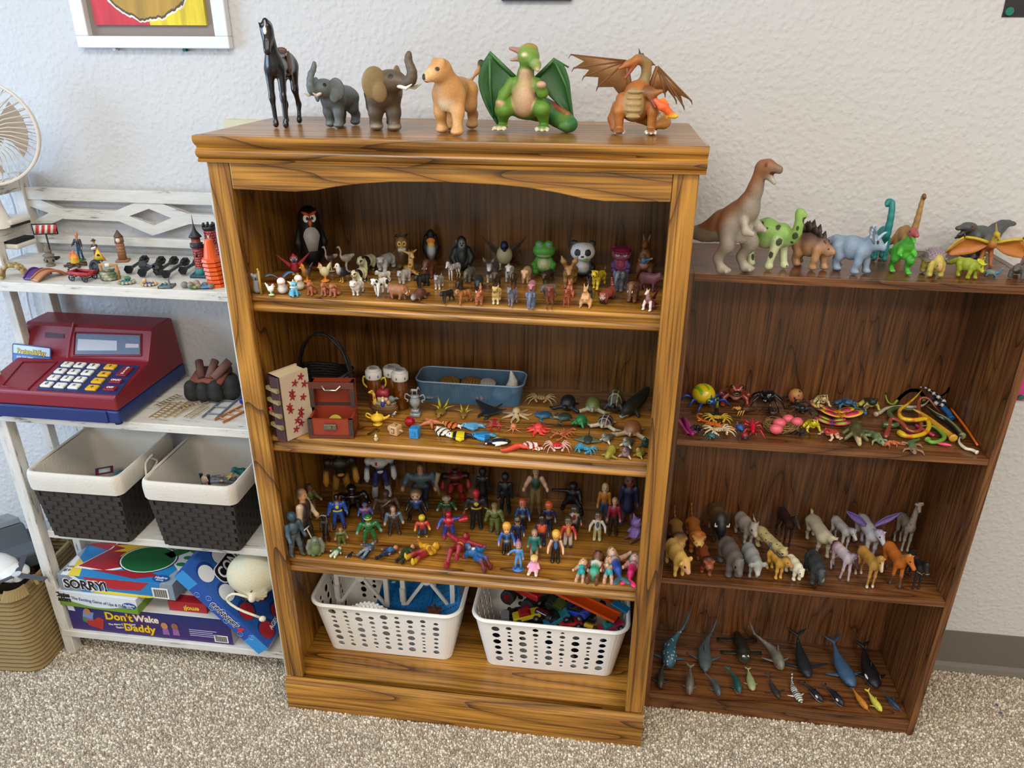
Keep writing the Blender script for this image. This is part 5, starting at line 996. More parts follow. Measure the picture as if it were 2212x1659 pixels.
A1('toy_tiger','tan tiger cub walking left','tiger',cat('#a56a38',g=.12,cs='#c9a070').f(bands('#6a3a1c',.12,.25)),(984,617,1021,659),-138)
A1('toy_boar','dark green black boar seen from behind the fox','boar',pig('#1f2f2a',ear='p',er=.06),(1024,594,1045,629),-95)
A1('toy_fox','orange fox with white ears and chest','fox',dog('#a85a3a',cb='#e0d8d0',cs='#b06a48',ear='p',ce='#e8e4de',er=.11,tail=((-.1,0,.2),(-.1,0,.45)),tr=.08,H=.5),(1024,617,1048,660),-95)
A1('toy_donkey','grey donkey with long upright ears','donkey',horse('#4e4b4a',H=.75,L=.7,ear='l',er=.16,cs='#b8b4b0',nk=(.2,.3),hd=.15,sn=.2,cl='#c8c4c0',tail=None,hp=-40),(1041,562,1081,613),-100)
A1('toy_goat','dark brown goat behind the yellow dog','goat',bovine('#3a2a20',rc=.2,rb=.2,rh=.18,hp=-30,horn='#6a5a48',nk=(.15,.25)),(1062,581,1082,629),-100)
A1('toy_goat','white and grey goat with curved horns','goat',bovine('#b8b8b8',rc=.2,rb=.2,rh=.18,hp=-30,horn='#3c3a3a',nk=(.15,.25),cs='#d8d8d8'),(1089,572,1111,611),-95)
A1('toy_horse','small dark brown horse beside the white goat','horse',horse('#3c2818',cm='#1a120c'),(1102,590,1118,626),-95)
A1('toy_dog','yellow shepherd dog with dark muzzle facing forward','dog',dog('#d2b068',cl='#ddd0a4',cs='#3a2e20',ce='#caa050',nk=(.12,.3)),(1062,612,1084,659),-98)
A1('toy_wolf','blue grey wolf in the front row','wolf',dog('#6a6e7c',cl='#7a7c88',g=.06),(1095,620,1119,664),-112)
A1('toy_pig','tan pig with drooping ears beside the green frog','pig',pig('#cfa87c',ear='f'),(1126,572,1148,614),-100)
A1('toy_pig','pink pig behind the blue elephant','pig',pig('#bc7c84'),(1139,605,1158,632),-95)
A1('toy_elephant','small blue grey elephant with pale trunk','elephant',elephant('#5f6a80',trunk='down',ear='#68728a',earr=.3,tusk=None),(1136,625,1158,670),-98)
A1('toy_hare','brown hare with long ears leaning left','hare',dog('#8a6434',ear='l',er=.2,L=.7,H=.72,hp=-30,hy=15,cs='#a07a48',sn=.18,ch='#2a2018'),(1209,558,1251,626),-100)
A1('toy_leopard','bright yellow leopard with small dark spots','leopard',cat('#d8bc2c',g=.12,nk=(.15,.24),hd=.19).f(spots('#3a2c10',.11,.25,3)),(1277,572,1310,628),-108)
A1('toy_elephant','grey elephant in front of the pink owl','elephant',elephant('#5a6068',trunk='down',ear='#555b62',earr=.34,tusk=None,toe='#7d7f80'),(1327,574,1355,632),-112)
A1('toy_armadillo','pinkish brown anteater pointing right','anteater',pig('#74444a',L=.8,H=.6,hd=.14,sn=.25,rs=.05,ear='p',er=.1,nk=(.25,.12),hp=-12,lt=.09,lm=.06,cl='#6a3a44'),(1384,579,1432,632),-25)
A1('toy_bison','dark brown bison behind the grey buffalo','bison',bovine('#3c2c20',rc=.34,horn='#5a5048'),(1167,582,1198,615),-112)
A1('toy_buffalo','grey water buffalo with pale curved horns','buffalo',bovine('#5f5a54',horn='#a8a8a6',g=.08),(1167,613,1202,647),-140)
def deer(c,ant=False,**k):
 s=horse(c,H=.85,L=.72,rc=.17,rb=.15,rh=.16,nk=(.14,.36),hd=.11,sn=.14,rs=.06,hp=-25,ear='s',er=.08,tail=((-.05,0,.03),),lt=.08,lm=.045,lf=.035,ft=.045,**k); q=s.q
 if not ant: return s
 t=[]
 for f in (1,-1):
  b=q.hc+q.sd*f*.06+q.up*.1; t+=[T([b,b+q.sd*f*.12+q.up*.12,b+q.sd*f*.2+q.up*.3],[.025,.022,.01],'#9a5038'),T([b+q.sd*f*.12+q.up*.12,b+q.sd*f*.26+q.up*.2],[.02,.008],'#9a5038'),T([b+q.sd*f*.15+q.up*.2,b+q.sd*f*.1+q.up*.33],[.018,.008],'#9a5038')]
 return [('body',s),('antlers',t)]
A1('toy_deer','thin red brown deer in the front row near the blue elephant','deer',deer('#7a3a2c',cl='#6a3028'),(1178,618,1199,669),-95)
A1('toy_moose','red brown stag with branching antlers','deer',deer('#9a4a30',True),(1211,618,1235,666),-95)
A1('toy_kangaroo','orange pink kangaroo behind the stag','kangaroo',roo('#b8684c'),(1220,601,1241,644),-95)
A1('toy_kangaroo','tan kangaroo standing in the front row','kangaroo',roo('#cc9a68',belly='#d8b080'),(1250,614,1280,668),-100)
A1('toy_kangaroo','charcoal kangaroo just behind the tan kangaroo','kangaroo',roo('#2c2a2a'),(1260,597,1280,649),-90)
s=cat('#8e4438',H=.45,rb=.24,rc=.22,rh=.22,lt=.12,lm=.1,lf=.09,cl='#1c1a1a',ch='#1c1a1a',nk=(.2,.02),hd=.19,hp=-20,cs='#e0dcd8',tail=((-.1,-.05,.15),(-.12,-.1,.35),(-.05,-.1,.55)),tr=.1,hy=15); q=s.q
for f in (1,-1): s.p(q.hc+q.d*.12+q.sd*f*.13-q.up*.02,.06,'#e8e4e0')
s.f(bands('#3a1c18',.13,.4,(0,0,1),0,lambda V:V[:,0]<-.6))
A1('toy_red_panda','red panda with ringed tail and dark legs','red panda',s,(1294,599,1331,658),-112)
A1('toy_mammoth','small brown mammoth with ivory tusks at the right','mammoth',elephant('#6e4a34',trunk='down',ear='#64422e',earr=.18,tl=.9,L=.6),(1353,608,1383,655),-100)
s=S(.04); s.c((-.1,0,.3),(.05,0,.45),.15,.13,'#7a2c38').t([(.08,0,.5),(.14,0,.66),(.18,0,.76)],[.09,.07,.06],'#a88078').c((.2,0,.8),(.34,0,.76),.07,.05,'#e6d8cc').t([(.08,.12,.36),(.14,.15,.18),(.12,.15,.05)],[.07,.05,.05],'#e0cfc2',m=1).e((.18,.15,.03),(.09,.06,.03),'#ece2d6',m=1).t([(-.14,.12,.3),(-.1,.18,.14),(-.16,.18,.04)],[.1,.06,.05],'#6a2430',m=1).t([(-.2,0,.26),(-.42,.1,.15),(-.55,.2,.12)],[.08,.05,.02],'#6a2430').t([(.16,.04,.86),(.1,.08,1.0)],[.025,.008],'#d8b8b0',m=1)
A1('toy_dragon','burgundy and white baby dragon at the right end of the shelf','dragon',[('body',s)]+[('wing',wing((-.02,f*.1,.5),(-.12,f*.35,1.0),(-.25,f*.15,.4),2,'#5c1620',.02,.2)) for f in (1,-1)],(1385,614,1425,674),-115)
# ======================= middle shelf of the tall bookcase: treasures and sea life =======================
Z=SH2; GS='sea creature figurines on the middle oak shelf'
def A2(name,label,cat_,parts,b,head=-90,**k): return fig(name,label,cat_,parts,b,Z,head,group=k.pop('group',GS),ymax=-.018,**k)
def place(u,v,z=None): return onz(u,v,Z if z is None else z)
P=place(588,945); t=thing('keepsake_book','old looking book with dark spine bands and red flowers on its cover','book',(P[0]+.004,P[1]+.006,Z),-32)
bw,bd,bh=.042,.075,.152
pt('spine',[prism([(0.,-.0),(bw,0),(bw,.004),(bw*.5,-.007),(0,.004)][::-1],0,bh,'z')],_p('#3a1f24',.5,bump=.3),t,smooth=True)
pt('page_block',box(.004,bw-.004,.004,bd-.003,.003,bh-.003),_p('#cbb894',.8,bump=.4,bscale=600),t)
for x0,x1 in ((0,.004),(bw-.004,bw)): pt('cover',box(x0,x1,.003,bd,0,bh),_p('#b9a68e',.6,bump=.2),t)
for z_ in (.03,.058,.09,.118): pt('spine_band',box(.001,bw-.001,-.0068,.002,z_,z_+.008),_p('#8a7a50',.5,bump=.6),t)
r_=random.Random(3)
for i in range(13):
 y=.018+.045*r_.random(); z_=.02+.118*i/12; pt('flower',[poly3([(bw+.0008,y+(.006+.0035*math.cos(5*k_*.314))*math.cos(k_*.314),z_+(.006+.0035*math.cos(5*k_*.314))*math.sin(k_*.314)) for k_ in range(20)],.001)],_p('#8a1426',.5),t)
pt('flower',[poly3([(.012+.008*math.cos(k_*1.05)*(1 if k_%2 else .5),-.0085,.075+.008*math.sin(k_*1.05)*(1 if k_%2 else .5)) for k_ in range(6)],.001)],_p('#c02040',.5),t)
P=place(702,893); Bk=_p('#141312',.55,bump=.3); t=thing('wicker_basket','black wicker basket with a tall hoop handle behind the wooden chest','basket',(P[0],max(P[1],-.20),Z),-8)
nb=22; rows=14
def bpt(i,a): f=i/rows; R=.045+.020*f+.006*math.sin(f*3); return V3(R*1.0*math.cos(a),R*.82*math.sin(a),.003+.088*f+.012*f*abs(math.cos(a))**2)
for i in range(rows+1): pt('weave_row',T([bpt(i,a)*V3(1+.03*(-1)**(i+k_),1+.03*(-1)**(i+k_),1) for k_,a in enumerate(np.linspace(0,2*math.pi,nb,endpoint=False))],.0034,closed=True,n=5),Bk,t,smooth=True)
pt('base',[xf(lathe([(.001,0),(.046,0),(.046,.006),(.001,.006)],20),(1,.82,1))],Bk,t)
pt('stakes',[T([bpt(i,a) for i in range(rows+1)],.0022,n=5) for a in np.linspace(0,2*math.pi,nb,endpoint=False)],Bk,t)
for dy in (-.005,0,.005): pt('handle_cane',T([V3(.066*math.cos(a),dy+.002*math.sin(a*9+dy*900),.085+.105*math.sin(a)) for a in np.linspace(0,math.pi,18)],.0028,n=6),Bk,t,smooth=True)
P=place(712,949); t=thing('wooden_chest','small open wooden chest with red lining and a brass clasp','chest',(P[0],P[1]+.035,Z),6)
rw=_p('#5c2a1e',.5,bump=.5,bscale=60); red=_p('#8a3018',.5,bump=.4,bscale=40); tr=_p('#3a2822',.55,bump=.6); W_,D_,H_=.096,.058,.046
pt('box_wall',[box(-W_/2,W_/2,-D_/2,-D_/2+.005,0,H_),box(-W_/2,W_/2,D_/2-.005,D_/2,0,H_+.012),box(-W_/2,-W_/2+.005,-D_/2,D_/2,0,H_),box(W_/2-.005,W_/2,-D_/2,D_/2,0,H_),box(-W_/2,W_/2,-D_/2,D_/2,0,.004)],red,t)
lid=pt('lid',[box(-W_/2,W_/2,D_/2,D_/2+.005,H_+.012,H_+.072),box(-W_/2,-W_/2+.006,D_/2-.022,D_/2,H_+.012,H_+.072),box(W_/2-.006,W_/2,D_/2-.022,D_/2,H_+.012,H_+.072),box(-W_/2,W_/2,D_/2-.022,D_/2,H_+.060,H_+.072)],red,t)
for b_ in ((-W_/2-.002,-W_/2+.008,H_),(W_/2-.008,W_/2+.002,H_)): pt('corner_strap',box(b_[0],b_[1],-D_/2-.002,-D_/2+.006,0,H_),tr,t); pt('corner_strap',box(b_[0],b_[1],D_/2-.024,D_/2-.020,H_+.012,H_+.074),tr,lid)
pt('bottom_trim',box(-W_/2-.002,W_/2+.002,-D_/2-.003,D_/2,0,.007),rw,t); pt('lid_trim',box(-W_/2-.002,W_/2+.002,D_/2-.025,D_/2-.020,H_+.058,H_+.074),rw,lid); pt('hinge_strip',box(-W_/2,W_/2,D_/2-.006,D_/2-.001,H_+.009,H_+.014),tr,t)
pt('clasp',[box(-.014,.014,-D_/2-.006,-D_/2-.002,H_-.024,H_-.010),cyl((0,-D_/2-.01,H_-.017),(0,-D_/2-.004,H_-.017),.005)],_p('#8a8478',.3,.9),t,bev=.002)
pt('lid_handle',T([(-.02,D_/2-.024,H_+.064),(-.012,D_/2-.032,H_+.058),(.012,D_/2-.032,H_+.058),(.02,D_/2-.024,H_+.064)],.002),_p('#c9c4b4',.25,.9),lid,smooth=True)
o=pt('gold_coin',[xf(lathe([(.001,-.002),(.017,-.002),(.018,0),(.017,.002),(.001,.002)],24),1,(62,0,0))],_p('#b0a03a',.25,.9),smooth=True); o.location=(P[0]+.004,P[1]+.034,Z+.0255); tag(o,'gold coin propped inside the open wooden chest','coin')
def bottle(u,v,cap,r,h,lb,dome):
 P=place(u,v); t=thing('pill_bottle',lb,'bottle',(P[0],min(P[1],-.05),Z+.0005),20,'amber pill bottles')
 pt('bottle_body',lathe([(.001,0),(r*.9,0),(r*.92,.003),(r*.92,h),(r*.8,h+.002)],24),_p('#8a4a08',.1,trans=.55,coat=.4),t,smooth=True,ang=60)
 c=pt('cap',lathe([(r*1.02,h-.004),(r*1.08,h-.002),(r*1.08,h+.013),(r*1.0,h+.0155)]+([(r*.86,h+.016),(r*.84,h+.020),(r*.78,h+.0215)] if dome else [(r*.9,h+.017)])+[(.001,h+(.0215 if dome else .017))],28),_p('#dcdad4',.4),t,smooth=True,ang=35)
 zz=h+(.0217 if dome else .0172)
 for i in range(3): pt('cap_print',box(-r*.5,r*.4-.004*i,-.006+.006*i,-.004+.006*i,zz,zz+.0002),_p('#2a3048',.6),c)
 for a in range(6): pt('grip_notch',box(r*1.07,r*1.09,-.0016,.0016,h+.001,h+.007),_p('#6a6862',.6),c).rotation_euler=(0,0,a*1.047)
bottle(812,878,'',.0180,.079,'amber pill bottle with domed white cap behind the yellow trophy',True); bottle(852,872,'',.0205,.080,'amber pill bottle with the widest flat white cap',False); bottle(868,881,'',.0185,.078,'amber pill bottle with domed white cap beside the blue bin',True)
Y_='#d8c42a'
def cup(col,h2,extra=None):
 s=S(.01); ps=[('cup',lathe([(.001,0),(.14,0),(.14,.05),(.08,.08),(.05,.16),(.05,.34),(.10,.44),(.20,.62),(.25,.85),(.27,.9),(.24,.9),(.18,.62),(.001,.5)],22,col))]
 for f in (1,-1): ps.append(('handle',T(bez((f*.0,f*.22,.82),(0,f*.40,.92),(0,f*.44,.72),(0,f*.30,.58),(0,f*.2,.58),n=12),.035,col)))
 return ps
A2('toy_trophy','bright yellow plastic trophy cup with two handles','trophy',cup(Y_,0),(784,805,834,880),group=None,mat='gloss')
ps=[('ark_hull',S(.03).e((0,0,.2),(.26,.5,.24),'#6a4a28').x((0,0,.62),(.5,.8,.26)).f(bands('#4a3018',.09,.2,(0,0,1),0))),('deck',ell((0,0,.36),(.24,.46,.03),'#8a8478')),('house',[box(-.14,.1,-.2,.16,.36,.56,'#d8b890'),prism([(-.2,.56),(.16,.56),(-.02,.74)],-.25,.21,'x','#8a2230')]),('chimney',box(-.06,.04,-.06,.04,.7,.86,'#8a2230'))]
ps[2]=('house',[box(-.14,.1,-.2,.16,.36,.56,'#d8b890'),xf(prism([(-.25,.56),(.21,.56),(.15,.74),(-.19,.74)],-.17,.13,'x','#8a2230'))])
ps+=[('giraffe',S(.02).t([(.1,-.3,.36),(.08,-.32,.6),(.1,-.38,.7)],[.08,.05,.05],'#caa040').c((.12,-.38,.7),(.14,-.48,.68),.05,.035,'#d8b050').f(spots('#5a3a18',.09,.3))),('elephant',S(.02).e((.08,.3,.5),(.1,.12,.1),'#6a6e70').t([(.1,.38,.5),(.14,.5,.56),(.14,.58,.55)],[.05,.035,.025],'#6a6e70')),('captain',S(.02).c((.18,.02,.36),(.18,.02,.46),.09,.07,'#2a3a7a').e((.19,.02,.54),(.06,.06,.065),'#e0b090').p((.24,.02,.51),(.05,.06,.04),'#eee')),('lion',S(.02).e((.18,.22,.42),(.07,.1,.09),'#6a4a20').e((.23,.22,.44),(.05,.06,.06),'#caa060'))]
A2('toy_ark','wooden look ark crowded with animals and a red roofed cabin','ark',ps,(795,832,862,899),group=None)
A2('toy_lamp','yellow plastic genie lamp with spout and handle','lamp',[('lamp_body',lathe([(.001,0),(.2,0),(.22,.04),(.1,.09),(.1,.13),(.26,.2),(.30,.27),(.26,.34),(.12,.40),(.04,.44),(.03,.5),(.001,.52)],24,'#e6ba2c')),('spout',T(bez((0,.22,.24),(0,.42,.30),(0,.56,.40),n=6),taper(.07,.035,6),'#e6ba2c')),('handle',T(bez((0,-.24,.32),(0,-.44,.42),(0,-.5,.30),(0,-.27,.22),n=9),.03,'#e6ba2c'))],(789,889,843,922),group=None)
P=place(806,934); t=thing('brass_key','small worn brass key lying near the front edge','key',(P[0],P[1],Z+.0004),60); mk=_p('#8a7c50',.35,.9)
pt('bow',[xf(lathe([(.003,0),(.0075,0),(.0075,.0022),(.003,.0022)],16,cap=False),1,(0,0,0),(.010,0,0))],mk,t); pt('blade',[box(-.016,.003,-.0022,.0022,0,.002),box(-.016,-.013,-.004,0,0,.002),box(-.010,-.008,-.004,0,0,.002)],mk,t)
A2('charm','tiny gold figure charm near the shelf edge','charm',[('charm',S(.05).c((0,0,.12),(0,0,.45),.2,.13,'#b8a878').e((0,0,.66),(.17,.17,.17),'#cbbc8c').e((0,.16,.32),(.07,.08,.1),'#b8a878',m=1).c((0,0,.8),(0,0,1.),.1,.03,'#cbbc8c'))],(807,939,818,954),group=None,mat='gloss')
def dreidel(name,lb,u,v,c,rz,tip,sc,mt='toy',mark='#1c1a18'):
 P=place(u,v); t=thing(name,lb,'dreidel',(P[0],P[1]+.008,Z),rz); m_=_p(c,.4); a=.0105*sc
 if tip:
  pt('block',[box(-a,a,-a,a,0,2*a),xf(T([(0,0,0),(0,0,a*.7),(0,0,a*1.2)],[a*1.0,a*.8,a*.15],n=10),1,(0,90,0),(-a*2.1,0,a))][:1],m_,t,bev=.0025)
  pt('point',ell((-a,0,a),(a*.9,a*.85,a*.85)),m_,t,smooth=True); pt('stem',cyl((a,0,a),(a*1.8,0,a),a*.2),m_,t)
 else: pt('block',[box(-a,a,-a,a,0,2.3*a)],m_,t,bev=.002)
 pt('letter_mark',T([(-a*.4,-a*1.02,a*1.5),(a*.35,-a*1.02,a*1.5),(a*.3,-a*1.02,a*.6),(-a*.45,-a*1.02,a*.6)],a*.07),_p(mark,.6),t); pt('letter_mark',T([(-a*.4,a*.3,a*2.02),(a*.35,a*.3,a*2.02),(a*.3,-a*.4,a*2.02)],a*.07) if tip else T([(-a*.4,a*.3,a*2.32),(a*.35,a*.3,a*2.32),(a*.3,-a*.4,a*2.32)],a*.07),_p(mark,.6),t)
dreidel('wooden_dreidel','pale wooden dreidel lying on its side','',0,0,0,0,1) if False else dreidel('wooden_dreidel','pale wooden dreidel lying on its side',853,941,'#c9a070',-20,True,1.05)
dreidel('blue_dreidel','bright blue plastic dreidel block near the red gem',895,948,'#2f86c0',-5,False,1.0,mark='#1f66a0')
sv='#8d9194'; ps=[('trophy',lathe([(.001,.26),(.1,.26),(.08,.3),(.12,.34),(.21,.46),(.22,.56),(.17,.64),(.17,.70),(.2,.74),(.001,.74)],22,sv)),('plinth',[box(-.17,.17,-.2,.2,0,.14,sv),box(-.13,.13,-.15,.15,.14,.26,sv)])]
for f in (1,-1): ps.append(('handle',T(bez((0,f*.2,.7),(0,f*.36,.78),(0,f*.42,.62),(0,f*.28,.56),(0,f*.34,.5),n=12),.025,sv)))
hs=horse(sv); V_,F_,C_=hs.mesh(.04); ps.append(('horse',xf((V_,F_,C_),.2,(0,0,90),(0,0,.73))))
A2('silver_trophy','silver plastic trophy urn topped with a horse','trophy',ps,(873,836,919,904),group=None,mat='gloss')
o=A2('red_gem','shiny red faceted gem','gem',[('red_gem',ell((0,0,.5),(.5,.48,.5),'#a00c1c',8,5))],(873,901,897,921),group=None,mat='gloss')
for p_ in o.data.polygons: p_.use_smooth=False
A2('toy_bird','tiny blue and white bird beside the ark','bird',birdy('#3a5a8a',head='#e0e0e0',r=.2,tail=.3,lh=.05),(833,886,858,902),-20,group=None)
P0=place(915,866); P1=place(1122,880); t=thing('shell_bin','long translucent blue bin full of seashells','bin',(0,0,0))
xa,xb=.326,.573; yf=-.134; yb=-.058; hb=.058; bl=_p('#5c86a8',.25,trans=.0,alpha=.42,name='blue_plastic')
def rrect(x0,x1,y0,y1,r,n=5):
 P=[]
 for cx,cy,a0 in ((x1-r,y1-r,0),(x0+r,y1-r,90),(x0+r,y0+r,180),(x1-r,y0+r,270)):
  P+=[(cx+r*math.cos(math.radians(a0+90*i/n)),cy+r*math.sin(math.radians(a0+90*i/n))) for i in range(n+1)]
 return P
def tub(x0,x1,y0,y1,z0,z1,fl,r,th=.0022,rim=.0):
 """thin walled tapered tub, closed shell"""
 lo=rrect(x0,x1,y0,y1,r); hi=rrect(x0-fl,x1+fl,y0-fl,y1+fl,r+fl*.6); li=rrect(x0+th,x1-th,y0+th,y1-th,r*.9); hii=rrect(x0-fl+th,x1+fl-th,y0-fl+th,y1+fl-th,r+fl*.5); n=len(lo)
 rings=[[(x,y,z0) for x,y in lo],[(x,y,z1) for x,y in hi],[(x,y,z1) for x,y in hii],[(x,y,z0+th) for x,y in li]]
 V=np.array([p for R_ in rings for p in R_]); F=[(i*n+j,i*n+(j+1)%n,(i+1)*n+(j+1)%n,(i+1)*n+j) for i in range(3) for j in range(n)]+[tuple(range(n))[::-1],tuple(3*n+j for j in range(n))]
 return V,F,None
pt('bin_tub',tub(xa,xb,yf,yb,Z+.0002,Z+hb,.008,.016),bl,t,smooth=True,ang=40)
pt('bin_rim',T([(x,y,Z+hb) for x,y in rrect(xa-.009,xb+.009,yf-.009,yb+.009,.024)],.0022,closed=True,n=6),_p('#7d9cb4',.3),t,smooth=True)
def shell(kind,c,c2):
 s=S(.02)
 if kind=='fan':
  s.e((0,0,.12),(.5,.42,.16),c); s.f(lambda V,C,b=hx(c2): np.where((np.sin(np.arctan2(V[:,1],V[:,0]+.55)*42)>.2)[:,None],b,C))
 elif kind=='whelk':
  for i in range(7): s.e((-.42+.13*i,0,.16),(.12,.06+.022*i,.06+.022*i),c if i%2 else c2)
  s.c((.4,0,.15),(.6,0,.1),.14,.04,c)
 elif kind=='ammon':
  P=[V3(.32*(1-i/30)*math.cos(i*.5),.32*(1-i/30)*math.sin(i*.5),.1) for i in range(28)]; s.t(P,taper(.12,.04,28),c); s.f(lambda V,C,b=hx(c2): np.where((np.sin(np.arctan2(V[:,1],V[:,0])*26)>.3)[:,None],b,C))
 elif kind=='spike': s.t([(0,0,.1),(0,.05,.5),(.05,0,1.)],[.2,.13,.03],c)
 return s
for k_,(kind,c,c2,b,hd,dz) in enumerate((('whelk','#8a7a70','#5a5560',(914,826,980,862),200,.006),('fan','#a8842c','#6a4a18',(952,810,995,832),-60,.034),('fan','#a5803a','#5c4014',(996,812,1040,838),-100,.03),('fan','#cfcac2','#b0a8a0',(1036,816,1072,838),-70,.03),('ammon','#9a958c','#6a6660',(972,830,1002,862),-90,.006),('fan','#5a4048','#a08468',(1010,838,1062,868),-40,.006),('fan','#9fb4bc','#8aa0a8',(1062,836,1104,870),-120,.006),('spike','#d8d4c4','#aaa',(1090,799,1120,850),-90,.012),('fan','#7c848a','#5a6468',(902,842,950,868),-80,.006))):
 o=fig('seashell',['striped whelk shell in the blue bin','brown ridged scallop shell on the left of the pile','brown ridged scallop shell in the middle of the pile','white scallop shell on top of the pile','coiled ammonite shell against the bin wall','dark purple mussel shell at the bottom of the blue bin','pale grey clam shell at the right of the blue bin','tall white pointed shell sticking up from the blue bin','grey clam shell at the left end of the blue bin'][k_],'seashell',[('seashell',shell(kind,c,c2))],b,Z+dz,hd,group='seashells in the blue bin',ymax=-.062,lim=2.,by='a')
 lo_=min((o.matrix_world@Vector(c_)).y for c_ in o.bound_box) if False else 0
 o.location.y=max(min(o.location.y,-.082),-.108)
for b,lb,hd in (((922,860,988,904),'left olive leafy fish with yellow green fins',-95),((977,875,1026,906),'right olive leafy fish with yellow green fins',-85)):
 ps=[('body',S(.03).e((.1,0,.16),(.26,.2,.15),'#7a5c22').c((.28,0,.14),(.4,0,.1),.12,.08,'#8a6a28').p((.36,.1,.17),.045,'#15120c',m=1))]+[('leaf_fin',poly3([o_,o_+V3(-.1,f*.12,.14),o_+V3(-.22,f*w_,h_),o_+V3(-.16,f*.02,.12)],.025,'#a8a21c')) for f,w_,h_,o_ in ((1,.42,.22,V3(.0,.1,.18)),(-1,.5,.16,V3(.0,-.1,.18)),(1,.2,.5,V3(-.05,.05,.26)),(-1,.16,.55,V3(-.05,-.05,.26)))]
 A2('toy_leaf_fish',lb,'fish',ps,b,hd)
A2('toy_manta_ray','black and white manta ray with curled wing','ray',stingray('#16181c','#1c1e22',horn=True,upw=.30),(1027,863,1094,908),-118)
A2('toy_octopus','beige octopus with spread arms','octopus',octo('#b39a76',seed=2,L=.55,th=.055),(1083,880,1151,916))
A2('toy_starfish','orange starfish at the front of the shelf','starfish',starfish('#c4764e'),(906,901,958,928))
A2('toy_fish','orange clownfish with white bars','fish',flatfish('#dd5a2a','#eee6dc','#1c1614','v'),(938,920,984,945),150,lim=1.5)
A2('toy_fish','white fish with orange stripes behind the clownfish','fish',flatfish('#e6dcd0','#d8702a','#2a1c14','v',fin='#e0a030'),(955,909,1002,929),165,lim=1.5)
A2('toy_fish','pale blue fish with thin dark line','fish',flatfish('#5a9ec8','#6aaed4','#4a8ab8','l'),(999,909,1046,932),185,lim=1.5)
A2('toy_fish','yellow fish with black bands and white tail','fish',flatfish('#e0cc1e','#17161a','#e8e4dc','2',tc='#e8e6e0'),(966,929,1023,955),185,lim=1.5)
A2('toy_fish','bright blue tang with green tail','fish',flatfish('#2f8cc8','#2376b0','#1a5a90','l',tc='#7aa04a'),(1015,932,1076,955),188,lim=1.5)
A2('toy_fish','navy fish with white belly and yellow edge','fish',flatfish('#1a2440','#14181e','#e8e8e4','h',fin='#b8b84a'),(1048,944,1104,965),10,lim=1.5)
A2('toy_lobster','red spiny lobster with pale legs','lobster',lobster('#b81c2a','#d0545a'),(1043,903,1094,931),-80,mat='gloss')
A2('toy_octopus','small orange squid with thin arms','octopus',octo('#c87a4a',n=6,seed=5,th=.032,L=.6),(1086,915,1135,943),-60)
A2('toy_octopus','plump red octopus behind the red crab','octopus',octo('#d63c34',seed=7,th=.07,L=.42,hd=.19),(1137,914,1191,944))
s=S(.02); s.t(bez((-.6,.1,.06),(-.72,-.06,.06),(-.56,-.12,.06),(-.36,-.06,.06),(-.1,.05,.08),(.12,.1,.1),(.3,-.02,.1),n=16),[.03,.035,.04,.045,.05,.06,.07,.08,.09,.1,.1,.1,.09,.08,.08,.08],'#d4442a').c((.3,-.02,.1),(.52,-.14,.08),.07,.03,'#d4442a').e((.1,.2,.1),(.1,.08,.03),'#d85a3a')
A2('toy_seahorse','orange red seahorse lying on its side','seahorse',[('body',s)],(1093,946,1132,977),15)
A2('toy_shrimp','red and white lionfish beside the seahorse','fish',flatfish('#cf3a2c','#ece2dc','#a82a20','v'),(1124,945,1160,972),20)
A2('toy_fish','tiny orange and white fish','fish',flatfish('#d9763a','#ecdccc','#b85a2a','v'),(1152,961,1172,975),20)
A2('toy_crab','red crab with white legs','crab',crab('#c8242a','#eee2dc',cl='#dfa8a2',spread=1.3,leg=.02),(1173,949,1234,981),-80)
A2('toy_lobster','brown orange crayfish with long feelers','lobster',lobster('#a85a38','#b86a46'),(1191,920,1244,954),-125)
A2('toy_crab','bright blue swimming crab','crab',crab('#2f90b4',spread=1.2,leg=.03,claw=.09),(1239,956,1292,988),-110)
A2('toy_crab','cream spiny crab by the blue bin','crab',crab('#c9ad78',spread=1.7,spike=True,leg=.026,claw=.06),(1133,849,1206,878),-90)
A2('toy_turtle','black sea turtle with white spot','turtle',turtle('#16181c','#1a1c20',dome=.24),(1191,846,1257,894),-100)
A2('toy_turtle','green shelled sea turtle with mottled flippers','turtle',turtle('#5c6a2c','#a8a082',dome=.25),(1249,847,1311,897),-92)
t_=turtle('#3c3c2e','#23262a',pat='#a8a070',flip=False,dome=.34); A2('toy_tortoise','high domed brown tortoise with pale shell lines','tortoise',t_,(1301,841,1355,895),-100)
A2('toy_turtle','small blue sea turtle beside the beige octopus','turtle',turtle('#1f4a66','#2a6a94'),(1151,891,1199,914),-160)
A2('toy_turtle','dark green leatherback turtle','turtle',turtle('#22362e','#3f5248',hc='#8a8a78'),(1191,896,1244,920),-165)
A2('toy_turtle','bright emerald green tortoise','tortoise',turtle('#17683a','#1a7a40',flip=False,dome=.27),(1234,896,1274,927),-120)
A2('toy_turtle','sea turtle with dark purple tiles and white lines','turtle',turtle('#2e2228','#b3a88e',pat='#b5a49a'),(1268,895,1342,934),-105)
A2('toy_turtle','rusty brown sea turtle at the right','turtle',turtle('#7a4c2a','#a38a68'),(1328,898,1400,953),-100)
s=S(.05); s.t(bez((-.9,0,.5),(-.55,0,.36),(-.2,0,.28),(.15,0,.24),(.35,0,.2),n=9),[.08,.13,.17,.2,.21,.21,.2,.18,.15],'#262622').c((.35,0,.2),(.58,0,.14),.15,.09,'#262622').p((.52,0,.08),(.2,.2,.10),'#a9b8b4').t([(.1,.18,.2),(.15,.34,.06)],[.08,.05],'#22221f',m=1)
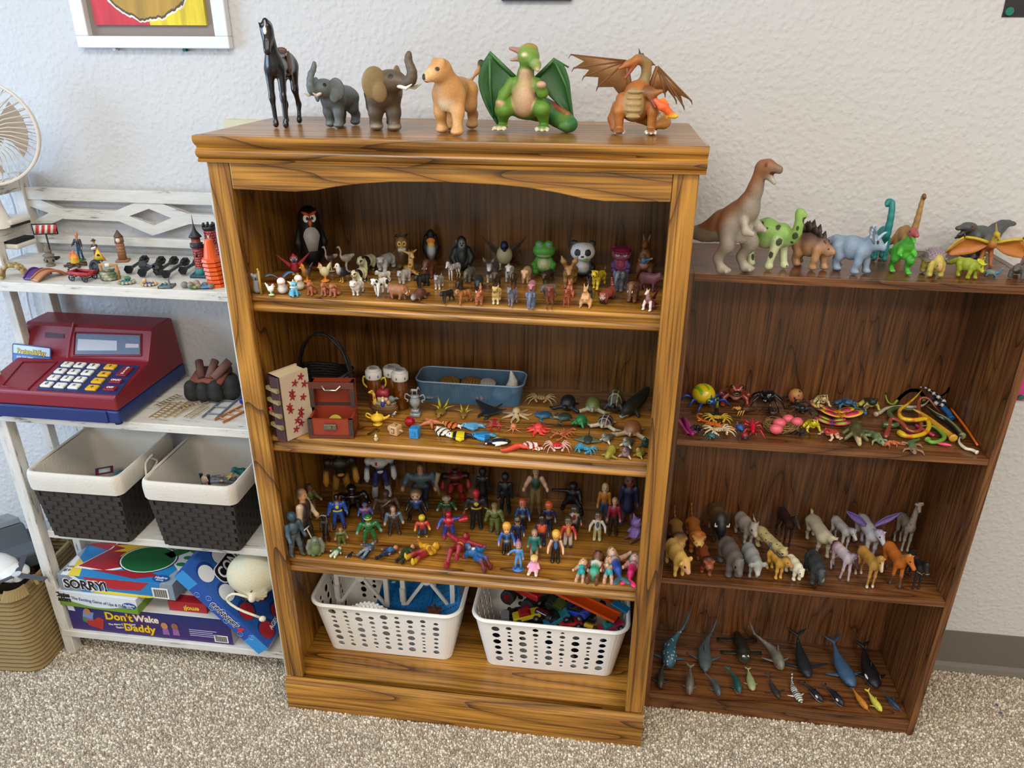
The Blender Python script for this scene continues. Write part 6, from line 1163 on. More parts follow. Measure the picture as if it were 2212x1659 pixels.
A2('toy_seal','large dark sea lion with a pale muzzle in the corner','seal',[('body',s)],(1336,835,1404,905),-122)
A2('toy_stingray','grey green stingray with upright tail','ray',stingray('#2f3a36','#5f6a4e',tail=.55),(1247,917,1294,960),-92)
A2('toy_seal','white chested seal with grey back nearest the stingray','seal',seal('#4c564e','#cfcabc'),(1293,935,1332,962),-122)
A2('toy_seal','white chested seal with grey back above the purple seal','seal',seal('#4a544c','#d2cec2'),(1338,944,1374,972),-118)
A2('toy_seal','dark green seal against the right side','seal',seal('#1c3a38','#244846'),(1383,936,1402,970),-100)
s=S(.05); s.t([(-.5,0,.14),(-.1,0,.2),(.3,0,.17)],[.08,.19,.14],'#8a8028').e((.42,0,.14),(.12,.12,.1),'#8e842c').t([(.2,.15,.1),(.16,.36,.04)],[.06,.05],'#8a8028',m=1).e((-.62,0,.1),(.14,.2,.03),'#8a8028').p((.42,.1,.2),.02,'#222',m=1)
A2('toy_manatee','olive yellow manatee at the front edge','manatee',[('body',s)],(1301,957,1335,993),-110)
A2('toy_seal','purple backed seal with pink chest','seal',seal('#4a3c42','#b89a92'),(1335,965,1367,994),-108)
A2('toy_walrus','olive yellow walrus at the front right corner','walrus',seal('#8a8236','#958c3a'),(1369,964,1398,994),-125)
# ======================= lower shelf of the tall bookcase: action figures =======================
Z=SH3; GF='toy figures on the lower oak shelf'
def A3(name,label,parts,b,head=-90,cat_='figure',**k): return fig(name,label,cat_,parts,b,Z,head,group=GF,ymax=-.018,rel=1,**k)
LY=(0,-90,0)
HF=lambda *a,**k: human(*a,**k)
A3('toy_robot','tall black and yellow toy robot whose head is hidden by the shelf above',robot('#1a1712','#a8781c','#0e0d0c',legs='#8a6216'),(697,972,777,1092),lim=1.5)
A3('toy_robot','white and navy toy robot with a red chest mark',robot('#c2c5c8','#b8bcc0','#1a1f4a',legs='#1c2358')+[('chest_mark',[box(.1,.112,-.08,-.045,.70,.76,'#b82030')])],(786,972,858,1078),lim=1.5)
A3('toy_giant','stout giant figure in blue grey shirt carrying a knotted club',human(skin='#a8785a',hair='#1c1814',top='#3c5258',legs='#1a2238',boots='#5a564e',ck=1.35,wide=1.5,hr=.075,arm=((25,20,70),(40,10,60)))+[('club',T([(.25,.42,.95),(.25,.36,.7),(.25,.44,.42)],[.06,.045,.035],'#7a7058'))],(865,1001,954,1102),-96)
A3('toy_robot','red and black crouching toy robot',robot('#1c1012','#8c1a16','#120c0c',legs='#8f1c16',chest='#5a1412'),(948,1014,1020,1086),lim=1.5)
A3('cloaked_figure','tall hooded figure in plain black robes',human('#222224','#0d0d0f','#0f0f11','#0e0e10','#0c0c0e',hat='hood',dress='#0d0d0f',arm=((14,0,5),(14,0,5)),mask='#17171a'),(1026,1009,1060,1092))
A3('black_suit_figure','slim figure in plain black suit with tiny silver buttons',human('#1c1c1e','#0d0d0f','#121214','#0e0e10','#0c0c0e',hat='helm',arm=((14,0,5),(14,0,5)),mask='#151517',sym='#2c2c30'),(1073,1020,1110,1110))
A3('man_figure','man figure in dark green tee with hands on hips and tan trousers',human('#c9a284','#5a4030','#1c3a2c','#7a6a3e','#7a5c46',sl='#c9a284',arm=((48,-10,75),(48,-10,75)),ck=1.0,wide=1.1,sym='#2c4a3a'),(1129,1000,1185,1113))
A3('ninja_figure','black figure lunging with one arm pointing left',human('#17171a','#0d0d0f','#151517','#121214','#0e0e10',mask='#17171a',arm=((20,20,20),(88,10,0)),st=.22,stepx=.1,hat='hood',cape='#121214'),(1190,1042,1262,1116),-90)
A3('woman_figure','woman figure with blonde hair in orange jumper and jeans',human('#cfae92','#b89a4a','#b06a1e','#274a6a','#b8b8b4',hat='long',arm=((16,5,10),(18,5,20))),(1288,1042,1322,1131))
A3('boy_figure','boy figure in red hoodie with hands in pockets',human('#d0a488','#a07448','#8e1c2c','#2a221c','#1c1c1c',hat='cap' if False else None,arm=((20,8,40),(20,8,40))),(1310,1066,1341,1159))
A3('doll_figure','dark haired doll in navy dress and purple trainers at the back',human('#7a4a34','#120e0e','#141a3c','#141a3c','#5a3a78',dress='#151b40',hr=.13,hat='long',arm=((18,0,10),(18,0,10))),(1333,1014,1382,1136),lim=1.5)
A3('trooper_figure','blue grey armoured trooper figure by the left side panel',human('#33454e','#2a4450','#3a4f5c','#4e565c','#3c342a',hat='helm',hc='#2e4a58',mask='#25323a',arm=((18,10,20),(18,20,30)),ck=1.1,belt='#2c3236',stepx=.06),(613,1105,664,1206),-60)
A3('explorer_figure','dark haired man figure in brown vest holding a sword',human('#c9966a','#241a14','#3c281e','#2a241c','#4a3a2a',sl='#c9b294',arm=((20,20,10),(12,-5,10)),vest='#2e1e18',stepx=.04)+[('sword',[T([(.12,-.17,.42),(.26,-.14,.02)],[.012,.02],'#a89c88'),T([(.1,-.24,.43),(.13,-.1,.43)],.012,'#b8b0a0')])],(637,1054,690,1190),-30)
A3('soldier_figure','green clad soldier figure with helmet and rifle',human('#c08a62','#2a2418','#66743e','#7a8450','#4a3a2a',hat='helm',hc='#1c1c18',arm=((25,30,50),(20,20,60)),belt='#2c2418')+[('rifle',T([(.16,-.2,.62),(.2,.2,.42)],[.02,.025],'#6a3c24'))],(658,1045,697,1122),-50)
A3('reaper_figure','small black hooded reaper holding a scythe',human('#1a1818','#121112','#161516','#141314','#111',hat='hood',dress='#171617',arm=((15,20,40),(20,30,60)))+[('scythe',[T([(.2,-.05,0),(.18,.1,1.05)],.014,'#6a4a40'),T(bez((.18,.1,1.05),(.17,-.1,1.10),(.16,-.32,.98),n=7),taper(.035,.008,7),'#77777a')])],(684,1103,713,1176))
s=S(.05); s.c((0,0,.3),(0,0,.6),.28,.26,'#5a6a44').e((.08,0,.72),(.2,.17,.15),'#74786a').t([(0,.28,.68),(.04,.40,.4),(.08,.34,.16)],[.11,.1,.09],'#6c7260',m=1).c((.05,.14,.2),(.08,.15,.06),.12,.11,'#5c7038',m=1).p((.26,.05,.74),.025,'#222',m=1).e((.2,0,.4),(.1,.18,.16),'#6a7a4c').p((.26,0,.66),(.05,.08,.012),'#2c2c24')
A3('stone_troll','green grey stone troll with long arms',[('body',s)],(662,1154,701,1204))
A3('hero_figure','blue and black caped action figure with yellow belt',human('#c9a080','#15151a','#1c4a9c','#1a469a','#121216',hand='#15151a',mask='#15151a',ck=1.3,wide=1.15,st=.16,cape='#101014',belt='#d8c030',sym='#d8c43a',arm=((35,5,30),(35,10,20))),(705,1067,754,1146),-95,mat='gloss')
A3('bulky_black_figure','bulky black armoured figure with red light sword',human('#161618','#0c0c0e','#121214','#101012','#0c0c0e',hat='helm',mask='#1c1c1e',ck=1.5,wide=1.4,hr=.11,cape='#0c0c0e',arm=((40,20,50),(35,20,50)),st=.16)+[('light_sword',T([(.25,-.36,.55),(.3,-.3,.98)],[.022,.02],'#c02018'))],(718,1053,808,1118),-90,mat='gloss')
A3('hairy_figure','big brown hairy creature figure with chest strap',human('#4a3526','#46301f','#4c3626','#4a3424','#443020',hand='#4a3526',ck=1.45,wide=1.45,hr=.115,arm=((38,25,40),(30,10,20)),st=.13)+[('strap',T([(.13,.15,.80),(.15,0,.66),(.12,-.13,.55)],.02,'#9a9890'))],(803,1057,866,1124),-95)
A3('pilot_figure','blue figure with red vest and blue cap',human('#c99870','#2a4a9c','#2c5aa8','#2a54a0','#1a1a1e',vest='#b8242c',hat='cap',hc='#2f62b0',hand='#15151a',ck=1.35,hr=.1,arm=((32,10,20),(32,10,20))),(769,1090,810,1130),mat='gloss')
A3('green_hero_figure','green masked figure with yellow headband and brown boots',human('#c99870','#1f5a2c','#24683a','#256a34','#5c2c2c',hand='#8a8f86',mask='#1f6a34',ck=1.4,hr=.1,wide=1.2,hat='helm',hc='#226a30',belt='#2a2018',arm=((45,5,20),(42,5,20)),st=.17)+[('headband',lathe([(.125,.965),(.13,.975),(.13,.995),(.12,1.005)],14,'#d8c43a',cap=False))],(768,1111,827,1177),mat='gloss')
A3('vest_figure','chunky man figure in brown vest and grey shirt',human('#dcb08c','#34201a','#3a2a20','#23262c','#3a261e',sl='#56707c',hand='#e0b894',vest='#3c281e',ck=1.35,hr=.095,wide=1.1,arm=((30,5,12),(30,5,12)),st=.15,sym='#5a7484'),(828,1092,874,1158),mat='gloss')
A3('camo_figure','little camouflage soldier figure with crossed straps',human('#c99870','#15171a','#4c5c2a','#566a2e','#66762e',ck=1.4,hr=.1,sym='#181a1c',arm=((35,10,30),(30,10,30)),st=.13),(722,1139,753,1180))
A3('tiny_figure','tiny green and white figure lying on its back',human('#d8d8d4','#c8c8c4','#2f5a34','#c8d0b0','#d8e0c8',ck=1.6,hr=.12,arm=((45,5,10),(45,5,10)),st=.14),(713,1178,738,1207),-100,tilt=LY)
A3('tiny_dog','tiny black and white puppy lying down',dog('#17171a',cl='#e8e4e0',H=.3,cs='#e0dcd8'),(746,1189,764,1207),-130,cat_='dog')
A3('tumbled_figure','blue and grey figure tumbled face down with dark cape',human('#8a9098','#2c3c50','#2f4a64','#74828c','#5c6c78',ck=1.3,cape='#17181a',arm=((40,20,30),(40,20,30)),st=.16,belt='#a84a58'),(769,1170,811,1211),-120,tilt=(0,-75,0))
A3('navy_man_figure','small man figure in navy jacket lying down',human('#c9966a','#a84a28','#4a84b8','#1c2644','#14141a',sl='#1c2844',vest='#1c2a48',arm=((25,5,10),(25,5,10)),stepx=.06),(817,1164,853,1210),-125,tilt=LY)
A3('green_soldier_figure','green uniformed soldier figure lying on its back',human('#c98a66','#2a1c14','#2c3e22','#2a3c20','#15151a',arm=((18,5,8),(18,5,8)),hat=None),(858,1161,893,1221),-105,tilt=LY)
A3('yellow_hero_figure','yellow and red caped crusader figure lying on its back',human('#d8a032','#d8a032','#dca828','#8e1c20','#d8b020',hand='#8a1a20',mask='#d89a28',ck=1.15,arm=((30,15,60),(30,15,60)),st=.14,hc='#d8a82c'),(877,1156,945,1222),-128,tilt=LY)
A3('red_hero_figure','red suited figure lying with one arm stretched out',human('#8e2028','#9a2028','#9c2030','#96202c','#98202c',hand='#9a202c',mask='#962028',belt='#c8a030',arm=((80,5,5),(120,5,5)),stepx=.1,bend=.2,st=.12),(962,1142,1041,1230),-100,tilt=LY)
A3('blue_hero_figure','blue suited figure with red boots lying on its side',human('#c99878','#1f5a8c','#2464a0','#2060a0','#6a1a20',knee='#6a1a20',hand='#7a1c20',mask='#2464a0',sym='#d8d8dc',ck=1.15,bend=.16,arm=((35,5,60),(60,5,30))),(1006,1149,1056,1239),-62,tilt=(0,-80,20))
A3('brown_haired_boy_figure','cartoon boy figure with big brown hair and black suit',human('#d8ac88','#2a1814','#2a4a8c','#15161a','#101014',sl='#15161a',hand='#15161a',hr=.15,arm=((40,10,20),(40,10,20)),st=.2,stepx=.05),(874,1053,924,1131),-98,mat='gloss')
A3('racer_figure','small figure with yellow helmet and yellow gloves crouching',human('#c98a5a','#d8c020','#b83a24','#1c2a44','#d8c428',hand='#d8c428',hat='helm',hc='#d8c424',mask='#2a2a2a',ck=1.5,hr=.13,bend=.2,arm=((38,15,40),(38,15,40)),st=.16),(894,1111,931,1163),mat='gloss')
A3('red_blue_figure','red and blue suited action figure with oversized red glove raised',human('#a8202c','#b01c2c','#b41e2c','#223a8c','#b01c2a',hand='#b81e2c',mask='#b01c2a',hc='#b01c2a',sl='#26408f',ck=1.25,hr=.085,wide=1.1,arm=((95,20,15),(45,15,30)),st=.14)+[('glove',S(.03).c((.1,.36,.78),(.13,.52,.86),.075,.09,'#b41e2c'))],(942,1104,1013,1166),-92,mat='gloss')
A3('ranger_figure','ranger figure in green shirt and pale wide hat',human('#c99870','#a8a090','#1f5a30','#6a5a44','#4a3c2c',hand='#c8c4ba',hat='wide',hc='#b0a894',vest='#17181a',ck=1.4,hr=.09,arm=((40,5,15),(40,5,15))),(941,1073,989,1121),mat='gloss')
A3('firefighter_figure','black uniformed fire figure with yellow bands and red face mask',human('#b02028','#b01c24','#17171a','#151518','#101012',hand='#b02430',mask='#b01c24',hc='#b41e26',sl='#1a1a1d',ck=1.15,wide=1.15,arm=((35,5,15),(35,5,15)),sym='#c8b428',belt='#c8b428'),(999,1056,1059,1145))
A3('olive_soldier_figure','olive uniformed soldier figure with flat cap',human('#c99878','#6a6c34','#66703a','#626c36','#3a3f38',hand='#3c403a',hat='cap',hc='#6c7440',ck=1.25,belt='#3a3c34',hr=.085,arm=((28,5,12),(28,5,12)),stepx=.06),(1045,1085,1091,1157),-95,mat='gloss')
PF=lambda n,l,b,hd=-90,**k: A3(n,l,play(**k),b,hd,mat='gloss')
PF('block_person','block bodied toy person with yellow hair and black vest seen from the front',(1075,1127,1114,1199),hair='#dca02c',top='#2a62b0',vest='#17171a',legs='#1a1a1e',belt='#d8c43a',beard='#dca02c')
PF('block_police_person','toy police officer with black cap and vest',(1103,1109,1133,1177),hair='#15151a',top='#1c2c5a',vest='#17181c',legs='#1a2040',hat='cap')
PF('block_person','block bodied toy person with orange hair and blue shirt',(1111,1076,1146,1144),hair='#b84a1e',top='#2a5ea8',vest='#17171a',legs='#17171a',belt='#d8c43a')
PF('block_fire_person','toy firefighter with orange helmet and navy coat',(1168,1081,1202,1146),hair='#c8541e',top='#1c2a54',legs='#1a2448',belt='#c9b83a',hat='helm')
PF('block_road_person','toy road worker in bright orange vest',(1152,1110,1188,1181),hair='#141416',skin='#6a4028',top='#1c2648',vest='#e05a2a',legs='#1a2040',chest='#e86a34')
PF('block_doctor_person','toy person in open red jacket and white trousers',(1208,1114,1246,1184),hair='#141416',top='#c03a2c',chest='#c8a04a',legs='#c8c2b4',boots='#17171a')
PF('block_police_person','toy police officer with yellow cap and bare arms',(1181,1143,1219,1218),hair='#dca428',top='#17191d',sl='#e0b090',legs='#15161a',hat='cap',chest='#3a6aa8')
PF('block_knight_person','toy knight in black and white with grey helmet',(1222,1089,1258,1151),hair='#2a2a2c',top='#c8c6c0',legs='#17171a',sl='#222226',hat='helm',chest='#a82a24')
PF('block_person','toy person in white coat with black bobbed hair',(1271,1103,1310,1170),hair='#121214',top='#d8d8cc',chest='#5a646c',legs='#b8b070',boots='#d0ccb8',arm=35)
A3('girl_figure','girl figure in teal dress with brown hair',human('#dcb090','#5a3a20','#1c6a64','#1c6a64','#5a3424',dress='#1c6c66',hr=.11,ck=1.1,arm=((22,5,8),(22,5,8))),(1138,1142,1170,1206))
A3('purple_haired_girl_figure','girl figure with purple hair on a round blue base',[q_ for q_ in human('#dca888','#5c2a7c','#4a84c0','#5a94cc','#16181c',hr=.13,hat='bun',arm=((20,5,10),(70,10,40)),st=.12)]+[('base',lathe([(.001,0),(.24,0),(.24,.025),(.001,.025)],20,'#3f78c0'))],(1096,1163,1132,1237))
A3('baby_figure','baby figure in pink gown with blonde hair sitting',[('figure',S(.04).c((0,0,.2),(0,0,.5),.24,.15,'#e098bc').e((.02,0,.75),(.17,.16,.18),'#e2b498').e((-.03,0,.84),(.16,.17,.13),'#d8b850').t([(.1,.12,.12),(.38,.16,.07)],[.1,.07],'#e0b8b0',m=1).e((.42,.17,.08),(.07,.06,.08),'#e6d8d2',m=1).t([(0,.15,.45),(.12,.24,.28)],[.07,.06],'#e098bc',m=1).p((.18,.06,.78),.022,'#222',m=1))],(1138,1198,1167,1247),-100)
SK='#d8a488'
A3('doll_figure','blonde doll in turquoise swimsuit lying on its back',human(SK,'#d8c23a','#2fa0a4','#2fa0a4',SK,sl=SK,dress=None,knee=SK,hr=.13,hat='long',arm=((35,5,10),(35,5,10))),(1240,1189,1271,1262),-95,tilt=LY)
A3('doll_figure','brown skinned doll with long hair and teal skirt lying on its back',human('#6a4028','#3a2418','#d8d4c4','#38a080','#6a4028',sl='#6a4028',dress='#38a284',hr=.14,hat='bun',arm=((20,5,10),(20,5,10))),(1268,1158,1301,1267),-97,tilt=LY)
A3('doll_figure','orange haired doll in turquoise bikini lying on its back',human(SK,'#d8642a',SK,'#2fa0a0',SK,sl=SK,knee=SK,mid=SK,sym='#2fa0a0',hr=.13,hat='long',arm=((40,5,10),(25,5,10))),(1298,1191,1336,1265),-92,tilt=LY)
def mermaid(skin,hair,top,tailc,fluke):
 s=human(skin,hair,top,tailc,tailc,sl=skin,hr=.12,hat='long',arm=((120 if tailc=='#1f3f8c' else 25,5,10),(25,5,10)),mid=skin)[0][1]
 s.P=[q_ for q_ in s.P if not (q_[0]=='c' and max(q_[1][2],q_[2][2])<.52) and not (q_[0]=='e' and q_[1][2]<.1)]
 s.t([(0,0,.54),(.03,0,.3),(.02,0,.08)],[.11,.085,.03],tailc); s.e((.02,.10,-.05),(.03,.07,.15),fluke,(35,0,0),m=1); return [('figure',s)]
A3('mermaid_doll','mermaid doll with dark blue tail and one arm raised',mermaid('#d8b090','#8a6a4c','#223a7c','#1f3f8c','#3a5a68'),(1311,1169,1362,1265),-78,tilt=LY)
A3('mermaid_doll','mermaid doll with pink tail and teal hair',mermaid('#d8a898','#2a9aa0','#4a2a7c','#d0286a','#d8306c'),(1344,1174,1382,1270),-100,tilt=LY)
A3('hooded_baby_figure','baby doll in lilac hooded suit sitting by the right side panel',[('figure',S(.04).c((0,0,.22),(0,0,.5),.22,.17,'#8a6aa8').e((0,0,.74),(.2,.2,.2),'#9272b0').e((.1,0,.72),(.12,.13,.13),'#5a3424').t([(.1,.12,.14),(.34,.16,.08)],[.1,.07],'#6a3e2a',m=1).c((0,.14,.9),(0,.2,1.02),.06,.02,'#9272b0',m=1).t([(0,.16,.45),(.16,.22,.3)],[.07,.06],'#8a6aa8',m=1))],(1347,1109,1387,1176),-140)
# ======================= low bookcase, upper shelf: insects, frogs and snakes =======================
Z=BS1; GI='insect and reptile toys on the low bookcase'
def B1(name,label,cat_,parts,b,head=-90,**k): return fig(name,label,cat_,parts,b,Z,head,group=GI,ymax=-.012,**k)
B1('toy_beetle','large yellow beetle with blue legs and green eyes','beetle',bug('#d8c01c','#1c3f98','#1e419c',L=.62,wid=.36,hgt=.3,eye='#6ac04a',legr=.04,c2=lambda V,C: np.where(((V[:,2]>.38)&(np.sin(V[:,1]*26+1.5)>.45)&(V[:,0]<.2)&(V[:,0]>-.42)&(V[:,2]>.3))[:,None],hx('#7aa81c'),C)),(1464,820,1577,886),-58,mat='gloss')
B1('toy_frog','red brown frog with wide open mouth','frog',frog('#7a2c1c','#c99a84',mouth='#3a2a1c',open_=True,leg='#7c2e20'),(1547,826,1622,878),-92,mat='gloss')
B1('toy_spider','big glossy black spider with white eyes','spider',spider('#141416',ab=.24,L=.6,th=.032,eye='#e8e8e8',up=.2),(1610,840,1696,893),-120,mat='gloss')
B1('toy_ladybug','large red and tan ladybird with black spots','ladybug',bug('#a8543c','#17171a','#17171a',L=.6,wid=.38,hgt=.32,ant=False,c2=chain(above('#b08a44',.45,soft=.2),spots('#1a1412',.24,.27,2,lambda V:V[:,2]>.22))),(1683,834,1748,876),-82)
B1('toy_frog','cream frog with purple back markings','frog',frog('#c4b07a','#cdbb8a',spot='#3a2a44'),(1746,847,1793,876),-70)
B1('toy_frog','blue poison frog with pale legs','frog',frog('#2a5a7a','#a8a890',leg='#2c5c78'),(1791,851,1849,877),-85)
B1('toy_frog','yellow frog with dark back','frog',frog('#1f2a2a','#c0b45a',leg='#b8ac54'),(1845,856,1902,887),-75)
s=S(.02); s.c((.3,0,.1),(-.2,0,.1),.06,.045,'#1c1a18');
dw=[('wing',SH([[(x0+.06*(v-.5)*(1.2-.6*abs(u)),f*(.04+.6*u),.13-.06*u*u) for v in np.linspace(0,1,4)] for u in np.linspace(0,1,7)],.018,'#2c2a22')) for f in (1,-1) for x0 in (.18,)]
B1('toy_dragonfly','dark winged dragonfly with green banded tail','dragonfly',[('body',s)]+dw+[('tail',S(.01).t([(-.2,0,.1),(-.35,0,.12),(-.55,0,.3)],[.045,.04,.03],'#1c2416').f(bands('#8aa83a',.06,.5,(1,0,-1),0)))],(1474,872,1622,905),-98)
c_=[T([(x,f*.05,.06),(x-.02,f*.16,.09),(x-.04,f*.2,.01)],[.012,.01,.004],'#b84a90') for x in np.linspace(-.5,.5,13) for f in (1,-1)]
B1('toy_centipede','magenta centipede with many legs','centipede',[('body',S(.01).t(bez((-.55,.1,.07),(-.2,.04,.09),(.2,-.04,.09),(.55,0,.07),n=16),.062,'#9a2474')),('legs',c_)],(1464,884,1500,943),-75)
B1('toy_spider','small black spider beside the magenta centipede','spider',spider('#17171a',ab=.14,L=.45,th=.025),(1494,900,1518,944),-100)
B1('toy_crab','yellow crab behind the orange scorpion','crab',crab('#c8a82c',spread=1.4,leg=.035,claw=.08),(1513,893,1585,917),-85)
sc=lobster('#d2641f','#d98a3c',ant=False); sc.append(('sting_tail',T(bez((-.55,0,.08),(-.72,-.04,.2),(-.66,-.08,.4),(-.5,-.08,.44),n=9),taper(.055,.03,9),'#d2641f')))
B1('toy_scorpion','orange scorpion with raised tail','scorpion',sc,(1502,893,1590,936),-35)
B1('toy_crab','pale cream spider crab at the front','crab',crab('#cdbd98',spread=1.5,leg=.035,claw=.05),(1511,916,1592,948),-75)
B1('toy_bug','small teal winged bug at the shelf edge','bug',bug('#2f6a74','#2a5c66','#2f6a74',n=4,ant=False,legr=.03),(1517,936,1558,954),-60)
B1('toy_beetle','small blue beetle with upright tail','beetle',bug('#2a55a0','#2f62b0','#2a55a0',ant=False)+[('tail',T([(-.3,0,.25),(-.5,0,.6)],[.06,.03],'#4a86b8'))],(1580,911,1617,938),-60)
B1('toy_beetle','red and blue beetle near the front edge','beetle',bug('#8a2430','#2a3a4c','#2c2c34',n=4,ant=False),(1592,933,1624,956),-90)
B1('toy_mantis','bright red cockroach bug with long legs','bug',[('body',S(.02).t([(.4,0,.1),(.1,0,.14),(-.4,0,.2)],[.06,.1,.04],'#c01c34')),('legs',[T([(x,f*.06,.1),(x*1.4,f*.25,.18),(x*2.0,f*.42,.01)],[.03,.028,.014],'#c02038') for x in (.3,.0,-.22) for f in (1,-1)]+[T([(.44,f*.02,.12),(.62,f*.12,.1)],[.018,.01],'#c02038') for f in (1,-1)])],(1597,902,1653,949),-95,mat='gloss')
B1('toy_scorpion','tan and brown hermit crab behind the red bug','crab',[('shell',S(.03).t(bez((-.5,0,.1),(-.2,0,.15),(.1,0,.16),n=5),[.05,.09,.12,.15,.15],'#4a2a1a')),('legs',[T([(.15+.1*i,f*.08,.12),(.25+.12*i,f*.22,.2),(.36+.12*i,f*.3,.01)],[.04,.035,.015],'#cf9a4c') for i in range(3) for f in (1,-1)])],(1578,877,1636,900),-160)
B1('toy_ant','black ant with red eyes','ant',bug('#232022','#2c2626','#1c1a1a',L=.5,wid=.13,hgt=.14,eye='#8a2a2c',ant=True,legr=.022),(1640,876,1691,909),-80)
B1('toy_spider','black plastic spider behind the nest','spider',spider('#202226',ab=.18,L=.62,th=.03),(1690,875,1774,908),-95,mat='gloss')
B1('toy_spider','charcoal ant crawling in front of the nest','ant',spider('#222224',ab=.13,L=.5,th=.022),(1706,926,1751,952),-60)
P=onz(1688,938,Z); t=thing('bird_nest','twig nest holding pink speckled eggs','nest',(P[0],P[1]+.022,Z)); r_=np.random.default_rng(4); tw=[]
for i in range(150):
 a=r_.uniform(0,6.28); R=r_.uniform(.020,.036); b_=a+r_.uniform(.5,1.3); R2=R+r_.uniform(-.006,.006); z0,z1=r_.uniform(.001,.017,2); m_=(a+b_)/2; tw.append(T([(R*math.cos(a),R*math.sin(a)*.8,z0),((R+R2)/2*1.1*math.cos(m_),(R+R2)/2*1.1*math.sin(m_)*.8,(z0+z1)/2+.002),(R2*math.cos(b_),R2*math.sin(b_)*.8,z1)],.0007,n=4))
o=pt('twigs',tw,_p('#8a6c3a',.8),t); o['kind']='stuff'
pt('nest_cup',[xf(lathe([(.001,.001),(.03,.001),(.033,.012),(.024,.012),(.018,.005),(.001,.005)],20),(1,.8,1))],_p('#5a4426',.9,bump=.8),t)
for i,(u,v,rr) in enumerate(((1676,930,.0135),(1683,918,.0135),(1702,908,.0125),(1721,915,.0125))):
 Pe=onz(u,v,Z+.014); o=pt('nest_egg',ell((0,0,0),(rr*1.1,rr*.9,rr*.85)),_p('#d8606e',.4,bump=.1),smooth=True); o.location=(Pe[0],Pe[1],Z+.0175+.001*(i%2)); tag(o,['pink egg at the front of the nest','pink egg in the middle of the nest','pink egg at the back of the nest','pink egg at the right side of the nest'][i],'egg','pink eggs in the twig nest')
B1('toy_frog','yellow tree frog with spread toes','frog',frog('#c8b81c','#d2c43a',spot='#8a6a14'),(1727,906,1776,936),-75,mat='gloss')
B1('toy_butterfly','pink and lime butterfly at the back','butterfly',butterfly('#c84a6a','#a8b82c'),(1747,869,1796,890),-160)
B1('toy_butterfly','yellow butterfly with pink hearts','butterfly',butterfly('#dcae24','#c8305c','#d86a24'),(1778,874,1859,905),-85)
B1('toy_butterfly','pink edged lime butterfly in front','butterfly',butterfly('#cc4a6c','#a5b82a','#5a5a98'),(1761,897,1838,920),-100)
fl=bug('#1c2c3c','#2a5a8a','#1a1a1c',L=.5,wid=.16,hgt=.14,ant=False)+[('wing',SH([[(-.1+.28*v-.2*u,f*(.05+.42*u),.30+.12*u) for v in np.linspace(0,1,4)] for u in np.linspace(0,1,5)],.015,'#6f6656')) for f in (1,-1)]
B1('toy_fly','blue bodied fly with smoky wings','fly',fl,(1839,873,1886,906),-70)
B1('toy_frog','red spotted tree frog facing left','frog',frog('#b83a2c','#d8b89a',spot='#7a1c18',leg='#d0a890'),(1763,927,1824,954),-150)
s=S(.03); s.t([(-.3,0,.14),(.0,0,.18),(.2,0,.17)],[.12,.16,.12],'#4a4a2a').c((.25,0,.2),(.55,0,.27),.1,.06,'#55532e').c((.25,0,.11),(.55,0,.05),.09,.06,'#b8a878').p((.42,0,.16),(.2,.07,.05),'#c9b08a').t([(.12,.14,.12),(.2,.3,.02)],[.06,.05],'#6a683c',m=1).t([(-.2,.13,.1),(-.15,.28,.02)],[.06,.05],'#6a683c',m=1).t(bez((-.35,0,.13),(-.6,.12,.1),(-.72,.35,.12),n=6),taper(.11,.04,6),'#4f4d2a')
B1('toy_crocodile','olive crocodile with open pale jaws','crocodile',[('body',s)],(1819,907,1876,965),-92)
B1('toy_lizard','green grey horned lizard beside the crocodile','lizard',lizard('#5a7048',belly='#7a8a64',tailb=-.2),(1863,906,1910,963),-75)
B1('toy_lizard','small orange and black newt near the edge','lizard',lizard('#b8643c',fn=spots('#2a1812',.12,.3)),(1908,941,1948,971),-150)
B1('toy_lizard','green backed lizard with brown head at the front','lizard',lizard('#4f7044',belly='#8a6a54'),(1943,945,1998,984),-100)
def snake(name,label,pts,r,col,fn=None,headc=None,n=44,cat_='snake',hs=1.35,mat='gloss',r1=None):
 P=np.array([onz(u,v,Z+h*.01) for u,v,h in pts]); P=bez(*P,n=n); m=np.linspace(0,1,n); rr=r*.001*np.minimum(1,.18+2.2*m)*np.where(m>.93,hs,1)*np.where(m>.985,.6,1);
 if r1: rr=np.interp(m,[0,.5,1],r1)*.001
 V,F,_=T(P,rr,n=8); C=np.repeat([hx(col)],len(V),0).astype(float); tt=np.repeat(m,8)
 if fn: C=fn(tt,C,np.tile(np.arange(8),n))
 if headc: C[tt>.94]=hx(headc)
 z=V[:,2].min();
 if z<Z+.0006: V[:,2]+=Z+.0008-z
 V[:,1]=np.minimum(V[:,1],-.0095); o0=V.mean(0); o0[2]=Z
 me=mkmesh(name,(V-o0,F,C)); me.materials.append(MATS[mat]); o=bpy.data.objects.new(name,me); COL.objects.link(o); o.location=o0; return tag(o,label,cat_,'snakes piled at the end of the low bookcase')
def rng(c,k,d=.35): return lambda t,C,j: np.where(((t*k)%1<d)[:,None],hx(c),C)
def bel(c): return lambda t,C,j: np.where(((j>=3)&(j<=6))[:,None],hx(c),C)
snake('toy_snake','lime green snake arching at the back of the pile',[(2046,825,6.5),(2040,838,6),(2035,850,5)][:0]+[(1911,845,3.2),(1918,868,1.2),(1932,872,.6),(1943,850,2.5),(1955,833,4),(1975,834,4.2),(1990,850,3),(1996,866,1.5)],4.2,'#7a9a2c',headc='#6a8a24')
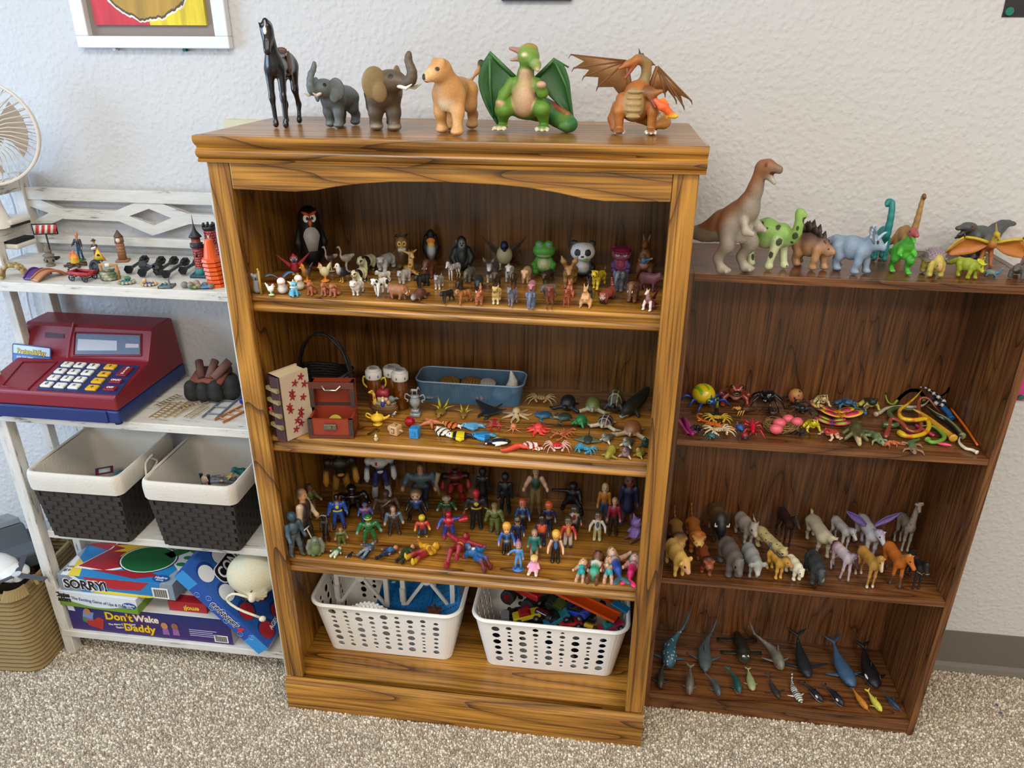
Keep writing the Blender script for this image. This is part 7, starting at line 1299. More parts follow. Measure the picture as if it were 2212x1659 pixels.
snake('toy_snake','thin grey green snake with curled tip at the top of the pile',[(2055,822,5.2),(2047,817,5.6),(2040,825,5.4),(2041,840,4.4),(2030,855,3),(2006,862,1.5),(1990,872,.6)],2.6,'#8a8a5c')
snake('toy_snake','long grey white snake heading left',[(2010,862,2.4),(1995,876,1.6),(1970,881,1.0),(1945,880,.6),(1915,884,.5),(1900,893,.5),(1890,897,.5)],4.6,'#86806c',bel('#b8b09a'),headc='#a8a28c')
snake('toy_snake','olive green coiled snake under the yellow one',[(1990,885,1.2),(1965,888,.8),(1938,884,.6),(1921,893,.6),(1930,908,.6),(1945,915,.6),(1930,922,.6),(1905,920,.5)],6.0,'#4a5c34')
snake('toy_snake','brick red snake looping through the pile',[(2032,893,1.0),(2020,880,2.6),(2005,862,4.0),(1988,862,3.6),(1984,880,2.2),(1988,905,1.4),(1988,930,.6),(1965,932,.6),(1945,912,1.6),(1925,906,1.6),(1920,925,.8),(1912,946,.5)][::1],4.6,'#8e4030')
snake('toy_snake','bright yellow snake with orange bands on top of the pile',[(1992,842,4.6),(1978,858,3.6),(1960,874,2.8),(1943,888,2.2),(1948,904,2.0),(1975,908,2.0),(2000,906,2.0),(2007,920,1.4),(1998,936,.9),(1975,943,.7),(1955,942,.7),(1940,933,.7)],5.2,'#d0aa1c',rng('#c8641c',7,.2),headc='#c8b02c')
snake('toy_snake','thick yellow python stretched towards the front edge',[(1972,886,2.4),(1990,896,1.8),(2015,915,1.2),(2035,930,1.0),(2050,941,.8),(2060,950,.8)],7.2,'#b8862c',bel('#d0a434'))
snake('toy_snake','black cobra with pale belly beside the python',[(2000,878,3.0),(2020,895,2.2),(2045,910,1.6),(2065,928,1.1),(2078,945,.9)],7.0,'#1c1e1c',bel('#8f9468'))
snake('toy_snake','black and white banded snake hanging at the top',[(1987,836,5.6),(2000,838,5.4),(2012,846,4.8),(2025,856,4.2),(2040,868,3.4),(2030,876,2.6),(2014,864,3.0)],4.4,'#15161a',rng('#c8c8c4',8,.4))
snake('toy_snake','bright blue snake half hidden on the right',[(2012,858,2.6),(2030,875,2.2),(2045,888,1.8),(2052,898,1.2),(2056,906,.8)],6.5,'#1f5c98')
snake('toy_snake','leaf green snake with pale head at the front',[(1992,920,1.4),(2012,920,1.2),(2030,930,1.0),(2040,944,.8),(2030,953,.7),(2012,955,.7),(2002,948,.8)],4.8,'#6a9a38',headc='#9ab06a')
snake('toy_snake','white snake with red forked tongue at the corner',[(2075,940,1.0),(2072,955,.7),(2085,968,.6),(2100,972,.6),(2112,978,.6)],3.6,'#c8c4a8',headc='#d8d4cc')
snake('orange_stick','long orange plastic stick leaning on the pile','',0,0) if False else snake('orange_stick','long orange plastic stick leaning on the pile',[(2054,882,2.4),(2085,922,1.4),(2112,962,.5)],3.0,'#d06a1c',n=10,cat_='stick',r1=(2.2,3.0,2.6))
snake('pink_worm','pink rubber worm under the snakes',[(1978,918,.5),(1995,930,.5),(2018,942,.5)],5,'#b83a5c',n=16,cat_='worm',r1=(3,5,3))
snake('pink_leaf','flat pink rubber tongue at the front',[(2025,960,.3),(2040,962,.3),(2056,965,.3)],4,'#c8385c',n=10,cat_='toy piece',r1=(2,5,2))
# ======================= low bookcase, middle shelf: larger animals =======================
Z=BS2; GM='large animal figurines on the low bookcase'
def B2(name,label,cat_,parts,b,head=-90,**k): return fig(name,label,cat_,parts,b,Z,head,group=GM,ymax=-.012,**k)
def lion(c,mane,face,**k):
 s=cat(c,rc=.24,nk=(.16,.16),hd=.18,sn=.12,rs=.10,cs=face,ct=mane,**k); q=s.q
 s.e(q.B-q.d*.06,(.17,.26,.28),mane,None,k=.05); s.e(q.B-q.d*.14-V3(0,0,.12),(.2,.22,.26),mane); s.e(q.hc+q.d*.1,(.14,.15,.16),face); s.p(q.tip-q.up*.09,(.07,.06,.03),'#7a2c28'); s.p(q.tip+q.up*.02,.045,'#2a1a14')
 for f in (1,-1): s.p(q.hc+q.d*.2+q.sd*f*.08+q.up*.05,.03,'#16100a'); s.e(q.hc+q.sd*f*.17+q.up*.18,.06,c)
 return s
HD=-112
B2('toy_lion','lion with dark brown mane at the left end of the shelf','lion',lion('#8a6234','#4a3424','#b88a4a'),(1441,1100,1488,1198),-88)
B2('toy_lion','golden maned lion roaring at the back','lion',lion('#9a5c22','#9a5a20','#c8a058'),(1477,1087,1527,1191),-88)
B2('toy_bison','brown bison with woolly black head','bison',[('body',bovine('#6a5238',rc=.36,rb=.3,rh=.24,hd=.22,nk=(.2,-.05),hp=-55,cs='#16151a',ear='n').f(above('#141518',.46,ax=0,soft=.15)))]+[('horn',T([(.82,f*.17,.75),(.86,f*.28,.78),(.88,f*.28,.9)],[.045,.035,.012],'#d8d0c0')) for f in (1,-1)],(1527,1081,1576,1169),-85)
B2('toy_pig','pale grey pig with upright ears at the back','pig',pig('#9a9288',ear='p',er=.14,cs='#b8a89c',nk=(.2,.12),hp=-20,H=.6),(1590,1089,1635,1176),-72)
B2('toy_cheetah','cream cheetah with small black spots leaning forward','cheetah',cat('#b3a676',g=.12,nk=(.2,.02),hp=-25,hd=.16,hy=10).f(spots('#1c1812',.13,.2,3)),(1626,1110,1703,1217),-68)
B2('toy_horse','dark brown horse with white flecked bridle','horse',horse('#2c1a16',cm='#1a100e',hy=35,nk=(.22,.28),hp=-40),(1674,1094,1730,1182),-80)
u=horse('#b3ac94',cm='#c8bfa4',hy=30,nk=(.26,.14),hp=-35,H=.85,g=.1,rc=.25,tail=((-.05,0,.15),(-.12,0,.2))); q=u.q
B2('toy_unicorn','cream unicorn lowering a long spiral horn','unicorn',[('body',u),('horn',S(.01).t([q.hc+q.up*.1+q.d*.08,q.hc+q.up*.16+q.d*.62],[.035,.008],'#d0c8ac'))],(1730,1084,1829,1189),-82)
u=horse('#aeb0b0',cm='#5a4470',hy=20,nk=(.24,.2),hp=-45,ch='#7a6a94'); q=u.q
B2('toy_unicorn','white unicorn with purple mane and bronze horn','unicorn',[('body',u),('horn',S(.01).t([q.hc+q.up*.1+q.d*.08,q.hc+q.up*.2+q.d*.4],[.035,.008],'#7a4a30'))],(1787,1105,1851,1182),-75)
u=horse('#b0aeb4',cm='#8a7aa8',hy=25,nk=(.2,.26),hp=-45,cl='#a8a4b4',ch='#8a7aa8')
B2('toy_pegasus','white winged horse with purple feathered wings','winged horse',[('body',u)]+[('wing',webbed([(f*.12,1.08),(f*.35,1.2),(f*.6,1.35),(f*.85,1.66)],[(f*.14,1.22),(f*.4,1.52),(f*.66,1.66),(f*.9,1.74)],9,.15,.03,c)) for f,c in ((1,'#6a5494'),(-1,'#6a5494'))],(1815,1078,1936,1184),-85)
g_=horse('#8f8678',H=1.0,L=.75,nk=(.12,.95),rn=.085,hd=.11,sn=.17,rs=.065,hp=-35,ear='s',er=.07,lt=.1,tail=((-.05,0,-.2),(-.08,0,-.45)),tr=.03,cl='#a09a8e'); q=g_.q; g_.t([q.hc+q.up*.08,q.hc+q.up*.2],[.03,.035],'#b8aa98'); g_.f(spots('#7a5c50',.2,.3,2,lambda V:V[:,2]<1.75))
for f in (1,-1): g_.t([q.hc+q.sd*f*.06+q.up*.08,q.hc+q.sd*f*.08+q.up*.22],[.022,.03],'#b8aa98')
B2('toy_giraffe','tall grey giraffe at the right back corner','giraffe',g_,(1925,1042,1980,1175),-84)
B2('toy_pig','yellow piglet sniffing the shelf at the front left','pig',pig('#cfa85c',hy=25,nk=(.2,-.02),hp=-35,er=.12,cs='#d0a088',H=.6),(1436,1160,1496,1247),-72)
B2('toy_lion','reddish lion with black mane in the front row','lion',lion('#7c3c1c','#201c1e','#8a4a2a',g=.1),(1500,1158,1548,1246),-85)
B2('toy_hippo','grey hippo with pointed ears in the front row','hippo',rhino('#5c5654',horn='#4c4846',ear='p',er=.08)[0][1],(1552,1146,1604,1249),-78)
B2('toy_sheep','grey woolly sheep with long ears grazing','sheep',pig('#8c8e8c',ear='s',er=.16,cs='#b8b6b4',rc=.25,rb=.29,rh=.28,nk=(.2,.0),hp=-48,hd=.15,H=.58,lm=.055,lf=.045),(1604,1162,1656,1249),-80)
hy=dog('#bf9038',L=.7,H=.72,rc=.2,cm='#4a4644',cs='#a8763c',hy=30,nk=(.2,.24),hp=-25,sn=.22,hd=.14,cl='#c8983c',tail=((-.05,0,.1),(-.1,0,.22)),ct='#4a4644'); hy.f(lambda V,C: np.where(((V[:,2]>.84)&(np.abs(V[:,1])<.06)&(V[:,0]<.5))[:,None],hx('#4c4a4a'),C))
B2('toy_hyena','golden animal with grey mane and pointed snout','antelope',hy,(1653,1172,1714,1253),-70)
B2('toy_polar_bear','cream white polar bear cub in the front row','bear',bear('#d8d2b8',hd=.17,nk=(.24,-.02),hp=-35,H=.62,lm=.09,lf=.08,cn='#222'),(1699,1179,1734,1256),-72)
B2('toy_rhino','dark grey rhino with a shiny greenish horn','rhino',rhino('#2e3234',horn='#7a8a5c'),(1738,1176,1782,1265),-86)
B2('toy_pony','white pony with maroon rump and dark head','pony',[('body',horse('#b8a8b0',hy=15,nk=(.26,.18),hp=-50,g=.12,ch='#1c181c',cm='#3c2030').f(chain(lambda V,C: C+(hx('#5c2030')-C)*np.clip((-.25-V[:,0])*4,0,1)[:,None]*(V[:,2]>.6)[:,None],lambda V,C: C+(hx('#35161e')-C)*np.clip((V[:,0]-.78)*6,0,1)[:,None])))],(1794,1161,1855,1260),-72)
def blaze(c,**k):
 s=horse(c,**k); q=s.q; s.t([q.hc+q.d*.1+q.up*.11,q.tip+q.up*.02],[.03,.045],'#d8d0c4',k=.02); return s
B2('toy_horse','palomino horse with white blaze and socks','horse',blaze('#a87c38',hy=10,nk=(.2,.32),hp=-60,cm='#a07434',ch='#d8d0c0'),(1848,1168,1911,1272),-76)
B2('toy_horse','bright orange chestnut horse stepping forward','horse',horse('#b0601c',hy=35,nk=(.26,.34),hp=-40,cm='#b07c3c',cl='#5c3c22',ch='#3a3430',g=.12),(1902,1168,1979,1273),-85)
bh=horse('#191a1c',hy=15,nk=(.24,.24),hp=-55,cm='#101012'); q=bh.q
B2('toy_horse','black horse with red saddle and gold bridle','horse',[('body',bh),('saddle',S(.03).e((-.02,0,q.H+.16),(.2,.14,.07),'#4a1c1c').e((0,.19,q.H+.03),(.14,.03,.16),'#40181a',m=1)),('bridle',[T([q.hc+q.d*.28+q.sd*.12,q.hc+q.d*.3+q.up*.1,q.hc+q.d*.28-q.sd*.12],.012,'#a8844a'),T([V3(.55,.2,.85),V3(.68,0,.78),V3(.55,-.2,.85)],.025,'#8a6a3c')])],(1955,1173,2007,1274),-84)
# ======================= low bookcase, bottom shelf: whales and sharks =======================
Z=BS0; GW='whale and shark figurines on the bottom of the low bookcase'
def B3(name,label,cat_,parts,b,head=-90,**k): return fig(name,label,cat_,parts,b,Z,head,group=GW,ymax=-.012,**k)
m=marine('#3a6478','#8a9a9a',r=.16,tail='v',pec=.22,pa=10,dors=0,bend=.5,lift=.35,tl=.2,flat=1.); m[0][1].f(spots('#c2d2d4',.075,.24,3,lambda V:V[:,2]>.06)); B3('toy_whale_shark','blue whale shark with white spots','shark',m,(1411,1314,1494,1444),-93)
B3('toy_shark','large grey shark with upright fin','shark',marine('#4e5a60','#b8bcbc',r=.125,tail='v',pec=.24,pa=25,dors=.16,bend=.3,lift=.3,snout=.05),(1483,1330,1557,1448),-92)
B3('toy_pliosaur','black and white four flippered sea creature','sea creature',[('body',S(.05).t([(-.45,0,.16),(-.1,0,.2),(.2,0,.19),(.36,0,.17)],[.1,.15,.17,.15],'#22241a').e((.36,0,.13),(.12,.14,.12),'#8f947c').p((.44,.06,.27),.03,'#e8e8e0',m=1).p((.46,.06,.27),.016,'#111',m=1))]+[('flipper',SH([[(x0+.1*(.5-v)-.12*u,f*(.12+.42*u),.13-.1*u) for v in np.linspace(0,1,4)] for u in np.linspace(0,1,5)],.03,'#26281e')) for f in (1,-1) for x0 in (.18,-.3)],(1544,1346,1643,1415),-84)
B3('toy_shark','pale grey shark with curved tail','shark',marine('#77756c','#c8c4b8',r=.125,tail='v',pec=.28,pa=22,dors=.15,bend=-.75,lift=.3),(1620,1336,1704,1448),-82)
B3('toy_whale','large black humpback whale with long flippers','whale',marine('#1d242c',r=.13,tail='h',pec=.42,pa=12,dors=0,lift=.45,tl=.2),(1675,1350,1786,1459),-86)
B3('toy_whale','large blue whale with pale edged flippers','whale',marine('#3a5878',r=.14,tail='h',pec=.24,pa=5,dors=0,lift=.4,tl=.18),(1775,1376,1863,1485),-80)
o_=marine('#101114','#d0d0cc',r=.15,tail='h',pec=.2,pa=10,dors=.17,lift=.35,tl=.15,pw=.12); o_[0][1].p((.27,.13,.2),(.07,.04,.03),'#e8e8e4',m=1); B3('toy_orca','large black orca with white eye patches','orca',o_,(1840,1386,1914,1488),-88)
B3('toy_dolphin','small brown shark at the left front','shark',marine('#3c3a36','#a8a49c',r=.12,tail='v',dors=.12,bend=.2),(1406,1410,1447,1487),-92)
B3('toy_dolphin','grey brown dolphin with pale snout','dolphin',marine('#6a645c','#a8a094',r=.13,tail='h',dors=.12,snout=.1,pec=.14),(1473,1425,1505,1502),-95,lim=1.6)
B3('toy_shark','small blue grey shark','shark',marine('#4a565c','#9aa4a8',r=.12,tail='v',dors=.1,bend=-.4,pec=.2),(1520,1433,1560,1504),-78)
B3('toy_whale','small teal whale with pink mouth','whale',marine('#22504e','#c8b8a8',r=.12,tail='h',dors=0,mouth='#8a3a3c',bend=-.3,pec=.14,tl=.12),(1565,1430,1603,1501),-84,lim=1.6)
B3('toy_beluga','small pale green whale with pink mouth','whale',marine('#96a274','#c9cfae',r=.15,tail='h',dors=0,mouth='#c8605c',pec=.14,tl=.16),(1604,1446,1638,1493),-88)
B3('toy_whale','small charcoal humpback whale','whale',marine('#2e2c2c',r=.11,tail='h',dors=0,pec=.32,pa=5,tl=.18,lift=.35),(1644,1460,1699,1509),-72)
m=marine('#d4d2cc',r=.12,tail='v',dors=.1,pec=.2,pa=10,bend=.2); m[0][1].f(bands('#1c1e26',.075,.45,(1,0,0),.0)); B3('toy_zebra_shark','white shark with black stripes','shark',m,(1700,1451,1737,1519),-75)
def orca():
 m=marine('#17171a','#c8c6c2',r=.13,tail='h',dors=.1,pec=.16,tl=.14,bend=-.25); m[0][1].p((.24,.11,.18),(.07,.04,.035),'#e4e4e0',m=1); return m
B3('toy_orca','small orca with white eye patch beside the striped shark','orca',orca(),(1731,1464,1775,1518),-62)
B3('toy_orca','small black whale with white side','whale',orca(),(1775,1466,1820,1527),-68)
B3('toy_narwhal','small orange narwhal with long tusk','narwhal',marine('#c07824',r=.11,tail='h',dors=0,pec=.12,horn='#c8a878',tc='#4a3038',tl=.14),(1838,1475,1876,1539),-70)
B3('toy_dolphin','small bright yellow dolphin','dolphin',marine('#c8c24a',r=.12,tail='h',dors=.1,snout=.07,pec=.14,tl=.14),(1867,1483,1905,1538),-72)
B3('toy_swordfish','small blue swordfish in the right corner','swordfish',marine('#23384c','#8aa4b8',r=.11,tail='v',dors=.14,pec=.14,horn='#8a9aa8'),(1911,1471,1945,1539),-62)
# ======================= things on the wall =======================
def wallx(u,v,y=0): p=ony(u,v,y); return p[0],p[2]
t=thing('framed_artwork','white framed childs painting hanging above the rack','picture',(0,0,0))
x0,z0=wallx(170,103,-.02); x1,_=wallx(497,104,-.02); wf=.031; zt=z0+.50; fw=_p('#e4e6ea',.35)
pt('frame_bar',box(x0,x1,-.022,-.001,z0,z0+wf*.8),fw,t,bev=.002); pt('frame_bar',box(x0,x1,-.022,-.001,zt-wf,zt),fw,t,bev=.002)
pt('frame_bar',box(x0,x0+wf,-.022,-.001,z0+wf*.8,zt-wf),fw,t,bev=.002); pt('frame_bar',box(x1-wf,x1,-.022,-.001,z0+wf*.8,zt-wf),fw,t,bev=.002)
pt('mat_board',box(x0+wf,x1-wf,-.006,-.002,z0+wf*.8,zt-wf),_p('#8a8078',.8),t)
def artmat():
 m,nt,b,N=newmat('child_painting'); L=nt.links.new; tc=N('ShaderNodeTexCoord'); sp=N('ShaderNodeSeparateXYZ'); L(tc.outputs['Object'],sp.inputs[0])
 nz=N('ShaderNodeTexNoise',inp={'Scale':60,'Detail':6}); mp=N('ShaderNodeMapping'); mp.inputs['Scale'].default_value=(1,1,.15); L(tc.outputs['Object'],mp.inputs[0]); L(mp.outputs[0],nz.inputs['Vector'])
 st=N('ShaderNodeMath',operation='GREATER_THAN'); st.inputs[1].default_value=0; L(sp.outputs['X'],st.inputs[0])
 m1=N('ShaderNodeMix',data_type='RGBA'); m1.inputs[6].default_value=rgba('#c8303c'); m1.inputs[7].default_value=rgba('#e0c828'); L(st.outputs[0],m1.inputs[0])
 ln=N('ShaderNodeVectorMath',operation='LENGTH'); mp2=N('ShaderNodeMapping'); mp2.inputs['Scale'].default_value=(1,0,1.0); mp2.inputs['Location'].default_value=(.0,0,-.125); L(tc.outputs['Object'],mp2.inputs[0]); L(mp2.outputs[0],ln.inputs[0])
 ad=N('ShaderNodeMath',operation='MULTIPLY_ADD'); ad.inputs[1].default_value=.02; L(nz.outputs['Fac'],ad.inputs[0]); L(ln.outputs['Value'],ad.inputs[2])
 r=N('ShaderNodeValToRGB'); e=r.color_ramp.elements; e[0].position=0; e[0].color=(0,0,0,0); e[1].position=.40; e[1].color=(0,0,0,0)
 mr=N('ShaderNodeMapRange',inp={1:0,2:.3,3:0,4:1}); L(ad.outputs[0],mr.inputs[0])
 r.color_ramp.interpolation='CONSTANT'; e[0].color=rgba('#b08a34'); e[1].color=rgba('#5a4630'); x=e.new(.415); x.color=rgba('#e8e2d0'); x=e.new(.43); x.color=rgba('#000000')
 L(mr.outputs[0],r.inputs[0]); inn=N('ShaderNodeMath',operation='LESS_THAN'); inn.inputs[1].default_value=.43; L(mr.outputs[0],inn.inputs[0])
 m2=N('ShaderNodeMix',data_type='RGBA'); L(inn.outputs[0],m2.inputs[0]); L(m1.outputs[2],m2.inputs[6]); L(r.outputs[0],m2.inputs[7])
 mr2=N('ShaderNodeMapRange',inp={1:.3,2:.7,3:.7,4:1.15}); L(nz.outputs['Fac'],mr2.inputs[0]); m3=N('ShaderNodeMix',data_type='RGBA',blend_type='MULTIPLY'); m3.inputs[0].default_value=1; L(m2.outputs[2],m3.inputs[6]); L(mr2.outputs[0],m3.inputs[7]); L(m3.outputs[2],b.inputs['Base Color']); b.inputs['Roughness'].default_value=.6
artmat()
ax0,az0=wallx(206,54,-.014); ax1,_=wallx(446,54,-.014); hw=(ax1-ax0)/2
o=pt('painted_canvas',box(-hw,hw,-.008,0,0,.34),'child_painting',t); o.location=(ax0+hw,-.0065,az0)
for u,v,c,lb in ((247,106,'#c8ccd4','clear push pin under the framed artwork'),(398,108,'#12705c','green push pin under the framed artwork')):
 x,z=wallx(u,v,-.012); p=pt('push_pin',[cyl((0,0,0),(0,-.004,0),.0035,n=12),T([(0,-.004,0),(0,-.009,0),(0,-.011,0)],[.002,.0022,.0036],n=12),cyl((0,-.011,0),(0,-.013,0),.0038,n=12)],_p(c,.2,name='pin_plastic'),smooth=True,ang=40); p.location=(x,-.0005,z); tag(p,lb,'push pin')
x,z=wallx(482,258,-.012); o=pt('wall_plate',[box(0,.14,-.012,-.0005,-.07,0),box(.045,.10,-.0125,-.012,-.002,-.0005)],_p('#cfcaa8',.5)); o.location=(x,0,z); tag(o,'cream wall box partly hidden behind the tall bookcase','wall box')
t=thing('pinned_poster','black poster with pink sheet pinned at the top right','poster',(0,0,0)); x,z=wallx(2163,37);
pt('backing_sheet',[box(x,x+.35,-.002,-.0006,z,z+.4)],_p('#26242a',.7),t); pt('pink_sheet',[box(x+.035,x+.3,-.003,-.0022,z+.025,z+.36)],_p('#d8586e',.7),t); pt('tack',[cyl((x+.010,-.008,z+.010),(x+.010,-.002,z+.010),.0075)],_p('#15765c',.3),t,smooth=True,ang=40)
t=thing('pink_poster','magenta poster with white lettering behind the low bookcase','poster',(0,0,0)); x,z=wallx(2190,864); pt('sheet',[box(x,x+.3,-.002,-.0006,z,z+.3)],_p('#c43c86',.7),t); pt('tack',[cyl((x+.011,-.007,z+.010),(x+.011,-.002,z+.010),.006)],_p('#1f6a58',.3),t,smooth=True,ang=40); pt('lettering_panel',[box(x+.02,x+.28,-.0028,-.002,z+.024,z+.10)],_p('#e8e4e4',.6),t)
x,z=wallx(1085,2); x1,_=wallx(1235,2); o=pt('hanging_sign',[box(0,x1-x,-.012,-.001,0,.2)],_p('#2a2624',.6)); o.location=(x,0,z); tag(o,'dark framed sign just showing at the top edge','sign')
# ======================= clip fan on the rack =======================
wh=_p('#d9d4cc',.35); C0=V3(-.628,-.172,1.408); R_=.112; dr=nrm(V3(.35,-.90,.05)); e1=nrm(np.cross(dr,(0,0,1))); e2=np.cross(e1,dr)
t=thing('clip_fan','small white clip on fan with wire grille on the rack','fan',(-.685,-.13,1.186)); o0=V3(-.685,-.13,1.186)
def fp(a,r,d): return C0-o0+(e1*math.cos(a)+e2*math.sin(a))*r+dr*d
rim=pt('grille_rim',[T([fp(a,R_,0) for a in np.linspace(0,2*math.pi,40,endpoint=False)],.0035,closed=True),T([fp(a,R_-.003,-.02) for a in np.linspace(0,2*math.pi,40,endpoint=False)],.003,closed=True)],wh,t,smooth=True)
for sgn,nm in ((1,'front_wires'),(-1,'rear_wires')): pt(nm,[T([fp(a,.018,.022*sgn-.008),fp(a+.10,R_*.55,.024*sgn-.008),fp(a+.22,R_*.93,.012*sgn-.008),fp(a+.25,R_,-.008)],.0012,n=5) for a in np.linspace(0,2*math.pi,44 if sgn>0 else 36,endpoint=False)],wh,t,smooth=True)
pt('hub',[T([fp(0,0,-.05),fp(0,0,-.01),fp(0,0,.012),fp(0,0,.02)],[.030,.030,.024,.012],n=18)],wh,t,smooth=True,ang=50)
for k_ in range(3):
 a=k_*2.094+.5; pt('fan_blade',SH([[fp(a+da*(.5+.7*r),.015+r*.075,-.008+.010*(da-.4)) for da in np.linspace(-.2,1.0,7)] for r in np.linspace(0,1,6)],.002),_p('#a89c90',.5),t,smooth=True)
pt('neck',T(bez(C0-o0-dr*.03,V3(-.02,.02,.10),V3(.0,.0,.035),V3(0,0,.008),n=8),[.018,.02,.019,.018,.02,.024,.03,.034],n=12),wh,t,smooth=True)
for zz,nm in ((.006,'clip_jaw'),(-.052,'clip_jaw')): pt(nm,[box(-.03,.038,-.005,.065,zz,zz+.014)],wh,t,bev=.005);
pt('clip_pad',[box(-.026,.036,-.003,.06,.001,.006)],_p('#17171a',.7),t); pt('clip_pad',[box(-.026,.036,-.003,.06,-.038,-.031)],_p('#17171a',.7),t); pt('clip_spring',[box(-.034,-.029,-.02,.02,-.045,.012)],wh,t)
o=pt('fan_cord',[T(bez(*[ony(u,v,-.012) for u,v in ((12,400),(30,445),(40,505),(50,575),(60,650),(76,712),(98,770),(130,850),(160,920),(170,960))],n=26),.0028,n=6)],_p('#d6d6da',.4),smooth=True); tag(o,'white power cord hanging down behind the rack','cord')
# ======================= miniatures on the top rack shelf =======================
Z=RZ1; GR='miniatures on the top rack shelf'
def R1(name,label,cat_,parts,b,head=-90,**k): return fig(name,label,cat_,parts,b,Z,head,group=GR,ymax=-.05,**k)
st=S(.02)
for i in range(13):
 a=math.pi*i/12
 for j,y in enumerate((-.13,0,.13)): st.e((y,.42*math.cos(a),.08+.36*math.sin(a)),(.085,.075,.07),['#a89468','#8a7448','#b8a67c','#7a6a44'][(i*3+j)%4],k=.015)
R1('stone_bridge','small stone arch bridge at the left end of the rack shelf','bridge',st,(-3,566,64,605),-70,mat='matte')
def archb(c,c2,rail): return [('bridge_deck',SH([[(u*.2,w*.5,.06+.24*math.cos(w*1.45)) for u in np.linspace(-1,1,5)] for w in np.linspace(-1,1,13)],.04,c))]+[('rail',T([(u*.2,w*.5,.10+.24*math.cos(w*1.45)) for w in np.linspace(-1,1,13)],.028,c2)) for u in (-1,1)]
R1('toy_bridge','purple arched toy bridge lying behind the brown one','bridge',archb('#4a2a6c','#54307a',1),(50,576,112,607),-8)
R1('toy_bridge','brown plank arched toy bridge','bridge',archb('#b0764e','#a86c46',0),(65,579,146,611),-22)
ps=[('post',cyl((0,0,.05),(0,0,.72),.03,'#15151a',8)),('foot',[box(-.16,.16,-.22,.22,0,.05,'#15151a')]),('sign_board',[box(-.03,.01,-.42,.42,.70,1.0,'#15151a')])]
for i in range(4): y=-.34+.2*i; ps.append(('red_stripe',poly3([(.02,y,.735),(.02,y+.1,.735),(.02,y+.18,.965),(.02,y+.08,.965)],.012,'#c02a24')))
ps.insert(3,('white_panel',[box(.01,.014,-.38,.38,.73,.97,'#d8d8d4')]))
R1('barrier_sign','toy road barrier sign with red and white stripes','toy sign',ps,(67,482,130,563),-75)
R1('stone_lantern','tiny grey stone garden lantern','lantern',[('lantern',lathe([(.001,0),(.24,0),(.22,.06),(.12,.1),(.25,.16),(.27,.3),(.2,.4),(.3,.44),(.3,.48),(.14,.55),(.16,.6),(.22,.64),(.1,.72),(.12,.8),(.05,.86),(.06,.92),(.001,1.05)],16,'#7c7468'))]+[('lantern_opening',ell((.26*math.cos(a),.26*math.sin(a),.25),(.03,.05,.06),'#1c1a18',8,6,(0,0,math.degrees(a)))) for a in (0,1.2,-1.2)],(91,523,121,577),-80,mat='matte')
R1('farmer_figure','man figurine in dark shirt on a green base','figure',human('#d09a74','#a86a34','#2a3338','#24486a','#16161a',arm=((25,10,20),(45,20,60)))+[('base',ell((0,0,.01),(.2,.2,.03),'#2f7a3c'))],(151,503,186,564),-88)
R1('farmer_figure','woman figurine in black hat holding a white lamb','figure',human('#d8a888','#1c1a1a','#1c1c20','#4a3c34','#2a2420',dress='#3c342e',hat='wide',arm=((20,40,80),(20,40,80)))+[('lamb',S(.03).c((.17,-.1,.62),(.17,.1,.66),.07,.07,'#e0dcd4').e((.2,.17,.7),(.06,.06,.05),'#e0dcd4')),('base',ell((0,0,.01),(.16,.16,.03),'#2f7a3c'))],(193,511,216,565),-88)
fr=S(.03); fr.t([(0,0,.2),(0,.03,.42)],[.16,.14],'#d8a82c').c((.05,-.1,.4),(.04,-.12,.7),.08,.02,'#d86a24').c((0,.0,.45),(0,.0,.82),.09,.02,'#d8742a').c((.02,.1,.4),(.02,.12,.66),.08,.02,'#d86a24')
R1('campfire','toy campfire with yellow flames on brown logs','campfire',[('flames',fr)]+[('log',T([(.0,0,.14),(.42*math.cos(a),.42*math.sin(a),.05)],[.07,.06],'#4a3826')) for a in np.linspace(0,6.28,7,endpoint=False)],(136,541,190,581),-90)
def tri(z0,w,h): return [(.0,-w,z0),(.0,w,z0),(.0,0,z0+h)]
o=R1('stop_sign','yellow triangular toy sign reading STOP under a car','toy sign',[('sign_board',poly3(tri(.42,.34,.58),.03,'#d87a2c')),('sign_face',poly3([(.018,a,b) for _,a,b in tri(.46,.27,.47)],.01,'#d8c22c')),('car_symbol',[box(.024,.03,-.09,.09,.62,.67,'#17171a'),box(.024,.03,-.06,.06,.67,.72,'#17171a')]),('post',cyl((0,0,0),(0,0,.43),.03,'#d8d6d0',8)),('foot',ell((0,0,.01),(.14,.2,.03),'#d0ccc4'))],(201,535,230,586),-78)
text('lettering','STOP',.0072,'#17171a',o,(.0014,0,.0225),(90,0,90),.0001,'CENTER',bold=.0002)
R1('tyre_toy','small dark tyre leaning behind the stone well','toy wheel',[('tyre',xf(T([(math.cos(a)*.36,math.sin(a)*.36,0) for a in np.linspace(0,6.283,24,endpoint=False)],.13,'#1c1c20',8,closed=True),1,(0,75,0),(0,0,.48))),('rim',xf(lathe([(.001,-.05),(.25,-.05),(.25,.05),(.001,.05)],18,'#2c2e36'),1,(0,75,0),(0,0,.48)))],(192,561,220,594),-110)
wg=[('wagon_bed',[box(-.42,.42,-.2,.2,.26,.30,'#8e1c26'),box(-.46,-.42,-.22,.22,.26,.42,'#a0202c'),box(.42,.46,-.22,.22,.26,.42,'#a0202c'),box(-.46,.46,-.24,-.2,.26,.42,'#a0202c'),box(-.46,.46,.2,.24,.26,.42,'#a0202c')]),('handle',[T([(.46,0,.24),(.62,0,.26),(.6,0,.44)],[.03,.03,.04],'#17171a')])]
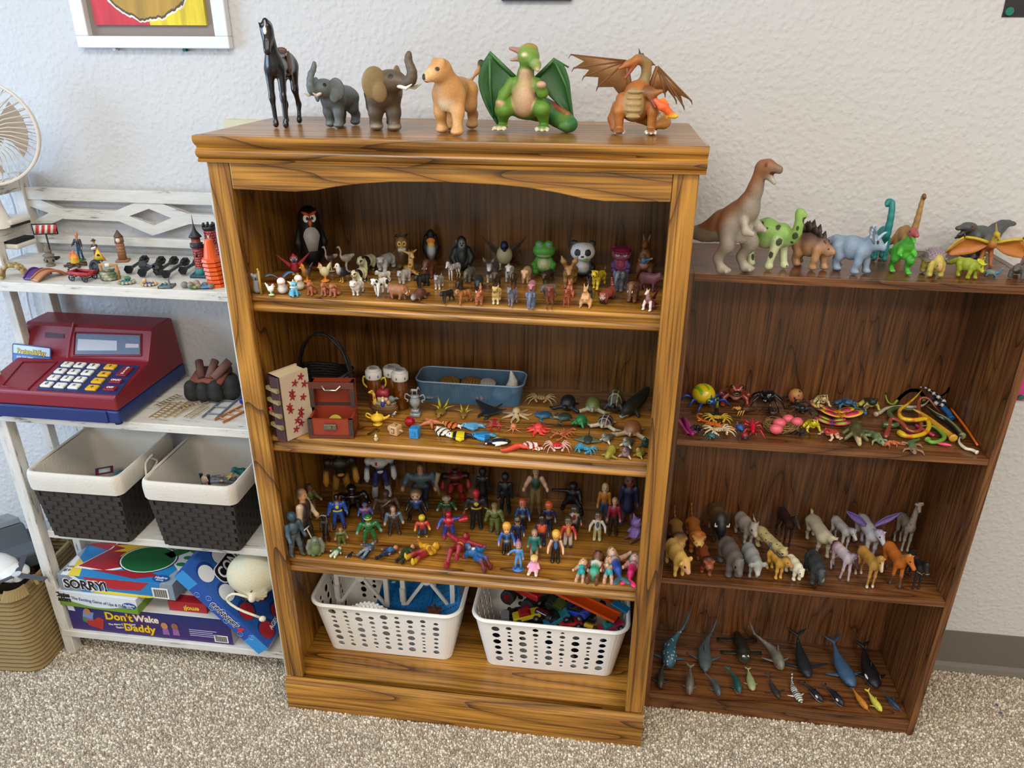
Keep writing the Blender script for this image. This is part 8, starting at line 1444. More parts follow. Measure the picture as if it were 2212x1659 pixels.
for x in (-.3,.3):
 for y in (-.24,.24): wg.append(('wheel',[xf(T([(math.cos(a)*.12,math.sin(a)*.12,0) for a in np.linspace(0,6.283,16,endpoint=False)],.025,'#17171a',6,closed=True),1,(90,0,0),(x,y,.15)),cyl((x-.12,y,.15),(x+.12,y,.15),.014,'#17171a',6),cyl((x,y,.03),(x,y,.27),.014,'#17171a',6)]))
 wg.append(('axle',cyl((x,-.24,.15),(x,.24,.15),.02,'#17171a',6)))
R1('toy_wagon','little red toy wagon with black wheels','wagon',wg,(144,580,211,611),172)
wl=[('well_stones',S(.015))]
for k_ in range(3):
 for i in range(12): a=2*math.pi*(i+.5*k_)/12; wl[0][1].e((.3*math.cos(a),.3*math.sin(a),.07+.11*k_),(.10,.10,.07),['#8a8a70','#a8a890','#6a7458','#4a6048'][(i+k_)%4])
wl+=[('water',lathe([(.001,.2),(.26,.2),(.26,.22),(.001,.22)],16,'#2a4a5a'))]+[('post',T([(0,f*.34,.0),(0,f*.36,.6)],[.08,.06],'#a87c48')) for f in (1,-1)]+[('crossbar',T([(0,-.4,.58),(0,.4,.58)],.055,'#b08850')),('rope_coil',T([(0,-.1,.58),(0,.08,.58)],.08,'#d8d0c0',10))]
R1('stone_well','miniature stone wishing well with wooden crossbar','well',wl,(212,569,262,608),-90,mat='matte')
def pond(n,rim,water,seed,extra=None):
 s=S(.015); r=np.random.default_rng(seed)
 for i in range(n): a=2*math.pi*i/n; s.e((.33*math.cos(a),.42*math.sin(a),.06),(.075,.085,.05+.03*r.random()),rim[r.integers(len(rim))])
 return [('rim_stones',s),('water',xf(lathe([(.001,.03),(.33,.03),(.33,.055),(.001,.055)],18,water),(1,1.25,1)))]+(extra or [])
R1('toy_pond','round toy pond with mossy rim beside the well','pond',pond(13,['#9a9478','#7c8a64','#b0a888'],'#2f8ab0',1,[('moss',ell((-.3,-.1,.14),(.09,.2,.09),'#3f6a44'))]),(254,595,292,616),-90)
R1('toy_pond','tan shell rimmed toy pond','pond',pond(12,['#d0aa78','#c89c68'],'#2a6aa8',2,[('rock',ell((-.2,-.38,.14),(.12,.12,.12),'#cfa878'))]),(303,601,341,620),-90)
R1('toy_pond','square toy pond with a little grey statue','pond',[('rim_stones',[box(-.4,.4,-.45,-.36,0,.1,'#6c6a60'),box(-.4,.4,.36,.45,0,.1,'#6c6a60'),box(-.4,-.3,-.45,.45,0,.1,'#6c6a60'),box(.3,.4,-.45,.45,0,.1,'#6c6a60')]),('water',[box(-.3,.3,-.36,.36,0,.06,'#2a86b0')]),('statue',S(.03).c((-.15,.1,.08),(-.15,.1,.34),.09,.06,'#7a7870').e((-.13,.1,.42),.07,'#7a7870').e((-.15,-.12,.14),(.1,.1,.1),'#7a7870'))],(340,601,381,624),-80)
R1('toy_pond','rocky toy pond with plants and twin pools','pond',[('rocks',S(.015).e((0,-.5,.09),(.16,.16,.11),'#7a746c').e((.08,-.2,.1),(.15,.13,.12),'#8a7c6c').e((-.08,.0,.13),(.13,.14,.12),'#94887a').e((.1,.16,.09),(.13,.13,.1),'#8a7a68').e((.0,.66,.07),(.2,.14,.09),'#7c7068').e((-.2,.3,.07),(.1,.14,.08),'#6c6a66')),('water',ell((0,.42,.05),(.24,.28,.03),'#4a86b8')),('water',ell((-.1,-.36,.06),(.18,.18,.03),'#4a86b8')),('plants',S(.02).e((.2,-.02,.06),(.09,.2,.06),'#2f5a30').e((.26,.06,.08),.03,'#c8c43a'))],(395,602,459,625),-85)
ck=[('tower',[box(-.15,.15,-.15,.15,.06,.72,'#9a6a44'),box(-.18,.18,-.18,.18,.72,.74,'#8a5c3a'),box(-.165,.165,-.165,.165,.74,.92,'#8f6040'),box(-.26,.26,-.28,.28,0,.06,'#a06e4a')]),('roof',T([(0,0,.92),(0,0,.97),(0,0,1.04),(0,0,1.2)],[.22,.2,.14,.015],'#5c4636',4)),('clock_face',lathe([(.001,0),(.09,0),(.09,.02),(.001,.02)],16,'#e0d8c4'))]
ck[2]=('clock_face',xf(ck[2][1],1,(0,90,0),(.165,0,.83)))
for i in range(5): ck.append(('band',[box(-.158,.158,-.158,.158,.12+.12*i,.14+.12*i,'#7c5232')]))
R1('clock_tower','brown souvenir clock tower','tower',ck,(245,497,283,568),-72)
def lamp(n,label,base,top,hb=.012,ht=.014):
 A=onz(*base,Z+hb); B=onz(*top,Z+ht); d=B-A; L_=np.linalg.norm(d); bk=_p('#141417',.35)
 t=thing('toy_lamp_post',label,'lamp post',(A[0],A[1],Z+.0005),group='black toy lamp posts lying on the rack'); A=A-V3(A[0],A[1],Z); B=A+d; d=d/L_
 pt('base',T([A,A+d*.004,A+d*.018],[.0105,.0105,.0045],n=6),bk,t); pt('post',T([A+d*.018,B-d*.02],.0036,n=6),bk,t); pt('lantern_top',T([B-d*.006,B,B+d*.003],[.009,.0105,.004],n=6),bk,t); pt('lantern_collar',T([B-d*.022,B-d*.018],[.004,.008],n=6),bk,t)
 u_=nrm(np.cross(d,(0,0,1))); v_=np.cross(u_,d)
 pt('lantern_bars',[T([B-d*.018+(u_*math.cos(a)+v_*math.sin(a))*.0075,B-d*.004+(u_*math.cos(a)+v_*math.sin(a))*.009],.0013,n=4) for a in np.arange(6)*1.047],bk,t)
for i,(b_,tp) in enumerate((((277,584),(314,560)),((306,591),(350,562)),((340,588),(378,562)),((357,594),(402,565)),((394,586),(430,564)))): lamp(i,['leftmost black toy lamp post lying on the rack','second black toy lamp post from the left','third black toy lamp post in the row','fourth black toy lamp post in the row','rightmost black toy lamp post beside the castle'][i],b_,tp)
lamp(5,'black toy lamp post turned the other way on top of the row',(308,574),(345,580),.030,.034)
cs=[('castle_base',[prism([(-.42,-.5),(.3,-.5),(.42,.6),(-.42,.6)],0,.06,'z','#2c4a54')]),('tower_foot',lathe([(.001,.05),(.2,.05),(.17,.14),(.15,.22),(.001,.22)],14,'#2f7a7c'))]
def bricks(r,z0,z1,cx,cy,n=12,rows=None):
 out=[]; rows=rows or int((z1-z0)/.055)
 for k_ in range(rows):
  for i in range(n):
   a0=2*math.pi*(i+.5*(k_%2))/n; a1=a0+2*math.pi/n*.9; zz=z0+(z1-z0)*k_/rows; h_=(z1-z0)/rows*.88
   P=[(cx+q_*math.cos(a),cy+q_*math.sin(a)) for q_,a in ((r,a0),(r,(a0+a1)/2),(r,a1))]; I_=[(cx+r*.93*math.cos(a),cy+r*.93*math.sin(a)) for a in (a1,a0)]
   out.append(prism(P+I_,zz,zz+h_,'z',['#b04a48','#a04040','#bc5854'][(i*7+k_*3)%3]))
 return out
cs[1]=('tower_foot',xf(cs[1][1],1,(0,0,0),(.1,-.2,0)))
cs+=[('tower_core',[cyl((.1,-.2,.2),(.1,-.2,1.0),.135,'#7a2e2e',14),cyl((-.1,.2,.06),(-.1,.2,1.15),.17,'#7a2e2e',14),box(-.2,.05,-.2,.6,.06,.75,'#8a3636')]),('brick_skin',bricks(.145,.2,.74,.1,-.2)+bricks(.12,.80,.98,.1,-.2,10)+bricks(.18,.72,1.1,-.1,.2)+[box(.05,.062,-.15+.09*i+(.045 if k_%2 else 0),-.07+.09*i+(.045 if k_%2 else 0),.1+.06*k_,.15+.06*k_,['#b04a48','#a04040','#bc5854'][(i+k_)%3]) for i in range(7) for k_ in range(10)]),('parapet_ring',xf(lathe([(.13,.70),(.19,.73),(.2,.77),(.18,.79),(.2,.82),(.13,.84)],16,'#1c1e22',cap=False),1,(0,0,0),(.1,-.2,0))),('spire',xf(lathe([(.001,.97),(.2,.97),(.16,1.02),(.07,1.12),(.02,1.25),(.005,1.5)],16,'#1c2026'),1,(0,0,0),(.1,-.2,0))),('battlement',[xf(lathe([(.17,1.1),(.21,1.14),(.21,1.2),(.001,1.2)],14,'#1c1e22'),1,(0,0,0),(-.1,.2,0))]+[box(-.1+.17*math.cos(a)-.03,-.1+.17*math.cos(a)+.03,.2+.17*math.sin(a)-.03,.2+.17*math.sin(a)+.03,1.2,1.27,'#1c1e22') for a in np.arange(7)*.9]),('window',[box(.235,.25,-.23,-.17,.5,.62,'#1a1214'),box(.08,.1,.17,.23,.9,1.0,'#c8c4bc'),box(.06,.075,.38,.55,.1,.4,'#15161a')])]
R1('toy_castle','red brick toy castle with black spire partly behind the oak bookcase','castle',cs,(408,461,500,603),-80)
for i in range(7):
 lb=['lowest orange traffic cone of the stack','second orange traffic cone from the bottom','third orange traffic cone from the bottom','fourth orange traffic cone from the bottom','fifth orange traffic cone from the bottom','sixth orange traffic cone from the bottom','topmost orange traffic cone of the stack'][i]
 o=pt('traffic_cone',[T([(0,0,0),(0,0,.0065)],[.0215,.0205],n=8),T([(0,0,.0065),(0,0,.0075),(0,0,.046),(0,0,.048)],[.0165,.0155,.0085,.007],n=14)] if i==6 else [lathe([(.0158,0),(.0215,0),(.0205,.0065),(.0163,.0068),(.0152,.0084),(.0148,.0084)],8,cap=False)],_p('#e05a18',.35),smooth=False); P=onz(471,617,Z); o.location=(P[0]-.001*i,P[1],Z+.0006+.0092*i); tag(o,lb,'traffic cone','orange traffic cones stacked on the rack')
# ======================= toy cash register =======================
RX0,RX1,RYF=-.692,-.346,-.314; zz=RZ2
t=thing('toy_cash_register','red and blue toy cash register with white and yellow keys','cash register',((RX0+RX1)/2,-.165,zz)); ox,oy=(RX0+RX1)/2,-.165
def PR(pr,x0,x1): return prism([(RYF+d-oy,z) for d,z in pr],x0-ox,x1-ox,'x')
blue=_p('#1a2c66',.4); redm=_p('#7a1626',.42,bump=.05)
pt('base',[PR([(0,.008),(.298,.008),(.298,.042),(0,.042)],RX0,RX1)],blue,t,bev=.005); pt('cash_drawer',[PR([(-.003,.010),(.0,.010),(.0,.040),(-.003,.040)],RX0+.01,RX1-.03)],blue,t,bev=.001)
pt('body',[PR([(0,.0425),(.297,.0425),(.280,.172),(.272,.178),(.195,.178),(.186,.172),(.148,.106),(.006,.082),(0,.076)],RX0+.001,RX1-.001)],redm,t,bev=.004)
for x in (RX0+.02,RX1-.02):
 for y in (RYF+.02,RYF+.275): pt('foot',cyl((x-ox,y-oy,0),(x-ox,y-oy,.0085),.009),_p('#17171a',.7),t)
dA=V3(0,RYF+.006,zz+.082); dB=V3(0,RYF+.148,zz+.106); dd=nrm(dB-dA); dn=np.cross((1,0,0),dd); ang=math.degrees(math.atan2(dd[2],dd[1]))
def deck(u,v): r=FW+RT*(u-IW/2)/FPX-UPV*(v-IH/2)/FPX; k_=((dA-CP)@dn)/(r@dn); P=CP+r*k_; return P[0],(P-dA)@dd
def onto(px,py,h): return V3(px,0,0)+dA+dd*py+dn*h-V3(ox,oy,zz)
def dplate(name,u,v,w_,h_,th,mat,par,bev=0,z0=.0005):
 x,y=deck(u,v); o=pt(name,[box(-w_/2,w_/2,-h_/2,h_/2,0,th)],mat,par,bev=bev); o.location=onto(x,y,z0); o.rotation_euler=(math.radians(ang),0,0); return o,x,y
x_a,y_a=deck(79,842); x_b,y_b=deck(303,792); pan=pt('keypad_panel',[poly3([onto(*deck(u,v),.0006) for u,v in ((79,843),(253,854),(303,792),(136,782))],.0012)],_p('#1c2a5c',.5),t)
keys=[('7',147,790.6),('8',174,792),('9',203,794.6),('4',132,804.5),('5',161,806.5),('6',190,808.5),('1',118,819),('2',146.6,821),('3',175,823),('0',103,833.6),('.',132,836),('=',162,837.6)]
kw=_p('#dedcd4',.4); ky=_p('#d8a41e',.4); kr=_p('#7c1424',.4)
for k_,u,v in keys:
 dplate('key',u,v,.0255,.0195,.006,kw,pan,.002); x,y=deck(u,v); text('key_legend',k_,.014,'#15151a',pan,onto(x,y,.0070),(ang,0,0),.0001,'CENTER',bold=.0003)
for k_,u,v in (('+',240,796),('x',226.5,811.5),('-',213,826),('+',200.7,841)): dplate('key',u,v,.027,.0195,.006,ky,pan,.002); x,y=deck(u,v); text('key_legend',k_,.014,'#2a2010',pan,onto(x,y,.0070),(ang,0,0),.0001,'CENTER',bold=.0004)
dplate('key',271,806,.026,.038,.006,kr,pan,.002); x,y=deck(272,806);
for i,c in enumerate('OPEN'): text('key_legend',c,.0085,'#e8e4e0',pan,onto(x,y+.0125-.0083*i,.0070),(ang,0,0),.0001,'CENTER',bold=.0003)
for s_,u,v in (('ON/C',252,826.5),('OFF',239.5,842.5)): dplate('key',u,v,.029,.0165,.006,kr,pan,.002); x,y=deck(u,v); text('key_legend',s_,.0095,'#e8e4e0',pan,onto(x,y,.0070),(ang,0,0),.0001,'CENTER',bold=.0003)
pts=[deck(5,835),deck(60,843),deck(124,783),deck(50,783)]; tr_=pt('coin_tray',[T([onto(a,b,.001) for a,b in pts],.0018,closed=True,n=6)],_p('#6c1222',.4),t)
hA=V3(0,RYF+.148,zz+.106); hB=V3(0,RYF+.186,zz+.172); hd_=nrm(hB-hA); hn=np.cross((1,0,0),hd_); hang=math.degrees(math.atan2(hd_[2],hd_[1]))
def hood(u,v): r=FW+RT*(u-IW/2)/FPX-UPV*(v-IH/2)/FPX; k_=((hA-CP)@hn)/(r@hn); P=CP+r*k_; return P[0],(P-hA)@hd_
def hpt(x,y,h): return V3(x,0,0)+hA+hd_*y+hn*h-V3(ox,oy,zz)
def hplate(name,c,mat,par,h): return pt(name,[poly3([hpt(*hood(u,v),h) for u,v in c],.001)],mat,par)
sc_=hplate('display_window',((163,766),(303,766),(303,726),(166,722)),_p('#5d6c84',.15),t,.0012); hplate('display_screen',((168,758),(254,758),(254,737),(170,733)),_p('#a9adb8',.2),sc_,.002); hplate('solar_cell',((272,752),(301,752),(301,744),(273,743)),_p('#a8a0a8',.3),sc_,.002)
pt('display_frame',[T([hpt(*hood(u,v),.0012) for u,v in ((160,769),(306,769),(306,723),(163,718))],.002,closed=True,n=6)],_p('#6a0f1c',.4),sc_)
pt('hood_ridge',[T([hpt(*hood(u,v),.001) for u,v in ((146,781),(152,735),(160,698))],.003,n=6)],_p('#8a2434',.35),t,smooth=True); hplate('worn_logo',((98,730),(139,731),(139,722),(98,718)),_p('#3c2434',.6),t,.0006)
Pc=hpt(*hood(73,785),.004)+V3(ox,oy,zz); t=thing('play_card','blue Pretend and Play toy charge card standing in the register slot','card',(Pc[0],Pc[1]-.004,Pc[2]-.004),0); tl_=(-72,0,-6)
crd=pt('card_sheet',[prism(rrect(-.052,.052,0,.050,.004),-.0006,.0006,'z')],_p('#1c2c64',.4),t); crd.rotation_euler=[math.radians(a) for a in (74,3,0)]
pt('card_face',[prism(rrect(-.049,.049,.003,.024,.002),.0007,.0009,'z')],_p('#2c62a4',.4),crd); pt('card_sky',[prism(rrect(-.049,.049,.026,.047,.002),.0007,.0009,'z')],_p('#b0c4da',.4),crd)
text('card_title','Pretend&Play',.0165,'#1c1c20',crd,(0,.0325,.0012),(0,0,0),.0001,'CENTER',bold=.0010,sx=.86); text('card_title','Pretend&Play',.0165,'#d8b83c',crd,(0,.0325,.0016),(0,0,0),.0001,'CENTER',bold=.0002,sx=.86)
text('card_number','800 222 3909',.008,'#e0e4ec',crd,(-.040,.017,.0012),(0,0,0),.0001); text('card_name','LEARNING RESOURCES',.006,'#e0e4ec',crd,(-.036,.008,.0012),(0,0,0),.0001)
# ======================= rest of the second rack shelf =======================
Z=RZ2
rk=S(.015)
for x,y,r,h in ((.3,-.42,.22,.34),(.34,-.1,.2,.34),(.26,.18,.22,.36),(.02,.46,.26,.36),(-.1,-.5,.2,.32),(-.3,-.2,.24,.3),(-.3,.3,.24,.32)): rk.c((x,y,.1),(x,y,h-.1),r*.85,r*.75,'#2a2c2c')
rk.e((0,0,.25),(.35,.5,.15),'#222424')
fig('toy_fire_pit','black stone toy fire pit holding brown logs','fire pit',[('stones',rk),('plank',xf([*box(-.2,.25,-.42,.42,0,.06,'#6a3a2c')][:3] if False else box(-.22,.3,-.44,.4,0,.07,'#7a4636'),1,(0,14,0),(0,-.02,.40))),('log',T([(-.1,-.34,.72),(.2,-.16,.44)],.095,'#5a3a32',10)),('log',T([(-.15,.06,.74),(.2,.02,.44)],.095,'#6c4c44',10)),('log',T([(-.16,.42,.74),(.2,.14,.44)],.10,'#70504a',10)),('log',T([(-.2,-.4,.46),(-.2,.4,.52)],.09,'#4a2c24',10))],(397,774,521,869),Z,-90,ymax=-.04,mat='matte')
def ladder(name,label,cat_,A,B,wd,nr,rr,col,h0,group,hook=0,rc=None):
 P=onz(*A,Z); Q_=onz(*B,Z); d=Q_-P; L_=np.linalg.norm(d); t=thing(name,label,cat_,(P[0],P[1],Z+h0),math.degrees(math.atan2(d[1],d[0])),group); m_=_p(col,.45); m2=_p(rc or col,.45)
 for f in (0,1): pt('rail',[T([(0,-f*wd,rr),(L_,-f*wd,rr)]+([(L_+.012,-f*wd,rr+.006),(L_+.014,-f*wd,rr-.002+.004)] if hook else []),rr,n=6)],m_,t)
 for i in range(nr): x=L_*(i+.6)/nr; pt('rung',[T([(x,rr*.3,rr),(x,-wd-rr*.3,rr)],rr*.85,n=5)],m2,t)
for i,(A,B,h0) in enumerate((((334,883),(384,858),.007),((322,903),(368,873),.0005),((341,904),(392,869),.002),((362,904),(408,870),.0035),((386,889),(446,872),.010),((398,906),(440,880),.0045))): ladder('track_ladder',['upper left gold and black toy track ladder','front left gold toy track ladder','second gold toy track ladder lying in the heap','third gold toy track ladder lying in the heap','black runged toy track ladder on top of the heap','right hand gold toy track ladder'][i],'track',A,B,.018,7,.0010,'#a88a4c',h0,'toy track ladders in a heap',rc='#2a241c' if i in (0,4) else '#8a7038')
ladder('toy_ladder','grey plastic toy ladder with hooked ends','ladder',(437,904),(486,862),.036,3,.0024,'#6a7480',.0005,'toy ladders beside the fire pit',1); ladder('toy_ladder','orange brown plastic toy ladder','ladder',(464,910),(530,876),.028,4,.0026,'#a8642c',.0005,'toy ladders beside the fire pit')
P=onz(524,872,Z); o=pt('purple_block',[T([(0,0,0),(0,0,.004),(0,0,.012),(0,0,.016)],[.007,.010,.010,.007],n=6)],_p('#2c1f7c',.4)); o.location=(P[0]+.004,P[1],Z+.0006); tag(o,'small purple plastic block beside the ladders','toy block')
# ======================= lined woven baskets on the third rack shelf =======================
def woven_basket(x0,x1,y0,y1,z0,z1,label,tie):
 t=thing('woven_basket',label,'basket',((x0+x1)/2,(y0+y1)/2,z0),group='dark woven baskets with white liners'); cx,cy=(x0+x1)/2,(y0+y1)/2; a,b=(x1-x0)/2,(y1-y0)/2; H=z1-z0; fl=.016
 pt('core',tub(-a,a,-b,b,0,H-.004,fl,.012,.004),_p('#1c1715',.7),t)
 W=[]; rows=11
 for face in range(4):
  n=6
  for k in range(rows):
   zb=.004+(H-.05)*k/rows; h=(H-.05)/rows*.9; f=fl*(zb+h/2)/H
   for i in range(-1,n):
    s0=-1+2*(i+(.5 if k%2 else 0))/n; s1=s0+2/n*.8; s0=max(s0,-1)
    if s0>.99 or s1-s0<.02: continue
    s1=min(s1,1); deep=.0014 if (i+k)%3 else .0010
    if face==0: W.append(prism([(s0*(a+f),zb),(s1*(a+f),zb),(s1*(a+f),zb+h),(s0*(a+f),zb+h)],-b-f-deep,-b-f+.001,'y'))
    elif face==2: W.append(prism([(s0*(a+f),zb),(s1*(a+f),zb),(s1*(a+f),zb+h),(s0*(a+f),zb+h)],b+f-.001,b+f+deep,'y'))
    elif face==1: W.append(box(a+f-.001,a+f+deep,s0*(b+f),s1*(b+f),zb,zb+h))
    else: W.append(box(-a-f-deep,-a-f+.001,s0*(b+f),s1*(b+f),zb,zb+h))
 o=pt('weave',W,_p('#2e2724',.55,bump=.4,bscale=300),t); o['kind']='stuff'
 cl=_p('#cfc8bd',.9,bump=.5,bscale=180); ft=fl
 rg=[]; n_=len(rrect(-1,1,-1,1,.1))
 def ring(off,z,wv=0,rr=.02): return [(x+wv*math.sin(i*2.1),y+wv*math.cos(i*1.7),z) for i,(x,y) in enumerate(rrect(-a-off,a+off,-b-off,b+off,rr))]
 R=[ring(ft-.010,H-.050,.0016,.024),ring(ft+.0065,H-.052,.0016,.024),ring(ft+.0085,H-.03,.001,.026),ring(ft+.0080,H-.008,.0006,.026),ring(ft+.003,H+.001,.0004,.024),ring(ft-.005,H-.001,.0004,.022),ring(ft-.009,H-.03,.001,.02),ring(-.008,.012,.001,.014),ring(-.04,.008,0,.01)][1:]
 V=np.array([p for r in R for p in r]); F=[(i*n_+j,i*n_+(j+1)%n_,(i+1)*n_+(j+1)%n_,(i+1)*n_+j) for i in range(len(R)-1) for j in range(n_)]+[tuple((len(R)-1)*n_+j for j in range(n_))]
 li=pt('liner',(V,F,None),cl,t,smooth=True,ang=60); sm=li.modifiers.new('soft','SUBSURF'); sm.levels=1; sm.render_levels=1
 if tie: pt('tie_bow',[T(bez((a+ft+.009,.02,H-.02),(a+ft+.02,.0,H-.006),(a+ft+.011,-.02,H-.02),(a+ft+.02,-.04,H-.045),n=10),.0028,n=6),T(bez((a+ft+.012,-.005,H-.012),(a+ft+.022,.012,H-.03),(a+ft+.012,.0,H-.05),n=8),.0026,n=6)],cl,t,smooth=True)
 return t
woven_basket(-.628,-.418,-.288,-.070,RZ3+.0006,RZ3+.208,'dark woven basket with white liner on the left of the rack shelf',True)
woven_basket(-.322,-.122,-.285,-.067,RZ3+.0006,RZ3+.205,'dark woven basket with white liner next to the oak bookcase',True)
Z=RZ3+.135
def inb(name,label,cat_,parts,b,head=-90,z=None,**k): return fig(name,label,cat_,parts,b,Z if z is None else z,head,ymax=-.10,**k)
for i,(xx,w) in enumerate(((-.523,.085),(-.222,.08))):
 o=pt('toy_heap',[ell((xx+.045*math.cos(a)*r,-.175+.05*math.sin(a)*r,RZ3+.06+.02*math.sin(a*3)),(.04,.04,.035),n=8,m=6) for r in (0,1) for a in np.arange(6)*1.05][:8],_p('#4a4a50',.6),smooth=True); tag(o,['grey jumble of toys filling the left woven basket','grey jumble of toys filling the right woven basket'][i],'toys'); o['kind']='stuff'
inb('toy_phone','magenta toy phone with a pale screen in the left basket','toy phone',[('phone_body',[box(-.3,.3,-.5,.5,0,.14,'#6a1444')]),('screen',[box(-.18,.18,-.3,.34,.14,.15,'#b0c4c4')])],(204,1008,247,1028),-60,tilt=(0,35,0),z=RZ3+.11,lim=1.6)
inb('toy_beads','blue beaded bracelet in the left basket','beads',[('beads',[ell((.4*math.cos(a),.4*math.sin(a),.1),.1,'#2a7a94',8,6) for a in np.arange(14)*.449])],(245,1015,276,1030),-90,z=RZ3+.11)
inb('toy_figure','teal dinosaur toy on top of the right basket','toy dinosaur',[('body',S(.05).t([(-.3,0,.2),(0,0,.3),(.25,0,.4)],[.12,.2,.14],'#12605c').e((.4,0,.5),(.16,.13,.12),'#136a64').t([(.1,.15,.25),(.2,.34,.2)],[.09,.06],'#12605c',m=1).t([(-.2,.14,.2),(-.25,.34,.15)],[.09,.06],'#12605c',m=1))],(505,1003,543,1034),-150,z=RZ3+.12)
inb('toy_figure','grey haired doll in the right basket','figure',human('#d8a888','#8a8a88','#6a7078','#5c6068','#444',hr=.12),(440,1020,505,1048),20,tilt=(0,-80,0),z=RZ3+.115)
inb('toy_figure','teal capped yellow figure in the right basket','figure',human('#d8b070','#127a78','#d0b83c','#127a78','#222',hr=.14,hat='cap',hc='#157a7c'),(480,1018,508,1046),-120,tilt=(0,-50,0),z=RZ3+.12)
inb('toy_figure','dark blue booted toy legs sticking up in the right basket','figure',[('leg',T([(0,-.12,0),(0,-.14,.5),(.06,-.14,.52)],[.06,.06,.05],'#123a54')),('leg',T([(0,.12,0),(.05,.16,.5),(.1,.16,.52)],[.06,.06,.05],'#123a54'))],(428,1024,458,1048),-90,z=RZ3+.12)
# ======================= board games on the bottom rack shelf =======================
def gbox(name,label,x0,x1,y0,y1,z0,z1,col,rz=0,top=None):
 t=thing(name,label,'game box',((x0+x1)/2,(y0+y1)/2,z0),rz); a,b,h=(x1-x0)/2,(y1-y0)/2,z1-z0
 pt('carton',[box(-a,a,-b,b,0,h)],_p(col,.45),t,bev=.001)
 if top: pt('lid_print',[box(-a+.0005,a-.0005,-b+.0005,b-.0005,h,h+.0006)],_p(top,.4),t)
 return t,a,b,h
def gradm(name,c0,c1,z0,z1):
 m,nt,b,N=newmat(name); L=nt.links.new; tc=N('ShaderNodeTexCoord'); sp=N('ShaderNodeSeparateXYZ'); L(tc.outputs['Object'],sp.inputs[0]); mr=N('ShaderNodeMapRange',inp={1:z0,2:z1}); L(sp.outputs['Z'],mr.inputs[0]); r=N('ShaderNodeValToRGB'); r.color_ramp.elements[0].color=rgba(c0); r.color_ramp.elements[1].color=rgba(c1); L(mr.outputs[0],r.inputs[0]); L(r.outputs[0],b.inputs['Base Color']); b.inputs['Roughness'].default_value=.4; return m
def fplate(t,name,pts,col,b,d=.0006,th=.0006): return pt(name,[prism(pts,-b-d-th,-b-d,'y')],_p(col,.45),t)
def barcode(t,x,z,w,h,b):
 p=fplate(t,'barcode_label',[(x,z),(x+w,z),(x+w,z+h),(x,z+h)],'#e4e2de',b);
 pt('barcode_bars',[box(x+w*.08+i*w*.045,x+w*.08+i*w*.045+w*(.012+.018*((i*7)%3)/2),-b-.0017,-b-.0012,z+h*.12,z+h*.88) for i in range(19)],_p('#17171a',.6),p)
DZ=RZ0+.0006
t,a,b,h=gbox('board_game',"long blue Don't Wake Daddy game box on the bottom of the rack",-.669,-.193,-.276,-.045,DZ,DZ+.088,'#c8c4bc'); MATS['dwd']=gradm('purple_blue_print','#3a2060','#16255e',0,.09)
pt('front_print',[box(-a,a,-b-.0008,-b,0.001,h-.001)],'dwd',t); FR=(90,0,0)
for s_,x,z,sz,c,sp_ in (("Don't",-.128,.060,.035,'#d8b820',1),('Wake',-.042,.062,.030,'#d8d4cc',1),('Daddy',-.078,.026,.035,'#d8b820',1)):
 text('lettering',s_,sz,'#a85a14' if s_=='Wake' else '#8a4a10',t,(x-.001,-b-.0012,z-.001),FR,.0001,bold=.0026); text('lettering',s_,sz,c,t,(x,-b-.0018,z),FR,.0001,bold=.0009)
text('lettering','The Alarm Clock Game',.0085,'#e8e4dc',t,(-.124,-b-.0012,.030),(90,-6,0),.0001,bold=.0002); text('lettering',"That's Set for Fun!",.0085,'#e8e4dc',t,(-.104,-b-.0012,.021),(90,-6,0),.0001,bold=.0002)
for i in range(4): fplate(t,'small_print',[(.115,.040-.0065*i),(.115+.08-.012*(i%2),.040-.0065*i),(.195-.012*(i%2),.0418-.0065*i),(.115,.0418-.0065*i)],'#b8b4c8',b)
barcode(t,.185,.006,.040,.024,b); fplate(t,'corner_logo',[(-.235,.068),(-.215,.066),(-.217,.082),(-.236,.083)],'#c8ccd8',b)
fplate(t,'bed_print',[(-.185,.020),(-.145,.008),(-.135,.045),(-.150,.052),(-.165,.040),(-.188,.036)],'#a8281c',b,.0008); fplate(t,'quilt_print',[(-.200,.034),(-.172,.018),(-.165,.05),(-.196,.058)],'#3f7a3c',b,.0006); fplate(t,'pillow_print',[(-.196,.05),(-.168,.045),(-.160,.066),(-.19,.072)],'#6a86b8',b,.0012)
for x,z,c in ((-.178,.070,'#a8724a'),(.045,.046,'#b87a4a'),(.075,.047,'#8a5634')): pt('face_print',[prism([(x+.010*math.cos(k),z+.011*math.sin(k)) for k in np.arange(12)*.5236],-b-.0026,-b-.002,'y')],_p(c,.5),t); fplate(t,'shirt_print',[(x-.010,z-.032),(x+.010,z-.032),(x+.008,z-.008),(x-.008,z-.008)],'#8a5a94' if x<.08 else '#4a7ab0',b,.001)
Z1=DZ+.0888
t,a,b,h=gbox('board_game','flat Chutes and Ladders game box with green wave under the SORRY box',-.676,-.440,-.286,-.06,Z1,Z1+.050,'#cfd2d6',-2);
fplate(t,'green_wave',[(-a,0.001)]+[(x,.012+.012*math.cos((x+a)*16+.4)) for x in np.linspace(-a,a,14)][0:0]+[(a,0.001),(a,.006)]+[(x,.016+.010*math.sin((x+a)*22+2.2)) for x in np.linspace(a,-a,16)],'#6a8c2a',b); pt('side_print',[box(a,a+.0006,-b,b,.001,.026)],_p('#6a8c2a',.5),t)
